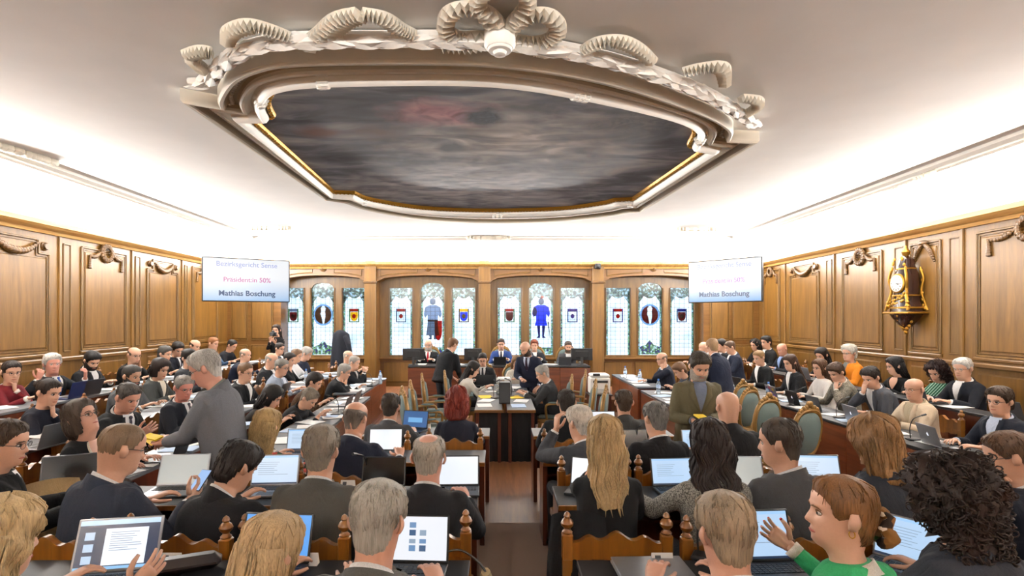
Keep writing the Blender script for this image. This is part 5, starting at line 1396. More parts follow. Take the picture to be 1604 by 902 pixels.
# third row
P('bald man in navy jacket', 'third row left of the aisle, seen from behind', 557, 655, 4.4, -8, T3, hair=('balding', '#6a5f55'), top=('suit', '#1d2338'), lean=18, pitch=12, yaw=-8, arms=((.30, .44, .84), DSK[1]), g=1.04, skin='#d9a083', near=True)
P('long-haired blonde woman in floral blouse', 'third row on the left', 418, 668, 4.38, -16, T3, near=True, sex='f', hair=('long', '#a58a5c', {'l': 1.1, 'w': 1.4}), top=('sweater', ('floral', '#3a2f2c', '#c25a4c')), lean=8, pitch=12, arms=DSK)
P('white-haired man with raised hand', 'third row right of the aisle in a grey suit', 908, 662, 4.42, 14, T3, near=True, hair=('short', '#d6d0c6', {'t': 1.2}), top=('suit', '#44464c'), lean=10, pitch=10, yaw=18, arms=(DSK[0], (.13, .34, 1.06)), hl=((.1, .1, 1), (1, .2, 0), .9), g=1.02)
P('man with cropped grey hair', 'third row right in a black suit, seen from behind', 1027, 655, 4.42, 4, T3, near=True, hair=('short', '#6b6864', {'t': .8}), top=('suit', '#1c1c20'), lean=8, pitch=8, yaw=14, arms=DSK, g=1.03)
P('bald man in black jacket', 'third row right in front of the olive jacket', 1140, 638, 4.5, 2, T3, near=True, hair=('bald', '#8a7666'), top=('suit', '#1b1b1e'), shirt='#1b1b1e', lean=8, pitch=8, arms=DSK, g=1.03, skin='#d3a184')
# front row of the centre
P('dark-haired man in grey suit', 'front row left, seen from behind', 612, 637, 5.55, -4, T4, near=True, hair=('short', '#3f3730'), top=('suit', '#4f5054'), lean=12, pitch=12, arms=DSK, g=1.02)
P('red-haired woman in navy top', 'front row left beside the aisle, seen from behind', 716, 629, 5.6, 0, T4, near=True, sex='f', hair=('wavy', '#7a2a1c', {'l': .6}), top=('sweater', '#1f2335'), lean=6, pitch=8, arms=DSK, g=1.05)
P('short dark-haired man in black jacket', 'front row right beside the aisle', 887, 630, 5.6, -2, T4, near=True, hair=('short', '#352c26', {'t': .8}), top=('suit', '#1d1e20'), lean=8, pitch=8, arms=DSK, g=1.02)
P('brown-haired man in grey knit collar', 'front row right, seen from behind', 977, 630, 5.7, 0, T4, near=True, hair=('short', '#4c3c2e', {'t': .8}), top=('suit', '#4b4a48'), shirt='#3c3d3c', lean=8, pitch=6, arms=DSK)
# standing men
P('grey-haired man in grey jacket', 'standing on the left, handing out yellow papers', 322, 577, 4.15, 88, 0., None, seated=False, near=True, hair=('short', '#b9b6b0', {'t': 1.2}), top=('suit', '#686a70'), shirt='#7c7f78', legs='#5a5c62', lean=10, pitch=24, yaw=14, arms=((.02, .42, 1.08), (.06, .46, 1.10)), hr=((-.3, .9, .1), (-.5, .1, -.8), .8), hl=((.2, .9, .1), (.6, .1, -.8), .8), glasses=True, g=1.02, skin='#d99c86')
P('bearded man in olive jacket', 'standing on the right, holding yellow papers', 1096, 574, 5.35, 176, 0., None, seated=False, near=True, hair=('full', '#4e453b'), beard='#a49a8e', top=('suit', '#6a6248'), shirt='#6b7488', legs='#33343a', lean=6, pitch=24, yaw=4, arms=((.10, .30, 1.06), (.02, .34, 1.08)), hr=((-.5, .8, 0), (-.2, .2, -1), .8), hl=((.4, .8, 0), (.2, .2, -1), .8))
P('man in dark suit standing by the presiding desk', 'back turned and leaning to the right', 709, 540, 10.7, -38, 0., None, seated=False, hair=('short', '#6b4a30'), top=('suit', '#17191e'), lean=22, pitch=26, yaw=-10, arms=((.15, .35, .85), (.12, .40, .85)))
P('bald bearded man in navy suit', 'standing behind the centre table, looking down', 823, 546, 9.9, 158, 0., None, seated=False, hair=('bald', '#4a3a30'), beard='#43352b', top=('suit', '#232942'), shirt='#b9c4dd', tie='#3a2438', legs='#232942', lean=16, pitch=30, yaw=-22, arms=((.05, .36, .95), (.22, .20, .80)))
P('woman in black photographing', 'standing in the far left corner with a camera', 433, 517, 13.2, 172, 0., None, seated=False, sex='f', hair=('long', '#33261e', {'l': .7}), top=('sweater', '#18181c'), lean=2, pitch=6, yaw=8, arms=((.05, .22, 1.50), (.08, .24, 1.44)), hr=((-.2, .5, .9), (-.5, .5, 0), .8), hl=((.2, .6, .6), (.3, .2, .8), .7), g=.98)
# presiding desk
PD = .27
P('grey-bearded man with red tie', 'at the left of the presiding desk', 671, 541, 12.95, 180, PD, 'a', hair=('balding', '#9d988f'), beard='#a8a29a', top=('suit', '#1b1c21'), tie='#b01c2c', lean=4, pitch=8, glasses=True)
P('chairman in bright blue suit', 'in the middle of the presiding desk', 785, 539, 13.05, 180, PD, 'a', hair=('short', '#3f342b'), top=('suit', '#2d4a8c'), tie='#2a2f44', lean=6, pitch=12)
P('red-haired person behind the bald man', 'at the presiding desk', 837, 541, 13.2, 176, PD, 'a', hair=('full', '#7b3a20'), top=('suit', '#2a2d38'), lean=6, pitch=8)
P('man in grey suit holding a phone to his ear', 'presiding desk, right', 890, 543, 12.95, 178, PD, 'a', hair=('short', '#4d3d32'), beard='#57473a', top=('suit', '#44474e'), lean=10, pitch=14, arms=((.15, .4, .8), 'ear'))
# centre table
P('man with laptop facing us', 'far end of the centre tables', 756, 563, 11.1, 180, 0., 'a', hair=('short', '#2c2521'), top=('suit', '#25262b'), tie='#3f4148', lean=10, pitch=22, glasses=True)
P('dark-haired woman in white cardigan', 'at the left of the centre tables', 741, 578, 9.6, -84, 0., 'a', sex='f', hair=('long', '#1f1816', {'l': .7}), top=('sweater', '#dfdbd2'), lean=16, pitch=24, yaw=-4, arms=((.06, .44, .82), (.12, .46, .82)))
P('grey-haired man in charcoal jacket', 'at the right of the centre tables, facing left', 850, 585, 8.9, 86, 0., 'a', hair=('short', '#a6a39d', {'t': 1.2}), top=('suit', '#3c3d40'), lean=14, pitch=22, yaw=6, glasses=True, arms=((.12, .46, .81), (.12, .48, .81)), near=True)
P('person in cream top behind the bald man', 'far end of the right centre table', 809, 567, 11.2, 184, 0., 'a', sex='f', hair=('long', '#7a5a3a', {'l': .6}), top=('sweater', '#d9d2c4'), lean=10, pitch=22)
# left side, rear row along the wall
W4 = FL[3]
P('woman in red cardigan', 'rear row at the left edge', 18, 584, dx(18, -5.85), -92, W4, None, sex='f', hair=('bun', '#33251f', {'at': (0, -.12, .0), 'r': .045}), top=('collared', '#7a1a24'), shirt='#e9e4dc', yaw=-28, pitch=12, glasses=True, arms=((.14, .44, .82), 'chin'), near=True)
P('white-haired man with blue tie and raised fists', 'rear row along the left wall', 82, 570, dx(82, -5.95), -92, W4, hair=('full', '#cfccc6'), top=('suit', '#1d2028'), tie='#3a5ba8', yaw=-34, pitch=4, arms=((.30, .16, .98), (.14, .42, .95)), hr=((-.2, .2, .9), (-.3, -.8, .2), 1.0), hl=((.2, .2, .9), (.3, -.8, .2), 1.0), skin='#d9957f', near=True)
P('dark-haired man with short beard and white shirt', 'rear row on the left', 144, 565, dx(144, -5.95), -92, W4, hair=('full', '#1f1a19'), beard='#2a211e', top=('suit', '#1c1e24'), yaw=-22, pitch=30, lean=12, arms='type')
P('bald man with glasses resting his cheek', 'rear row in black, left wall', 210, 556, dx(210, -5.95), -92, W4, hair=('balding', '#54473c'), top=('sweater', '#16171a'), yaw=-20, pitch=14, glasses=True, lean=14, arms=(DSK[0], 'cheek'))
P('man with grey-black hair in profile', 'rear row on the left in black', 258, 554, dx(258, -5.95), -92, W4, hair=('full', '#4a4744'), top=('sweater', '#191a1e'), yaw=0, pitch=14, lean=16)
P('young dark-haired man looking down', 'rear row in a navy suit', 278, 547, dx(278, -6.0), -92, W4, hair=('full', '#201a18'), top=('suit', '#1e2433'), tie='#333850', yaw=-30, pitch=28, lean=10)
P('man with thinning brown hair', 'rear row near the far left corner', 305, 542, dx(305, -6.05), -92, W4, hair=('balding', '#463528'), top=('sweater', '#3b4048'), yaw=-10, pitch=16, lean=12)
P('reddish-blond man in denim jacket', 'rear row, fist at his mouth', 334, 538, dx(334, -6.1), -92, W4, hair=('short', '#8a5a36'), top=('shirt', '#4d6684'), yaw=-8, pitch=12, lean=14, arms=('chin', DSK[1]))
P('man in dark jacket bowing his head', 'rear row, farthest on the left wall', 363, 541, dx(363, -6.1), -92, W4, hair=('short', '#221c1a', {'rec': .03}), top=('sweater', '#1f2430'), yaw=-6, pitch=28, lean=20)
# left side, third row
W3 = FL[2]
P('woman with dark bun in navy top', 'left side, chin on her hand', 76, 614, dx(76, -4.45), -92, W3, near=True, sex='f', hair=('bun', '#31241e', {'at': (0, -.115, .045), 'r': .045}), top=('sweater', '#1b1f30'), yaw=-4, pitch=16, lean=14, arms=((.14, .44, .82), 'chin'))
P('dark-bearded man with greying hair', 'left side in grey, face in profile', 206, 589, dx(206, -4.5), -90, W3, hair=('short', '#3c3834'), beard='#3a332e', top=('suit', '#5a5d62'), yaw=-10, pitch=12, lean=14, skin='#bd8a6c')
P('short-haired woman in grey blazer', 'left side with a cream blouse', 251, 578, dx(251, -4.65), -90, W3, sex='f', hair=('bob', '#2c1f1b', {'l': .2}), top=('suit', '#4a4d4c'), shirt='#e8e0cf', yaw=-14, pitch=18, lean=12)
P('young man with dark hair and red tie', 'left side in a charcoal suit', 296, 561, dx(296, -4.85), -90, W3, hair=('full', '#241d1a'), top=('suit', '#3d4046'), tie='#7a2432', yaw=-22, pitch=6, lean=6)
P('bald man in navy stretching his arm', 'left side near the far corner', 384, 556, dx(384, -4.95), -90, W3, hair=('balding', '#8a7a6c'), top=('sweater', '#1d243c'), yaw=-2, pitch=8, lean=20, arms=((.12, .56, .86), (.1, .5, .82)))
P('dark-haired man with glasses near the photographer', 'left side', 438, 546, dx(438, -4.95), -90, W3, hair=('short', '#2c2420'), top=('suit', '#4b5058'), yaw=-20, pitch=12, glasses=True)
# left side, second row
W2 = FL[1]
P('woman with glasses looking up', 'left side in a black sweater with white-edged neckline', 128, 655, 4.25, -86, W2, near=True, sex='f', hair=('bob', '#4c3d32', {'l': .5, 't': .9}), top=('vneck', '#141417'), shirt='#d9d2bf', yaw=-8, pitch=-22, lean=4, glasses=True, skin='#d89f86', arms=((.16, .42, .81), (.16, .42, .81)))
P('man with short grey-black hair receiving a paper', 'left side in a black suit', 200, 622, dx(200, -3.42), -94, W2, near=True, hair=('short', '#4d4742', {'t': .8}), top=('suit', '#1a1b1f'), tie='#4a4450', yaw=-14, pitch=26, lean=18, arms=((.22, .52, .92), DSK[1]), hr=((-.1, .8, .45), (-.7, 0, .5), .4), skin='#cf957c')
P('grey-haired man with flushed face and glasses', 'left side behind the grey jacket', 288, 607, dx(288, -3.5), -100, W2, near=True, hair=('short', '#8c8984'), top=('suit', '#20242f'), tie='#5a5862', yaw=-24, pitch=16, lean=10, glasses=True, skin='#cf8573')
P('brown-haired man with glasses looking right', 'left side in a black suit', 384, 583, dx(384, -3.6), -92, W2, hair=('short', '#6a5038'), top=('suit', '#1a1b20'), yaw=-14, pitch=10, lean=10, glasses=True)
P('man with thin grey hair in dark suit', 'left side, middle rows', 425, 564, dx(425, -3.95), -90, W2, hair=('balding', '#8f8a82'), top=('suit', '#23252b'), yaw=-4, pitch=14, lean=12)
P('grey-haired man in pale blue-grey blazer', 'left side with glasses', 441, 575, dx(441, -3.45), -90, W2, hair=('short', '#77726b'), top=('suit', '#8690a0'), shirt='#c8d2e2', yaw=-10, pitch=14, lean=14, glasses=True)
P('dark-haired man with fist at his mouth', 'left side, middle rows in black', 453, 563, dx(453, -3.9), -90, W2, hair=('short', '#2b2422'), top=('sweater', '#18191c'), yaw=-8, pitch=18, lean=14, arms=('chin', DSK[1]))
P('man in white shirt reading', 'left side towards the windows', 464, 557, dx(464, -3.95), -90, W2, hair=('short', '#6e5540'), top=('shirt', '#dfe2e6'), yaw=-4, pitch=16, lean=12, arms=((.12, .48, .86), (.12, .48, .86)))
P('grey-haired man in navy waistcoat', 'left side closest to the windows', 480, 554, dx(480, -3.95), -90, W2, hair=('full', '#a39f98'), top=('sweater', '#1f2740'), yaw=0, pitch=26, lean=14)
P('balding man behind the clasped hands', 'left side close to the coat', 545, 558, 12.0, -90, W2, hair=('balding', '#a09a90'), top=('sweater', '#3a3e46'), yaw=-4, pitch=10)
# left side, front row
P('dark-haired person bent forward', 'left front row, behind the blonde woman', 425, 622, dx(425, -2.75), -80, 0., sex='f', hair=('bob', '#1e1715'), top=('sweater', '#2b2624'), yaw=0, pitch=30, lean=24)
P('man in black shirt writing', 'left front row bent over the desk', 484, 624, dx(484, -2.42), -92, 0., hair=('short', '#7d7264'), top=('shirt', '#1a1b20'), yaw=-12, pitch=40, lean=30, arms=((.10, .46, .80), (.12, .46, .80)), near=True)
P('dark-haired person in brown fur-trimmed coat', 'left front row', 492, 598, dx(492, -2.72), -88, 0., sex='f', hair=('full', '#2a201c'), top=('sweater', ('tweed', '#33241b', '#5b412c')), yaw=0, pitch=26, lean=24)
P('grey-haired man leaning on his hand', 'left front row in a dark jacket', 539, 584, dx(539, -2.72), -90, 0., hair=('full', '#8e8b86'), top=('suit', '#26282c'), yaw=0, pitch=18, lean=22, arms=('chin', DSK[1]))
P('grey-haired man with clasped hands', 'left front row nearest the windows', 555, 568, dx(555, -2.85), -92, 0., hair=('short', '#9a948c'), top=('suit', '#1f2229'), yaw=-10, pitch=14, lean=14, arms=((.0, .36, .96), (.0, .36, .98)), hr=((-.5, .3, .6), (-.6, -.5, 0), 1.), hl=((.5, .3, .6), (.6, -.5, 0), 1.))
# right side, front row
R1 = 5.0
P('brown-haired man with glasses in navy blazer', 'right desk, nearest with light blue shirt', 1566, 628, dx(1566, 4.98), 92, 0., near=True, hair=('full', '#4d3a2b'), top=('suit', '#1d2333'), shirt='#c3d0e6', yaw=12, pitch=6, glasses=True, lean=8, arms=((.14, .44, .80), (.16, .46, .80)))
P('bald man with glasses in cream suit', 'right desk behind a silver laptop', 1432, 609, dx(1432, 5.0), 92, 0., near=True, hair=('bald', '#7a6656'), top=('suit', '#c9b79f'), shirt='#b5a88e', yaw=14, pitch=8, glasses=True, lean=10, skin='#cf9a7d', arms=((.12, .46, .80), (.14, .46, .80)))
P('man covering his face with his hand', 'right desk in a grey suit', 1364, 591, dx(1364, 5.0), 92, 0., near=True, hair=('full', '#2d2420'), top=('suit', '#4b4d54'), yaw=16, pitch=26, lean=20, arms=('face', (.14, .46, .80)))
P('short-haired person in speckled tweed', 'right desk with head bowed', 1310, 583, dx(1310, 5.0), 92, 0., near=True, sex='f', hair=('full', '#4b3423'), top=('suit', ('tweed', '#4a4640', '#8e887a')), yaw=14, pitch=30, lean=16, shirt='#d8d2c6', arms=((.12, .46, .80), 'mouth'))
P('long-haired woman in white blouse', 'right desk with glasses', 1284, 576, dx(1284, 5.15), 92, 0., near=True, sex='f', hair=('long', '#5b3e28', {'l': .9}), top=('sweater', '#e4e0dc'), yaw=12, pitch=6, glasses=True, lean=10)
P('woman with brown hair in dark jacket', 'right desk beside the stickered laptop', 1238, 568, dx(1238, 4.95), 92, 0., sex='f', hair=('long', '#4a3022', {'l': .7}), top=('suit', '#26262b'), yaw=10, pitch=16, lean=12)
P('blond man in black jacket over white shirt', 'right desk, farthest', 1189, 560, dx(1189, 4.95), 96, 0., hair=('short', '#8a6c48'), top=('suit', '#151619'), shirt='#eeeeee', yaw=14, pitch=18, lean=12)
# right side, wall row
R2 = .2
P('white-haired man with glasses in navy blazer', 'right wall row, open white shirt', 1508, 577, dx(1508, 5.95), 92, R2, near=True, hair=('short', '#d2cfc8', {'t': 1.2}), top=('suit', '#191d29'), shirt='#f0f0f0', yaw=16, pitch=10, glasses=True, arms=((.10, .46, .80), (.16, .44, .80)))
P('dark curly-haired woman in green patterned top', 'right wall row looking down', 1468, 582, dx(1468, 5.98), 92, R2, near=True, sex='f', hair=('curly', '#2e1716', {'t': .5}), top=('sweater', ('stripe', '#2f6b52', '#a8c9b4')), yaw=16, pitch=26, lean=10)
P('long black-haired woman with glasses', 'right wall row in black', 1402, 573, dx(1402, 5.98), 96, R2, near=True, sex='f', hair=('long', '#191415', {'l': .9, 'w': 1.3}), top=('vneck', '#141416'), shirt='#141416', yaw=-20, pitch=14, glasses=True)
P('white-haired person in orange cardigan', 'right wall row with glasses', 1330, 553, dx(1330, 5.98), 92, R2, near=True, hair=('full', '#d6d2c8', {'t': 1.3}), top=('suit', '#cf7d1c'), shirt='#6f7672', yaw=14, pitch=6, glasses=True, lean=6)
P('dark-haired woman by the rear laptop', 'right wall row', 1287, 556, dx(1287, 5.98), 94, R2, sex='f', hair=('long', '#211a19', {'l': .8}), top=('sweater', '#26242a'), yaw=20, pitch=22)
P('bald man in blue shirt and dark jacket', 'right wall row towards the windows', 1225, 547, dx(1225, 5.98), 94, R2, hair=('bald', '#8a7767'), top=('suit', '#22252d'), shirt='#8ea6d8', yaw=16, pitch=20, skin='#d79b80')
P('young dark-haired man in black suit', 'right wall row, tallest at the far end', 1200, 536, dx(1200, 5.95), 96, R2, hair=('full', '#221b19'), top=('suit', '#1e2125'), yaw=8, pitch=10)
P('dark curly-haired person at the far end', 'right wall row', 1183, 540, 12.75, 96, R2, hair=('curly', '#1d1716', {'t': .35}), top=('sweater', '#1a1b1f'), yaw=14, pitch=16)
# right, near the windows
P('balding man with glasses in navy suit and tie', 'right front desk, hand raised', 1037, 562, dx(1037, 3.2), 88, 0., hair=('balding', '#6a5a4c'), top=('suit', '#22293c'), tie='#4a4f66', yaw=16, pitch=10, glasses=True, lean=12, arms=((.16, .46, .80), 'cheek'), near=True)
P('brown-haired person bowed behind the olive jacket', 'front desk on the right', 1065, 580, 9.6, 88, 0., hair=('full', '#6a4c34'), top=('sweater', '#3d4350'), yaw=6, pitch=34, lean=24)
P('fair-haired man in navy suit turning his back', 'standing behind the olive jacket', 1116, 543, 8.9, 24, 0., None, seated=False, hair=('short', '#8a6f50'), top=('suit', '#1f2740'), lean=16, pitch=20, yaw=-20, arms=((.2, .35, .95), (.2, .35, .95)))
P('bald man in grey jacket', 'far right corner, facing the navy suit', 1102, 544, 12.6, 96, R2, hair=('bald', '#9a8a7a'), top=('suit', '#4a4c52'), lean=6, pitch=10)
P('dark-haired man beside the navy suit', 'far right corner, facing left', 1130, 541, 12.0, 100, R2, hair=('full', '#1f1918'), top=('suit', '#20232b'), lean=8, pitch=14)
P('brown-haired man in dark blue', 'far right corner beside the navy suit', 1144, 544, 11.5, 84, R2, hair=('short', '#5a4332'), top=('suit', '#262e45'), lean=10, pitch=20)
flush_remesh()
# ---- empty armchairs
for k, (px, y, d, x, rz) in enumerate(((0, 0, 7.45, -1.02, -70), (0, 0, 8.15, -1.02, -75), (0, 0, 9.1, -.98, -80), (0, 0, 9.75, 1.28, 80), (0, 0, 8.3, 1.2, 76), (0, 0, 7.6, 1.22, 72), (0, 0, 8.4, 3.5, 40), (0, 0, 7.8, 3.35, 36), (0, 0, 6.95, 3.2, 30), (0, 0, 6.25, 3.3, 28))):
    chair_at((x, d, 0), math.radians(rz), 'empty green armchair ' + ('left of the centre tables, nearest us', 'left of the centre tables, middle of three', 'left of the centre tables, farthest', 'right of the centre tables, farthest', 'right of the centre tables, middle of three', 'right of the centre tables, nearest us',
             'by the long right desk, farthest of four', 'by the long right desk, third of four', 'by the long right desk, second from us', 'by the long right desk, nearest us')[k], True)

# ================================================================== PROPS
ORD = 'first second third fourth fifth sixth seventh eighth ninth tenth eleventh twelfth thirteenth fourteenth'.split()
def text_mesh(name, txt, size, m, parent, M, extr=.001, bold=0.):
    cu = bpy.data.curves.new('t', 'FONT'); cu.body = txt; cu.size = size; cu.align_x = 'CENTER'; cu.align_y = 'CENTER'; cu.extrude = extr; cu.offset = bold
    t = bpy.data.objects.new('t', cu); COL.objects.link(t)
    dg = bpy.context.evaluated_depsgraph_get(); me = bpy.data.meshes.new_from_object(t.evaluated_get(dg))
    bpy.data.objects.remove(t); me.name = name; me.materials.clear(); me.materials.append(m)
    o = bpy.data.objects.new(name, me); COL.objects.link(o); o.parent = parent; o.matrix_local = M; return o
# ---- two hanging screens
def wall_screen(label, pa, pb, wallpt, lines, grad):
    (x0, y0, y0b, d0), (x1, y1, y1b, d1) = pa, pb
    A, B = at(x0, y0, d0), at(x1, y1, d1); A2, B2 = at(x0, y0b, d0), at(x1, y1b, d1)
    zt, zb = (A.z+B.z)/2, (A2.z+B2.z)/2
    c = Vector(((A.x+B.x)/2, (A.y+B.y)/2, (zt+zb)/2)); v = Vector((B.x-A.x, B.y-A.y, 0)); w = v.length; h = zt-zb
    r = empty('wall_screen', c, math.atan2(v.y, v.x)); tag(r, label, 'screen', 'hanging screens')
    mb = MB(); mb.box((0, .03, 0), (w, .06, h), bev=.01); mb.build('housing', BLACKP, r)
    sm = bpy.data.materials.new('slide'); nt, N, L, b = nodes_of(sm); b.inputs['Base Color'].default_value = (.02, .02, .02, 1); b.inputs['Roughness'].default_value = .2
    tc = N.new('ShaderNodeTexCoord'); sp = N.new('ShaderNodeSeparateXYZ'); L.new(tc.outputs['Object'], sp.inputs[0])
    mr = N.new('ShaderNodeMapRange'); mr.inputs[1].default_value = -h/2; mr.inputs[2].default_value = h/2; L.new(sp.outputs['Z'], mr.inputs[0])
    rp = N.new('ShaderNodeValToRGB'); e = rp.color_ramp.elements; e[0].position = 0; e[0].color = lin(grad[0]); e[1].position = .55; e[1].color = lin(grad[1]); L.new(mr.outputs[0], rp.inputs[0])
    L.new(rp.outputs[0], b.inputs['Emission Color']); b.inputs['Emission Strength'].default_value = .7
    mb = MB(); W2, H2 = w/2-.02, h/2-.02; mb.add([(-W2, -.002, -H2), (W2, -.002, -H2), (W2, -.002, H2), (-W2, -.002, H2)], [(0, 1, 2, 3)]); sc = mb.build('slide', sm, r, smooth=False)
    for txt, z, size, col, bd in lines:
        text_mesh('slide_lettering', txt, size*h, emis('slide_text', col, .8), sc, Matrix.Translation((0, -.006, z*h)) @ Matrix.Rotation(PI/2, 4, 'X'), .0005, bd)
    mb = MB(); p = Matrix.Rotation(-r.rotation_euler.z, 3, 'Z') @ (Vector(wallpt)-c); mb.tube([(0, .06, .05), p], .025, 8); mb.box((0, .075, .05), (.3, .03, .3), bev=.01); mb.build('wall_arm', BLACKP, r)
LN = [('Bezirksgericht Sense', .35, .155, '#8f9ed8', .0), ('Pr\u00e4sident:in 50%', .0, .15, '#c0509a', .001), ('Mathias Boschung', -.31, .165, '#17406e', .0035)]
wall_screen('hanging screen with election slide on the left side', (316, 401, 471.5, 10.1), (454, 408, 474, 10.9), on_left(338, 440), LN, ('#9cc8f4', '#f6faff'))
LN2 = [('Bezirksgericht Sense', .35, .155, '#8f9ed8', .0), ('Pr\u00e4sident:in 50%', .0, .15, '#9a50b8', .001), ('Mathias Boschung', -.31, .165, '#17406e', .0035)]
wall_screen('hanging screen with election slide on the right side', (1078, 410, 474.5, 11.1), (1194, 401, 472.5, 10.0), on_right(1178, 440), LN2, ('#6fb0ee', '#f4f9ff'))
# ---- ornate wall clock on its bracket
DKB = plain('tortoiseshell', '#2a1410', .25, coat=.5); ENAM = plain('enamel', '#f2f0ea', .25)
cy = YR(1436); cxw = xr(cy)
ck = empty('bracket_clock', (cxw-.0, cy, 0), -PI/2); tag(ck, 'ornate gilt bracket clock with white dial on the right wall', 'clock')
zc_ = lambda py: CAM_H-(py-VY)*(cy-.15)/F_PX
zf, zt_, zb_, zbase, ztip = zc_(443), zc_(404), zc_(482), zc_(488), zc_(518)
# local: -y points into the room after the turn
def oct_ring(w, d, z, n=12): return [(w*math.copysign(abs(math.sin(2*PI*k/n))**.6, math.sin(2*PI*k/n)), -.17+d*math.copysign(abs(math.cos(2*PI*k/n))**.6, math.cos(2*PI*k/n)), z) for k in range(n)]
mb = MB(); mb.loft([oct_ring(.24, .155, zbase), oct_ring(.23, .15, zbase+.05), oct_ring(.19, .13, zb_+.1), oct_ring(.165, .12, zf-.16), oct_ring(.185, .13, zf), oct_ring(.175, .125, zf+.13), oct_ring(.13, .10, zf+.24), oct_ring(.10, .08, zt_), oct_ring(.03, .03, zt_+.05)]); mb.build('case', DKB, ck)
Mf = Matrix.Translation((0, -.30, zf)) @ Matrix.Rotation(PI/2, 4, 'X')
mb = MB(); mb.lathe([(.155, -.03), (.155, .01), (.135, .02)], 28, M=Mf); mb.build('dial_rim', GOLD, ck)
mb = MB(); mb.lathe([(.132, .0), (.132, .022), (.12, .025)], 28, M=Mf); dl = mb.build('dial', ENAM, ck)
for k in range(12):
    a = 2*PI*k/12; mb = MB(); mb.box((0, 0, .027), (.008, .026, .002), M=Mf @ Matrix.Rotation(-a, 4, 'Z') @ Matrix.Translation((0, .10, 0))); mb.build('numeral', DKB, dl, smooth=False)
for L_, a, wd_ in ((.062, -.62*PI, .009), (.09, -.5*PI-.15, .006)):
    mb = MB(); mb.box((0, L_/2, .031), (wd_, L_, .002), M=Mf @ Matrix.Rotation(a, 4, 'Z')); mb.build('hand', BLACKP, dl, smooth=False)
rnd = random.Random(11)
mb = MB(); mb.lathe([(.03, 0), (.05, .03), (.06, .07), (.035, .11), (.02, .13), (.01, .17)], 12, (0, -.17, zt_+.04)); mb.build('top_finial', GOLD, ck)
for s in (-1, 1):
    mb = MB(); mb.tube(catmull([(s*.15, -.29, zf+.22), (s*.19, -.30, zf+.06), (s*.165, -.28, zf-.12), (s*.21, -.31, zb_+.06), (s*.24, -.32, zbase+.02)], 5), .02, 7); mb.build('side_scroll', GOLD, ck)
    mb = MB(); mb.tube(catmull([(s*.15, -.06, zf+.22), (s*.20, -.05, zf+.06), (s*.17, -.06, zf-.12), (s*.21, -.03, zb_+.06), (s*.25, -.03, zbase+.02)], 5), .018, 7); mb.build('rear_scroll', GOLD, ck)
    mb = MB(); mb.lathe([(.03, 0), (.04, .03), (.02, .06), (.03, .09), (.01, .12)], 10, (s*.21, -.30, zbase+.06)); mb.build('corner_ornament', GOLD, ck)
mb = MB()
for k in range(26): mb.ball((rnd.uniform(-.12, .12), -.29, lerp(zb_+.02, zf-.16, rnd.random())), (.03, .02, .025), 6, 4)
mb.build('front_ornament', GOLD, ck)
mb = MB()
for k in range(60):
    t = rnd.random(); z = lerp(zbase+.04, zt_+.02, t); w_ = interp(t, [0, .2, .4, .6, .8, 1], [.23, .19, .17, .185, .15, .07]); s = 1 if k % 2 else -1
    mb.ball((s*w_*rnd.uniform(.85, 1.02), -.29+.24*(k % 3 == 0), z), (.022, .02, .03), 6, 4)
mb.build('edge_mounts', GOLD, ck)
mb = MB(); mb.loft([oct_ring(.20, .14, zf-.2), oct_ring(.20, .14, zf-.18)]); mb.loft([oct_ring(.245, .16, zbase+.05), oct_ring(.245, .16, zbase+.075)]); mb.loft([oct_ring(.14, .11, zf+.22), oct_ring(.14, .11, zf+.24)]); mb.build('gilt_bands', GOLD, ck)
mb = MB(); mb.box((0, -.17, zbase-.02), (.56, .36, .03), bev=.008); mb.build('bracket_shelf', GOLD, ck)
mb = MB(); mb.loft([oct_ring(.25, .15, zbase-.04), oct_ring(.2, .13, zbase-.1), oct_ring(.10, .09, zbase-.2), oct_ring(.05, .05, ztip+.05), oct_ring(.02, .02, ztip)]); mb.build('bracket', DKB, ck)
mb = MB()
for k in range(16):
    t = k/15; a = k*2.4; r_ = lerp(.2, .04, t); mb.ball((r_*math.sin(a), -.17-r_*.6*abs(math.cos(a)), lerp(zbase-.06, ztip+.02, t)), (.032, .03, .035), 6, 4)
mb.ball((0, -.17, ztip-.02), (.03, .03, .04), 8, 6); mb.build('bracket_ornament', GOLD, ck)
# ---- camera on the pilaster, photographer's camera, coat, printer
p = at(936, 417, 13.85); r = empty('ceiling_camera', p); tag(r, 'small black camera mounted high on the pilaster', 'camera')
mb = MB(); mb.box((0, -.02, 0), (.15, .12, .15), bev=.02); mb.build('housing', BLACKP, r)
mb = MB(); mb.lathe([(.045, 0), (.045, .04), (.03, .05)], 14, M=Matrix.Translation((0, -.08, -.01)) @ Matrix.Rotation(PI/2, 4, 'X')); mb.build('lens', DARKG, r)
mb = MB(); mb.box((0, .08, .06), (.05, .12, .04)); mb.build('bracket', BLACKP, r)
p = at(428, 523, 12.92); r = empty('photo_camera', p, .1); tag(r, 'black photo camera held by the photographer in the corner', 'camera')
mb = MB(); mb.box((0, 0, 0), (.15, .06, .10), bev=.015); mb.box((0, 0, .06), (.06, .05, .04), bev=.01); mb.build('camera_body', BLACKP, r)
mb = MB(); mb.lathe([(.04, 0), (.042, .06), (.05, .12), (.046, .13)], 14, M=Matrix.Translation((0, -.02, 0)) @ Matrix.Rotation(PI/2, 4, 'X')); mb.build('lens', DARKG, r)
c = at(533, 545, 12.6); r = empty('coat_stand', (c.x, c.y, 0)); tag(r, 'wooden coat stand beneath the dark coat by the windows', 'coat stand')
mb = MB(); mb.lathe([(.03, 0), (.025, .1), (.02, .9), (.022, 1.6), (.03, 1.66), (.01, 1.7)], 10); mb.build('pole', CHAIRW, r)
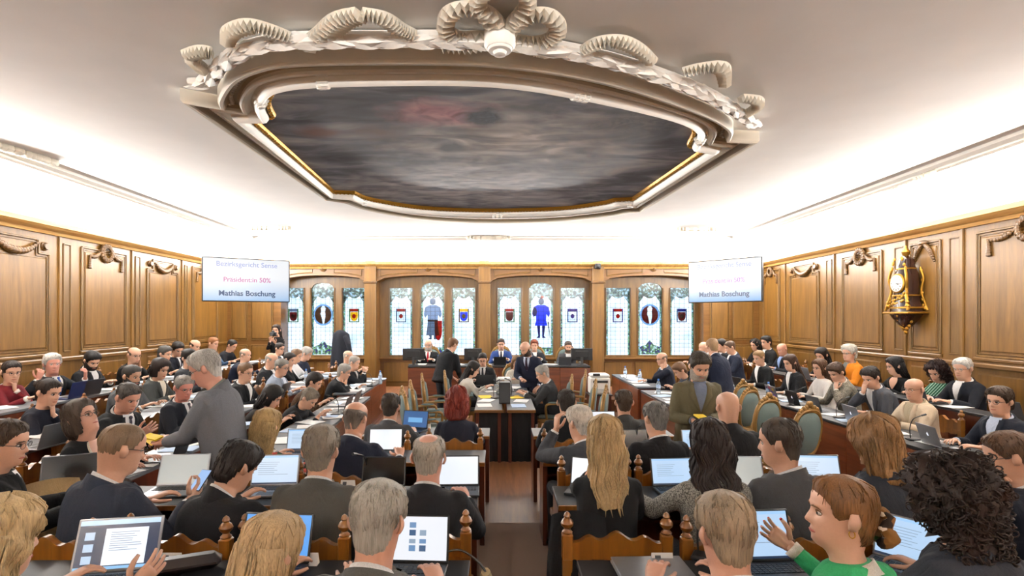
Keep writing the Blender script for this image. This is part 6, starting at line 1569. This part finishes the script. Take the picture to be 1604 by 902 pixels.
for k in range(3): a = 2*PI*k/3; mb = MB(); mb.tube([(0, 0, .15), (.25*math.cos(a), .25*math.sin(a), .02)], .018, 7); mb.build('foot', CHAIRW, r)
mb = MB(); rings = []
for i, (z, w, dpt) in enumerate(((1.76, .03, .03), (1.74, .09, .06), (1.66, .19, .10), (1.45, .22, .12), (1.2, .24, .13), (.95, .26, .14), (.75, .27, .13))):
    rings.append([(w*(1+.10*math.sin(5*a+i*.3)*(i/6))*math.cos(a)+.02*i*.3, dpt*(1+.25*math.sin(7*a)*(i/6))*math.sin(a), z) for a in [2*PI*k/28 for k in range(28)]])
mb.loft(rings); mb.tube(catmull([(.12, -.06, 1.62), (.22, -.1, 1.4), (.26, -.08, 1.05), (.25, -.08, .85)], 4), [.05, .06, .06, .06, .058, .055, .055, .05, .05, .05, .05, .048, .045], 9)
o = mb.build('coat', cloth_mat('#343844'), None, smooth='all'); o.location = (c.x, c.y, 0); tag(o, 'dark coat hanging in front of the left window', 'coat')
c = at(938, 596, 11.3); r = empty('printer_stand', (c.x, c.y, 0)); tag(r, 'low dark stand below the white printer', 'stand'); mb = MB(); mb.box((0, 0, .22), (.44, .42, .44), bev=.01); mb.build('cabinet', MAHOG, r); mb = MB(); mb.box((0, 0, .455), (.48, .46, .03), bev=.006); mb.build('stand_top', BLACKP, r)
r = empty('printer', (c.x, c.y, .472)); tag(r, 'white office printer beside the presiding platform', 'printer'); WP = plain('printer_white', '#dcdcd8', .5)
mb = MB(); mb.box((0, 0, .17), (.40, .38, .34), bev=.02); mb.build('printer_body', WP, r)
mb = MB(); mb.box((0, 0, .375), (.38, .36, .07), bev=.02); mb.build('scanner_lid', WP, r)
mb = MB(); mb.box((-.08, -.17, .40), (.14, .05, .05), bev=.006); mb.build('control_panel', BLACKP, r)
mb = MB(); mb.box((0, -.192, .07), (.34, .01, .09), bev=.004); mb.build('paper_tray', plain('tray_grey', '#b9bab8', .5), r)
mb = MB(); mb.box((0, -.192, .26), (.30, .012, .05)); mb.build('output_slot', BLACKP, r, smooth=False)
# ---- presiding desk equipment
ZD = .27+.70
for k, (px, lab) in enumerate(((648, 'black monitor at the left end of the presiding desk'), (741, 'black monitor left of the blue suit'), (911, 'black monitor at the right end of the presiding desk'))):
    monitor(lab, ((px-VX)*12.35/F_PX, 12.3, ZD), PI+(.2, 0, -.2)[k], .48 if k != 1 else .40, .27)
laptop('black laptop in front of the blue suit', ((783-VX)*12.3/F_PX, 12.3, ZD), PI, 'off', lid=100, w=.28)
laptop('grey laptop in front of the man on the phone', ((884-VX)*12.3/F_PX, 12.3, ZD), PI, 'off', lid=100, w=.28, body=SILVD)
bottle('water bottle on the presiding desk beside the blue suit', (.42, 12.35, ZD), 1.1)
bottle('water bottle on the presiding desk near the red tie', (-1.35, 12.3, ZD), 1.0)
for k, x in enumerate((-1.75, -1.2, -.9, -.3, .75, 1.2)): paper('white paper sheet on the presiding desk, '+ORD[k]+' from the left', (x, 12.45, ZD+.003), .2*k, group='papers on the presiding desk')
# ---- centre table equipment
TZ = .75
r = empty('floor_speaker', (.10, 8.25, TZ)); tag(r, 'black loudspeaker box standing between the centre tables', 'loudspeaker')
mb = MB(); mb.box((0, 0, .16), (.17, .2, .32), bev=.008); mb.build('cabinet', BLACKP, r); mb = MB(); mb.box((0, -.102, .16), (.14, .006, .28), bev=.002); mb.build('grille', DARKG, r)
r = empty('paper_tray_stack', (.1, 9.3, TZ)); tag(r, 'stack of grey letter trays behind the black loudspeaker', 'letter tray')
for k in range(4):
    mb = MB(); mb.box((0, 0, .02+.075*k), (.26, .32, .008)); mb.box((-.128, 0, .045+.075*k), (.006, .32, .055)); mb.box((.128, 0, .045+.075*k), (.006, .32, .055)); mb.build('tray', plain('tray_grey', '#b9bab8', .5), r, smooth=False)
    mb = MB(); mb.box((0, 0, .034+.075*k), (.21, .297, .018)); mb.build('paper_pile', PAPER, r, smooth=False)
laptop('dark laptop at the far end of the centre tables', (-.25, 10.35, TZ), PI, 'off', lid=102)
laptop('silver laptop on the right centre table', (.36, 9.6, TZ), PI*.5, 'off', lid=104, body=SILVER, w=.30)
for k, (x, y, a, m) in enumerate(((-.2, 8.0, .1, PAPER), (-.18, 8.45, -.3, PAPER), (-.2, 8.85, .2, PAPERY), (.3, 7.95, .05, PAPERB), (.36, 8.4, -.2, PAPER), (.28, 8.8, .3, PAPERY), (-.15, 9.5, .4, PAPER), (.3, 10.0, -.4, PAPER), (-.22, 9.9, 0, PAPER))):
    lab = {'yellow_paper': 'yellow sheet on the %s centre table' % ('left' if x < 0 else 'right'), 'blue_paper': 'pale blue sheet at the near end of the right centre table'}.get(m.name.split('.')[0], 'white sheet on the %s centre table, %s from us' % ('left' if x < 0 else 'right', {0: 'first', 1: 'second', 4: 'first', 6: 'third', 7: 'second', 8: 'fourth'}.get(k, '')))
    paper(lab, (x, y, TZ+.003+.0006*k), a, m, group='papers on the centre tables')
mic('gooseneck microphone on the left centre table', (-.05, 8.7, TZ), .6); mic('gooseneck microphone on the right centre table', (.2, 8.9, TZ), -.7)
# ---- laptops of the centre rows
def row_laptop(label, row, px, scr, rz=0., body=None, lid=108, w=.33, logo=False, dy=.0, closed=False):
    y, dp, z, nm = ROWS[row]; yl = y+.24+dy; X_ = (px-VX)*(yl+.1)/F_PX
    return laptop(label, (X_, yl, z+.751), math.radians(rz), scr, lid, w, body, logo, closed=closed)
row_laptop('large silver laptop showing a document, nearest row at the left edge', 0, 180, 'doc', 10, SILVER, 112, .36, dy=-.1)
row_laptop('black laptop with blue page behind the straight blonde hair', 0, 424, 'blue', -4, None, 108, .34)
row_laptop('open laptop with pictures before the charcoal suit', 0, 645, 'pics', -3, LBLACK, 104, .33)
row_laptop('closed silver laptop on the nearest right desk', 0, 1012, 'off', 2, SILVER, closed=True, dy=.04)
row_laptop('black laptop with pale spreadsheet before the sandy-grey hair', 0, 1195, 'sheet', 4, LBLACK, 108, .36)
row_laptop('laptop turned away beside the green cardigan', 0, 1392, 'sheet', -52, SILVER, 106, .32, dy=.02)
row_laptop('grey laptop lid beside the short-haired man', 1, 118, 'off', 26, SILVD, 112, .34)
row_laptop('laptop with empty pale screen in front of the phone holder', 1, 285, 'grey', 6, SILVER, 112, .34)
row_laptop('laptop with mail page before the bent dark-haired man', 1, 430, 'mail', 4, SILVER, 106, .33)
row_laptop('black laptop with dark screen between two second-row men', 1, 600, 'off', 0, LBLACK, 104, .31)
row_laptop('laptop with bright white screen beside the aisle', 1, 716, 'white', 2, LBLACK, 106, .32)
row_laptop('laptop half hidden by the blonde woman in black', 1, 918, 'white', -20, LBLACK, 106, .30)
row_laptop('laptop with table page left of the wavy dark hair', 1, 1056, 'sheet', 4, LBLACK, 106, .30)
row_laptop('laptop with greyish screen right of the wavy dark hair', 1, 1160, 'grey', -6, SILVER, 112, .32)
row_laptop('laptop with mail page before the light-brown wavy hair', 1, 1282, 'mail', -4, LBLACK, 106, .33)
row_laptop('narrow view of a laptop right of the wavy light-brown hair', 1, 1400, 'sheet', -48, LBLACK, 106, .31)
row_laptop('laptop with blue page at the right edge', 1, 1612, 'blue', -10, LBLACK, 106, .33)
row_laptop('laptop with white screen before the bald navy jacket', 2, 604, 'white', 2, LBLACK, 106, .31)
row_laptop('laptop with pale page beside the floral blouse', 2, 476, 'mail', 4, SILVER, 106, .31)
row_laptop('dark grey laptop lid between the white and cropped heads', 2, 992, 'off', 4, SILVD, 104, .30)
row_laptop('laptop with light blue page before the olive jacket', 2, 1096, 'sheet', 4, SILVER, 106, .30)
row_laptop('laptop with photo wallpaper in the front row', 3, 646, 'photo', -14, LBLACK, 106, .31)
row_laptop('laptop with white screen in the front row right', 3, 946, 'white', 4, LBLACK, 106, .30)
# ---- laptops and papers on the side desks
def side_laptop(label, px, X_, z, facing, scr='off', body=None, logo=False, w=.32, lid=108, turn=0.):
    d = F_PX*X_/(px-VX); return laptop(label, (X_, d, z+.751), (-PI/2 if facing > 0 else PI/2)+math.radians(turn), scr, lid, w, body, logo)
for lab, px, body, lg, tn in (('silver laptop with glowing lid logo before the navy blazer', 1478, SILVER, True, -8), ('silver laptop with lid logo before the cream suit', 1352, SILVER, True, -4), ('dark grey laptop before the speckled tweed', 1290, SILVD, False, 0), ('black laptop with round white lid mark before the white blouse', 1256, LBLACK, True, 0), ('dark laptop before the blond man in black', 1168, LBLACK, False, 10)):
    side_laptop(lab, px, 4.5, 0, -1, 'white', body, lg, turn=tn)
o = side_laptop('laptop lid covered in colourful stickers on the right desk', 1222, 4.5, 0, -1, 'white', SILVER, False)
for k, (u, v, c_) in enumerate(((-.08, .15, '#d8b83a'), (-.03, .10, '#6a4fa8'), (.06, .13, '#3f6fc0'), (.09, .07, '#c8442a'), (-.09, .06, '#8a58b8'), (.02, .17, '#b8486a'), (.11, .16, '#4a3f8a'))):
    a = math.radians(18); hp = Vector((0, .32*.68/2-.004, .016)); vd = Vector((0, math.sin(a), math.cos(a))); bk = Vector((0, math.cos(a), -math.sin(a))); q = hp+Vector((u, 0, 0))+vd*v+bk*.0095
    mb = MB(); n = 10; mb.add([q+Vector((.028*math.cos(2*PI*j/n), 0, 0))+vd*.024*math.sin(2*PI*j/n) for j in range(n)], [tuple(range(n))]); mb.build('sticker', plain('sticker%d' % k, c_, .5), o, smooth=False)
side_laptop('grey laptop on the right wall desk before the white-haired man', 1452, 5.6, .2, -1, 'off', SILVD)
side_laptop('grey laptop on the right wall desk near the orange cardigan', 1272, 5.6, .2, -1, 'off', SILVER)
side_laptop('grey laptop lid at the right edge of the wall desk', 1600, 5.6, .2, -1, 'off', SILVD)
side_laptop('grey laptop before the woman in navy', 66, -3.95, .18, 1, 'off', SILVER, turn=-4)
side_laptop('dark laptop on the left between the suit and the standing man', 258, -2.82, .1, 1, 'off', LBLACK, turn=10)
side_laptop('dark laptop at the rear desk before the bearded man', 130, -5.42, .28, 1, 'off', SILVD)
side_laptop('navy laptop before the raised fists', 108, -5.42, .28, 1, 'off', plain('laptop_navy', '#1c2c5c', .4))
side_laptop('laptop on the left front desk before the writing man', 530, -2.2, 0, 1, 'off', SILVD)
side_laptop('thin laptop on the left front desk near its far end', 545, -2.22, 0, 1, 'off', SILVER)
side_laptop('grey laptop among the middle left rows', 432, -3.35, .1, 1, 'off', SILVD)
rnd = random.Random(21)
def scatter(n, x0, x1, y0, y1, z, label, group, cols=(PAPER, PAPER, PAPER, PAPERB)):
    for k in range(n):
        m = cols[k % len(cols)]; paper(label+', '+ORD[k]+' from the near end', (rnd.uniform(x0, x1), lerp(y0, y1, (k+.5)/n)+rnd.uniform(-.1, .1), z+.7525+.0007*k), PI/2+rnd.uniform(-.5, .5), m, group=group)
scatter(14, -2.38, -2.12, 5.5, 8.7, 0, 'paper sheet scattered on the left front desk', 'papers on the left front desk')
scatter(8, -2.72, -2.5, 9.4, 11.5, 0, 'paper sheet on the left front desk by the windows', 'papers on the far left front desk')
scatter(8, -2.98, -2.88, 4.0, 6.2, .1, 'paper sheet near the standing grey jacket', 'papers on the second left row')
scatter(9, -3.6, -3.45, 7.0, 11.8, .1, 'paper sheet on the second left desk row, far part', 'papers on the far second left row')
scatter(9, -4.4, -4.2, 4.8, 12.2, .18, 'paper sheet on the third left desk row', 'papers on the third left row')
scatter(9, -5.6, -5.5, 5.8, 12.8, .28, 'paper sheet on the rear left desk row', 'papers on the rear left row')
scatter(10, 4.35, 4.6, 5.4, 10.7, 0, 'paper sheet on the long right desk', 'papers on the long right desk', (PAPER, PAPER, PAPERB))
scatter(6, 5.55, 5.65, 5.0, 12, .2, 'paper sheet on the right wall desk', 'papers on the right wall desk')
scatter(7, 2.7, 2.9, 10.3, 12.2, 0, 'paper sheet on the right front desk near the printer', 'papers by the printer')
scatter(5, 2.7, 2.9, 7.8, 9.5, 0, 'paper sheet on the right front desk behind the olive jacket', 'papers behind the olive jacket')
for k, (x, y, z, lab) in enumerate(((2.72, 11.6, 0, 'water bottle on the right front desk near the printer'), (2.85, 10.9, 0, 'second water bottle on the right front desk'), (2.72, 9.2, 0, 'water bottle on the desk behind the olive jacket'), (4.36, 8.75, 0, 'tall clear bottle beside the stickered laptop'), (-2.3, 10.6, 0, 'water bottle on the left front desk'), (-3.5, 9.9, .1, 'water bottle in the middle left rows'), (-5.5, 8.75, .28, 'white bottle on the rear left desk'))):
    bottle(lab, (x, y, z+.751), 1.15)
for k, (x, y, z, rz, lab) in enumerate(((4.4, 5.75, 0, 90, 'microphone at the near end of the long right desk'), (4.4, 7.0, 0, 90, 'microphone before the cream suit'), (4.4, 8.0, 0, 90, 'microphone before the speckled tweed'), (-2.15, 7.2, 0, -90, 'microphone on the left front desk'), (-2.4, 10.2, 0, -90, 'microphone on the left front desk by the windows'),
        (1.0, 2.62, T1, 60, 'microphone lying over the nearest right desk'), (-.95, 3.85, T2, -20, 'microphone in the second row left'), (1.3, 5.05, T3, 0, 'microphone in the third row right'))):
    mic(lab, (x, y, z+.751), math.radians(rz), .26)
# name cards on the far edge of the row desks
CARD = plain('name_card', '#f0f0ee', .6)
for k, (row, px, lab) in enumerate(((0, 1037, 'white name card on the nearest right desk'), (0, 268, 'white name card on the nearest left desk with a small photo'), (0, 482, 'white name card beside the blue laptop'), (1, 545, 'white name card in the second row left'), (1, 985, 'white name card in the second row right'), (3, 668, 'white name card before the red-haired woman'), (3, 742, 'white name card at the aisle end of the front row'))):
    y, dp, z, nm = ROWS[row]; yy = y+dp-.05; X_ = (px-VX)*yy/F_PX; r = empty('name_card', (X_, yy, z+.751)); tag(r, lab, 'name card', 'name cards')
    mb = MB(); mb.add([(-.05, -.02, 0), (.05, -.02, 0), (.05, 0, .055), (-.05, 0, .055), (.05, .02, 0), (-.05, .02, 0)], [(0, 1, 2, 3), (3, 2, 4, 5), (0, 3, 5), (1, 4, 2), (0, 5, 4, 1)]); mb.build('card', CARD, r, smooth=False)
    mb = MB(); mb.add([(-.035, -.0165, .012), (-.008, -.0165, .012), (-.008, -.004, .044), (-.035, -.004, .044)], [(0, 1, 2, 3)]); mb.build('printed_mark', DARKG, r, smooth=False)
# ---- things held or lying near
def held(A, s, fwd, up=0.):
    S, E, T, hd = A[s]; return T+hd[0]*fwd+Vector((0, 0, up))
def find(w): return next(x for x in PEOPLE if x[2].startswith(w))
def world(r, p): return r.location+Matrix.Rotation(r.rotation_euler.z, 3, 'Z') @ p
r, A, _ = find('grey-haired man in grey jacket')
q = world(r, held(A, 1, .12, .01)); paper('yellow paper slip passed to the seated man', q+Vector((-.05, 0, 0)), .9, PAPERY, .07, .14, group='yellow slips', tilt=(.2, -.2), t=.003)
q = world(r, held(A, -1, .11, .02)); paper('bundle of yellow slips in the standing man\'s hand', q, 1.2, PAPERY, .07, .14, group='yellow slips', tilt=(.1, -.25), t=.012)
r, A, _ = find('bearded man in olive jacket')
q = world(r, held(A, -1, .11, .015)); paper('bundle of yellow papers held by the olive jacket man', q, .5, PAPERY, .13, .21, group='yellow slips', tilt=(.3, .1), t=.012)
q = world(r, held(A, 1, .11, .01)); paper('single yellow slip in the olive jacket man\'s other hand', q, -.6, PAPERY, .09, .18, group='yellow slips', tilt=(.3, .1), t=.003)
r, A, _ = find('short-haired man in blue-grey suit'); q = world(r, held(A, 1, .11, .03))
ph = empty('phone', q, .3); ph.rotation_euler = (.7, 0, -.2); tag(ph, 'phone with lit screen in the blue-grey suit man\'s hand', 'phone', 'phones')
mb = MB(); mb.box((0, 0, 0), (.074, .15, .009), bev=.003); mb.build('phone_body', BLACKP, ph); mb = MB(); mb.box((0, 0, .005), (.068, .14, .001)); mb.build('screen', emis('phone_screen', '#9cc0f0', .8), ph, smooth=False)
r, A, _ = find('man in grey suit holding a phone'); q = world(r, held(A, -1, .08, .0)); ph = empty('phone', q, .3); ph.rotation_euler = (1.5, .2, 1.4); tag(ph, 'phone held to the ear at the presiding desk', 'phone', 'phones'); mb = MB(); mb.box((0, 0, 0), (.07, .15, .009), bev=.003); mb.build('phone_body', BLACKP, ph)
# draped coats on chairs
def draped(label, loc, rz, col, w=.5, h=.5, name='draped_coat'):
    mb = MB(); n, m = 18, 12; top, bot = [], []
    rows = []
    for i in range(m+1):
        t = i/m*2-1; r_ = []
        for k in range(n+1):
            u = k/n*2-1; ww = w/2*(1-.25*max(0, -abs(t)+.3)); y = .045*math.copysign(min(1, abs(t)*3), t)+.02*t; z = h*(1-abs(t))-.03*u*u*(1-abs(t)); fold = .05*math.sin(8*u+1.5*t)+.025*math.sin(19*u+2)
            r_.append((u*ww*(1+.12*abs(t)), y*1.3+fold*abs(t)+(.06 if t > 0 else -.06)*abs(t), z+.05*math.sin(5*u+1)*abs(t)))
        rows.append(r_)
    mb.loft(rows, False, False, closed=False); o = mb.build(name, cloth_mat(col), None, smooth='all'); o.location = loc; o.rotation_euler = (0, 0, rz); tag(o, label, 'coat', 'coats over chair backs')
    s = o.modifiers.new('s', 'SOLIDIFY'); s.thickness = .02; return o
draped('beige trench coat over a chair back at the left edge', (-2.93, 3.5, .40), 1.0, '#b89c70', .42, .60)
draped('black coat over the chair back beside the aisle', (.42, 2.84, .42), -.15, '#17171a', .30, .62)
# cables, bag and pouch
def cable(label, pts, r=.006, m=None, cat='cable'):
    mb = MB(); mb.tube(catmull(pts, 6), r, 6); o = mb.build('cable', m or BLACKP, None, smooth='all'); tag(o, label, cat, 'cables')
cable('black cable looping down beside the charcoal suit desk', [(-.3, 2.66, .885), (-.18, 2.7, .89), (-.06, 2.66, .80), (-.08, 2.6, .68), (-.2, 2.62, .70)])
cable('black cable looping to the floor at the right desk end', [(.45, 3.3, .62), (.36, 3.25, .50), (.34, 3.1, .25), (.26, 3.0, .12), (.33, 2.95, .11), (.40, 3.05, .12)])
cable('black cable by the aisle at the bottom right', [(.36, 2.5, .6), (.31, 2.45, .4), (.24, 2.4, .2), (.2, 2.45, .142), (.3, 2.55, .14)], .008)
LEA = plain('dark_leather', '#2b2524', .45)
mb = MB(); mb.box((0, 0, .035), (.30, .10, .07), bev=.03); o = mb.build('leather_pouch', LEA, None); o.location = ((300-VX)*2.55/F_PX, 2.5, T1+.752); o.rotation_euler = (0, 0, .4); tag(o, 'dark leather pouch on the nearest left desk', 'pouch')
mb = MB(); mb.lathe([(.12, 0), (.15, .05), (.15, .25), (.10, .38), (.05, .42)], 14); o = mb.build('tote_bag', cloth_mat('#b59f78'), None); o.location = (-.06, 2.66, T1+.002); o.scale = (.45, .9, 1.6); tag(o, 'beige cloth bag hanging at the aisle end of the nearest left desk', 'bag')
# scrunchie and earring of the woman in green belong to her
r, A, _ = find('woman in a green cardigan'); hr_ = [c for c in r.children if c.name.startswith('hair')][0]
LEO = cloth_mat(('floral', '#8a5f2e', '#1c130d'))
hv = np.array([v.co[:] for v in hr_.data.vertices]); 
XF = HXF['woman in a green cardigan']
mb = MB(); pts = [XF(Vector((.052*math.cos(a), -.125+.012*math.sin(5*a), -.04+.052*math.sin(a)))) for a in [2*PI*k/20 for k in range(21)]]; mb.tube(pts, [.02+.004*math.sin(7*k) for k in range(21)], 8, cap=False); mb.build('scrunchie', LEO, r, smooth='all')
for s in (1, -1): mb = MB(); mb.tube([XF(Vector((s*.079+.004*math.cos(a), -.008+.009*math.sin(a), -.045+.011*math.cos(a)))) for a in [2*PI*k/12 for k in range(13)]], .0022, 5, cap=False); mb.build('earring', GOLD, r, smooth='all')
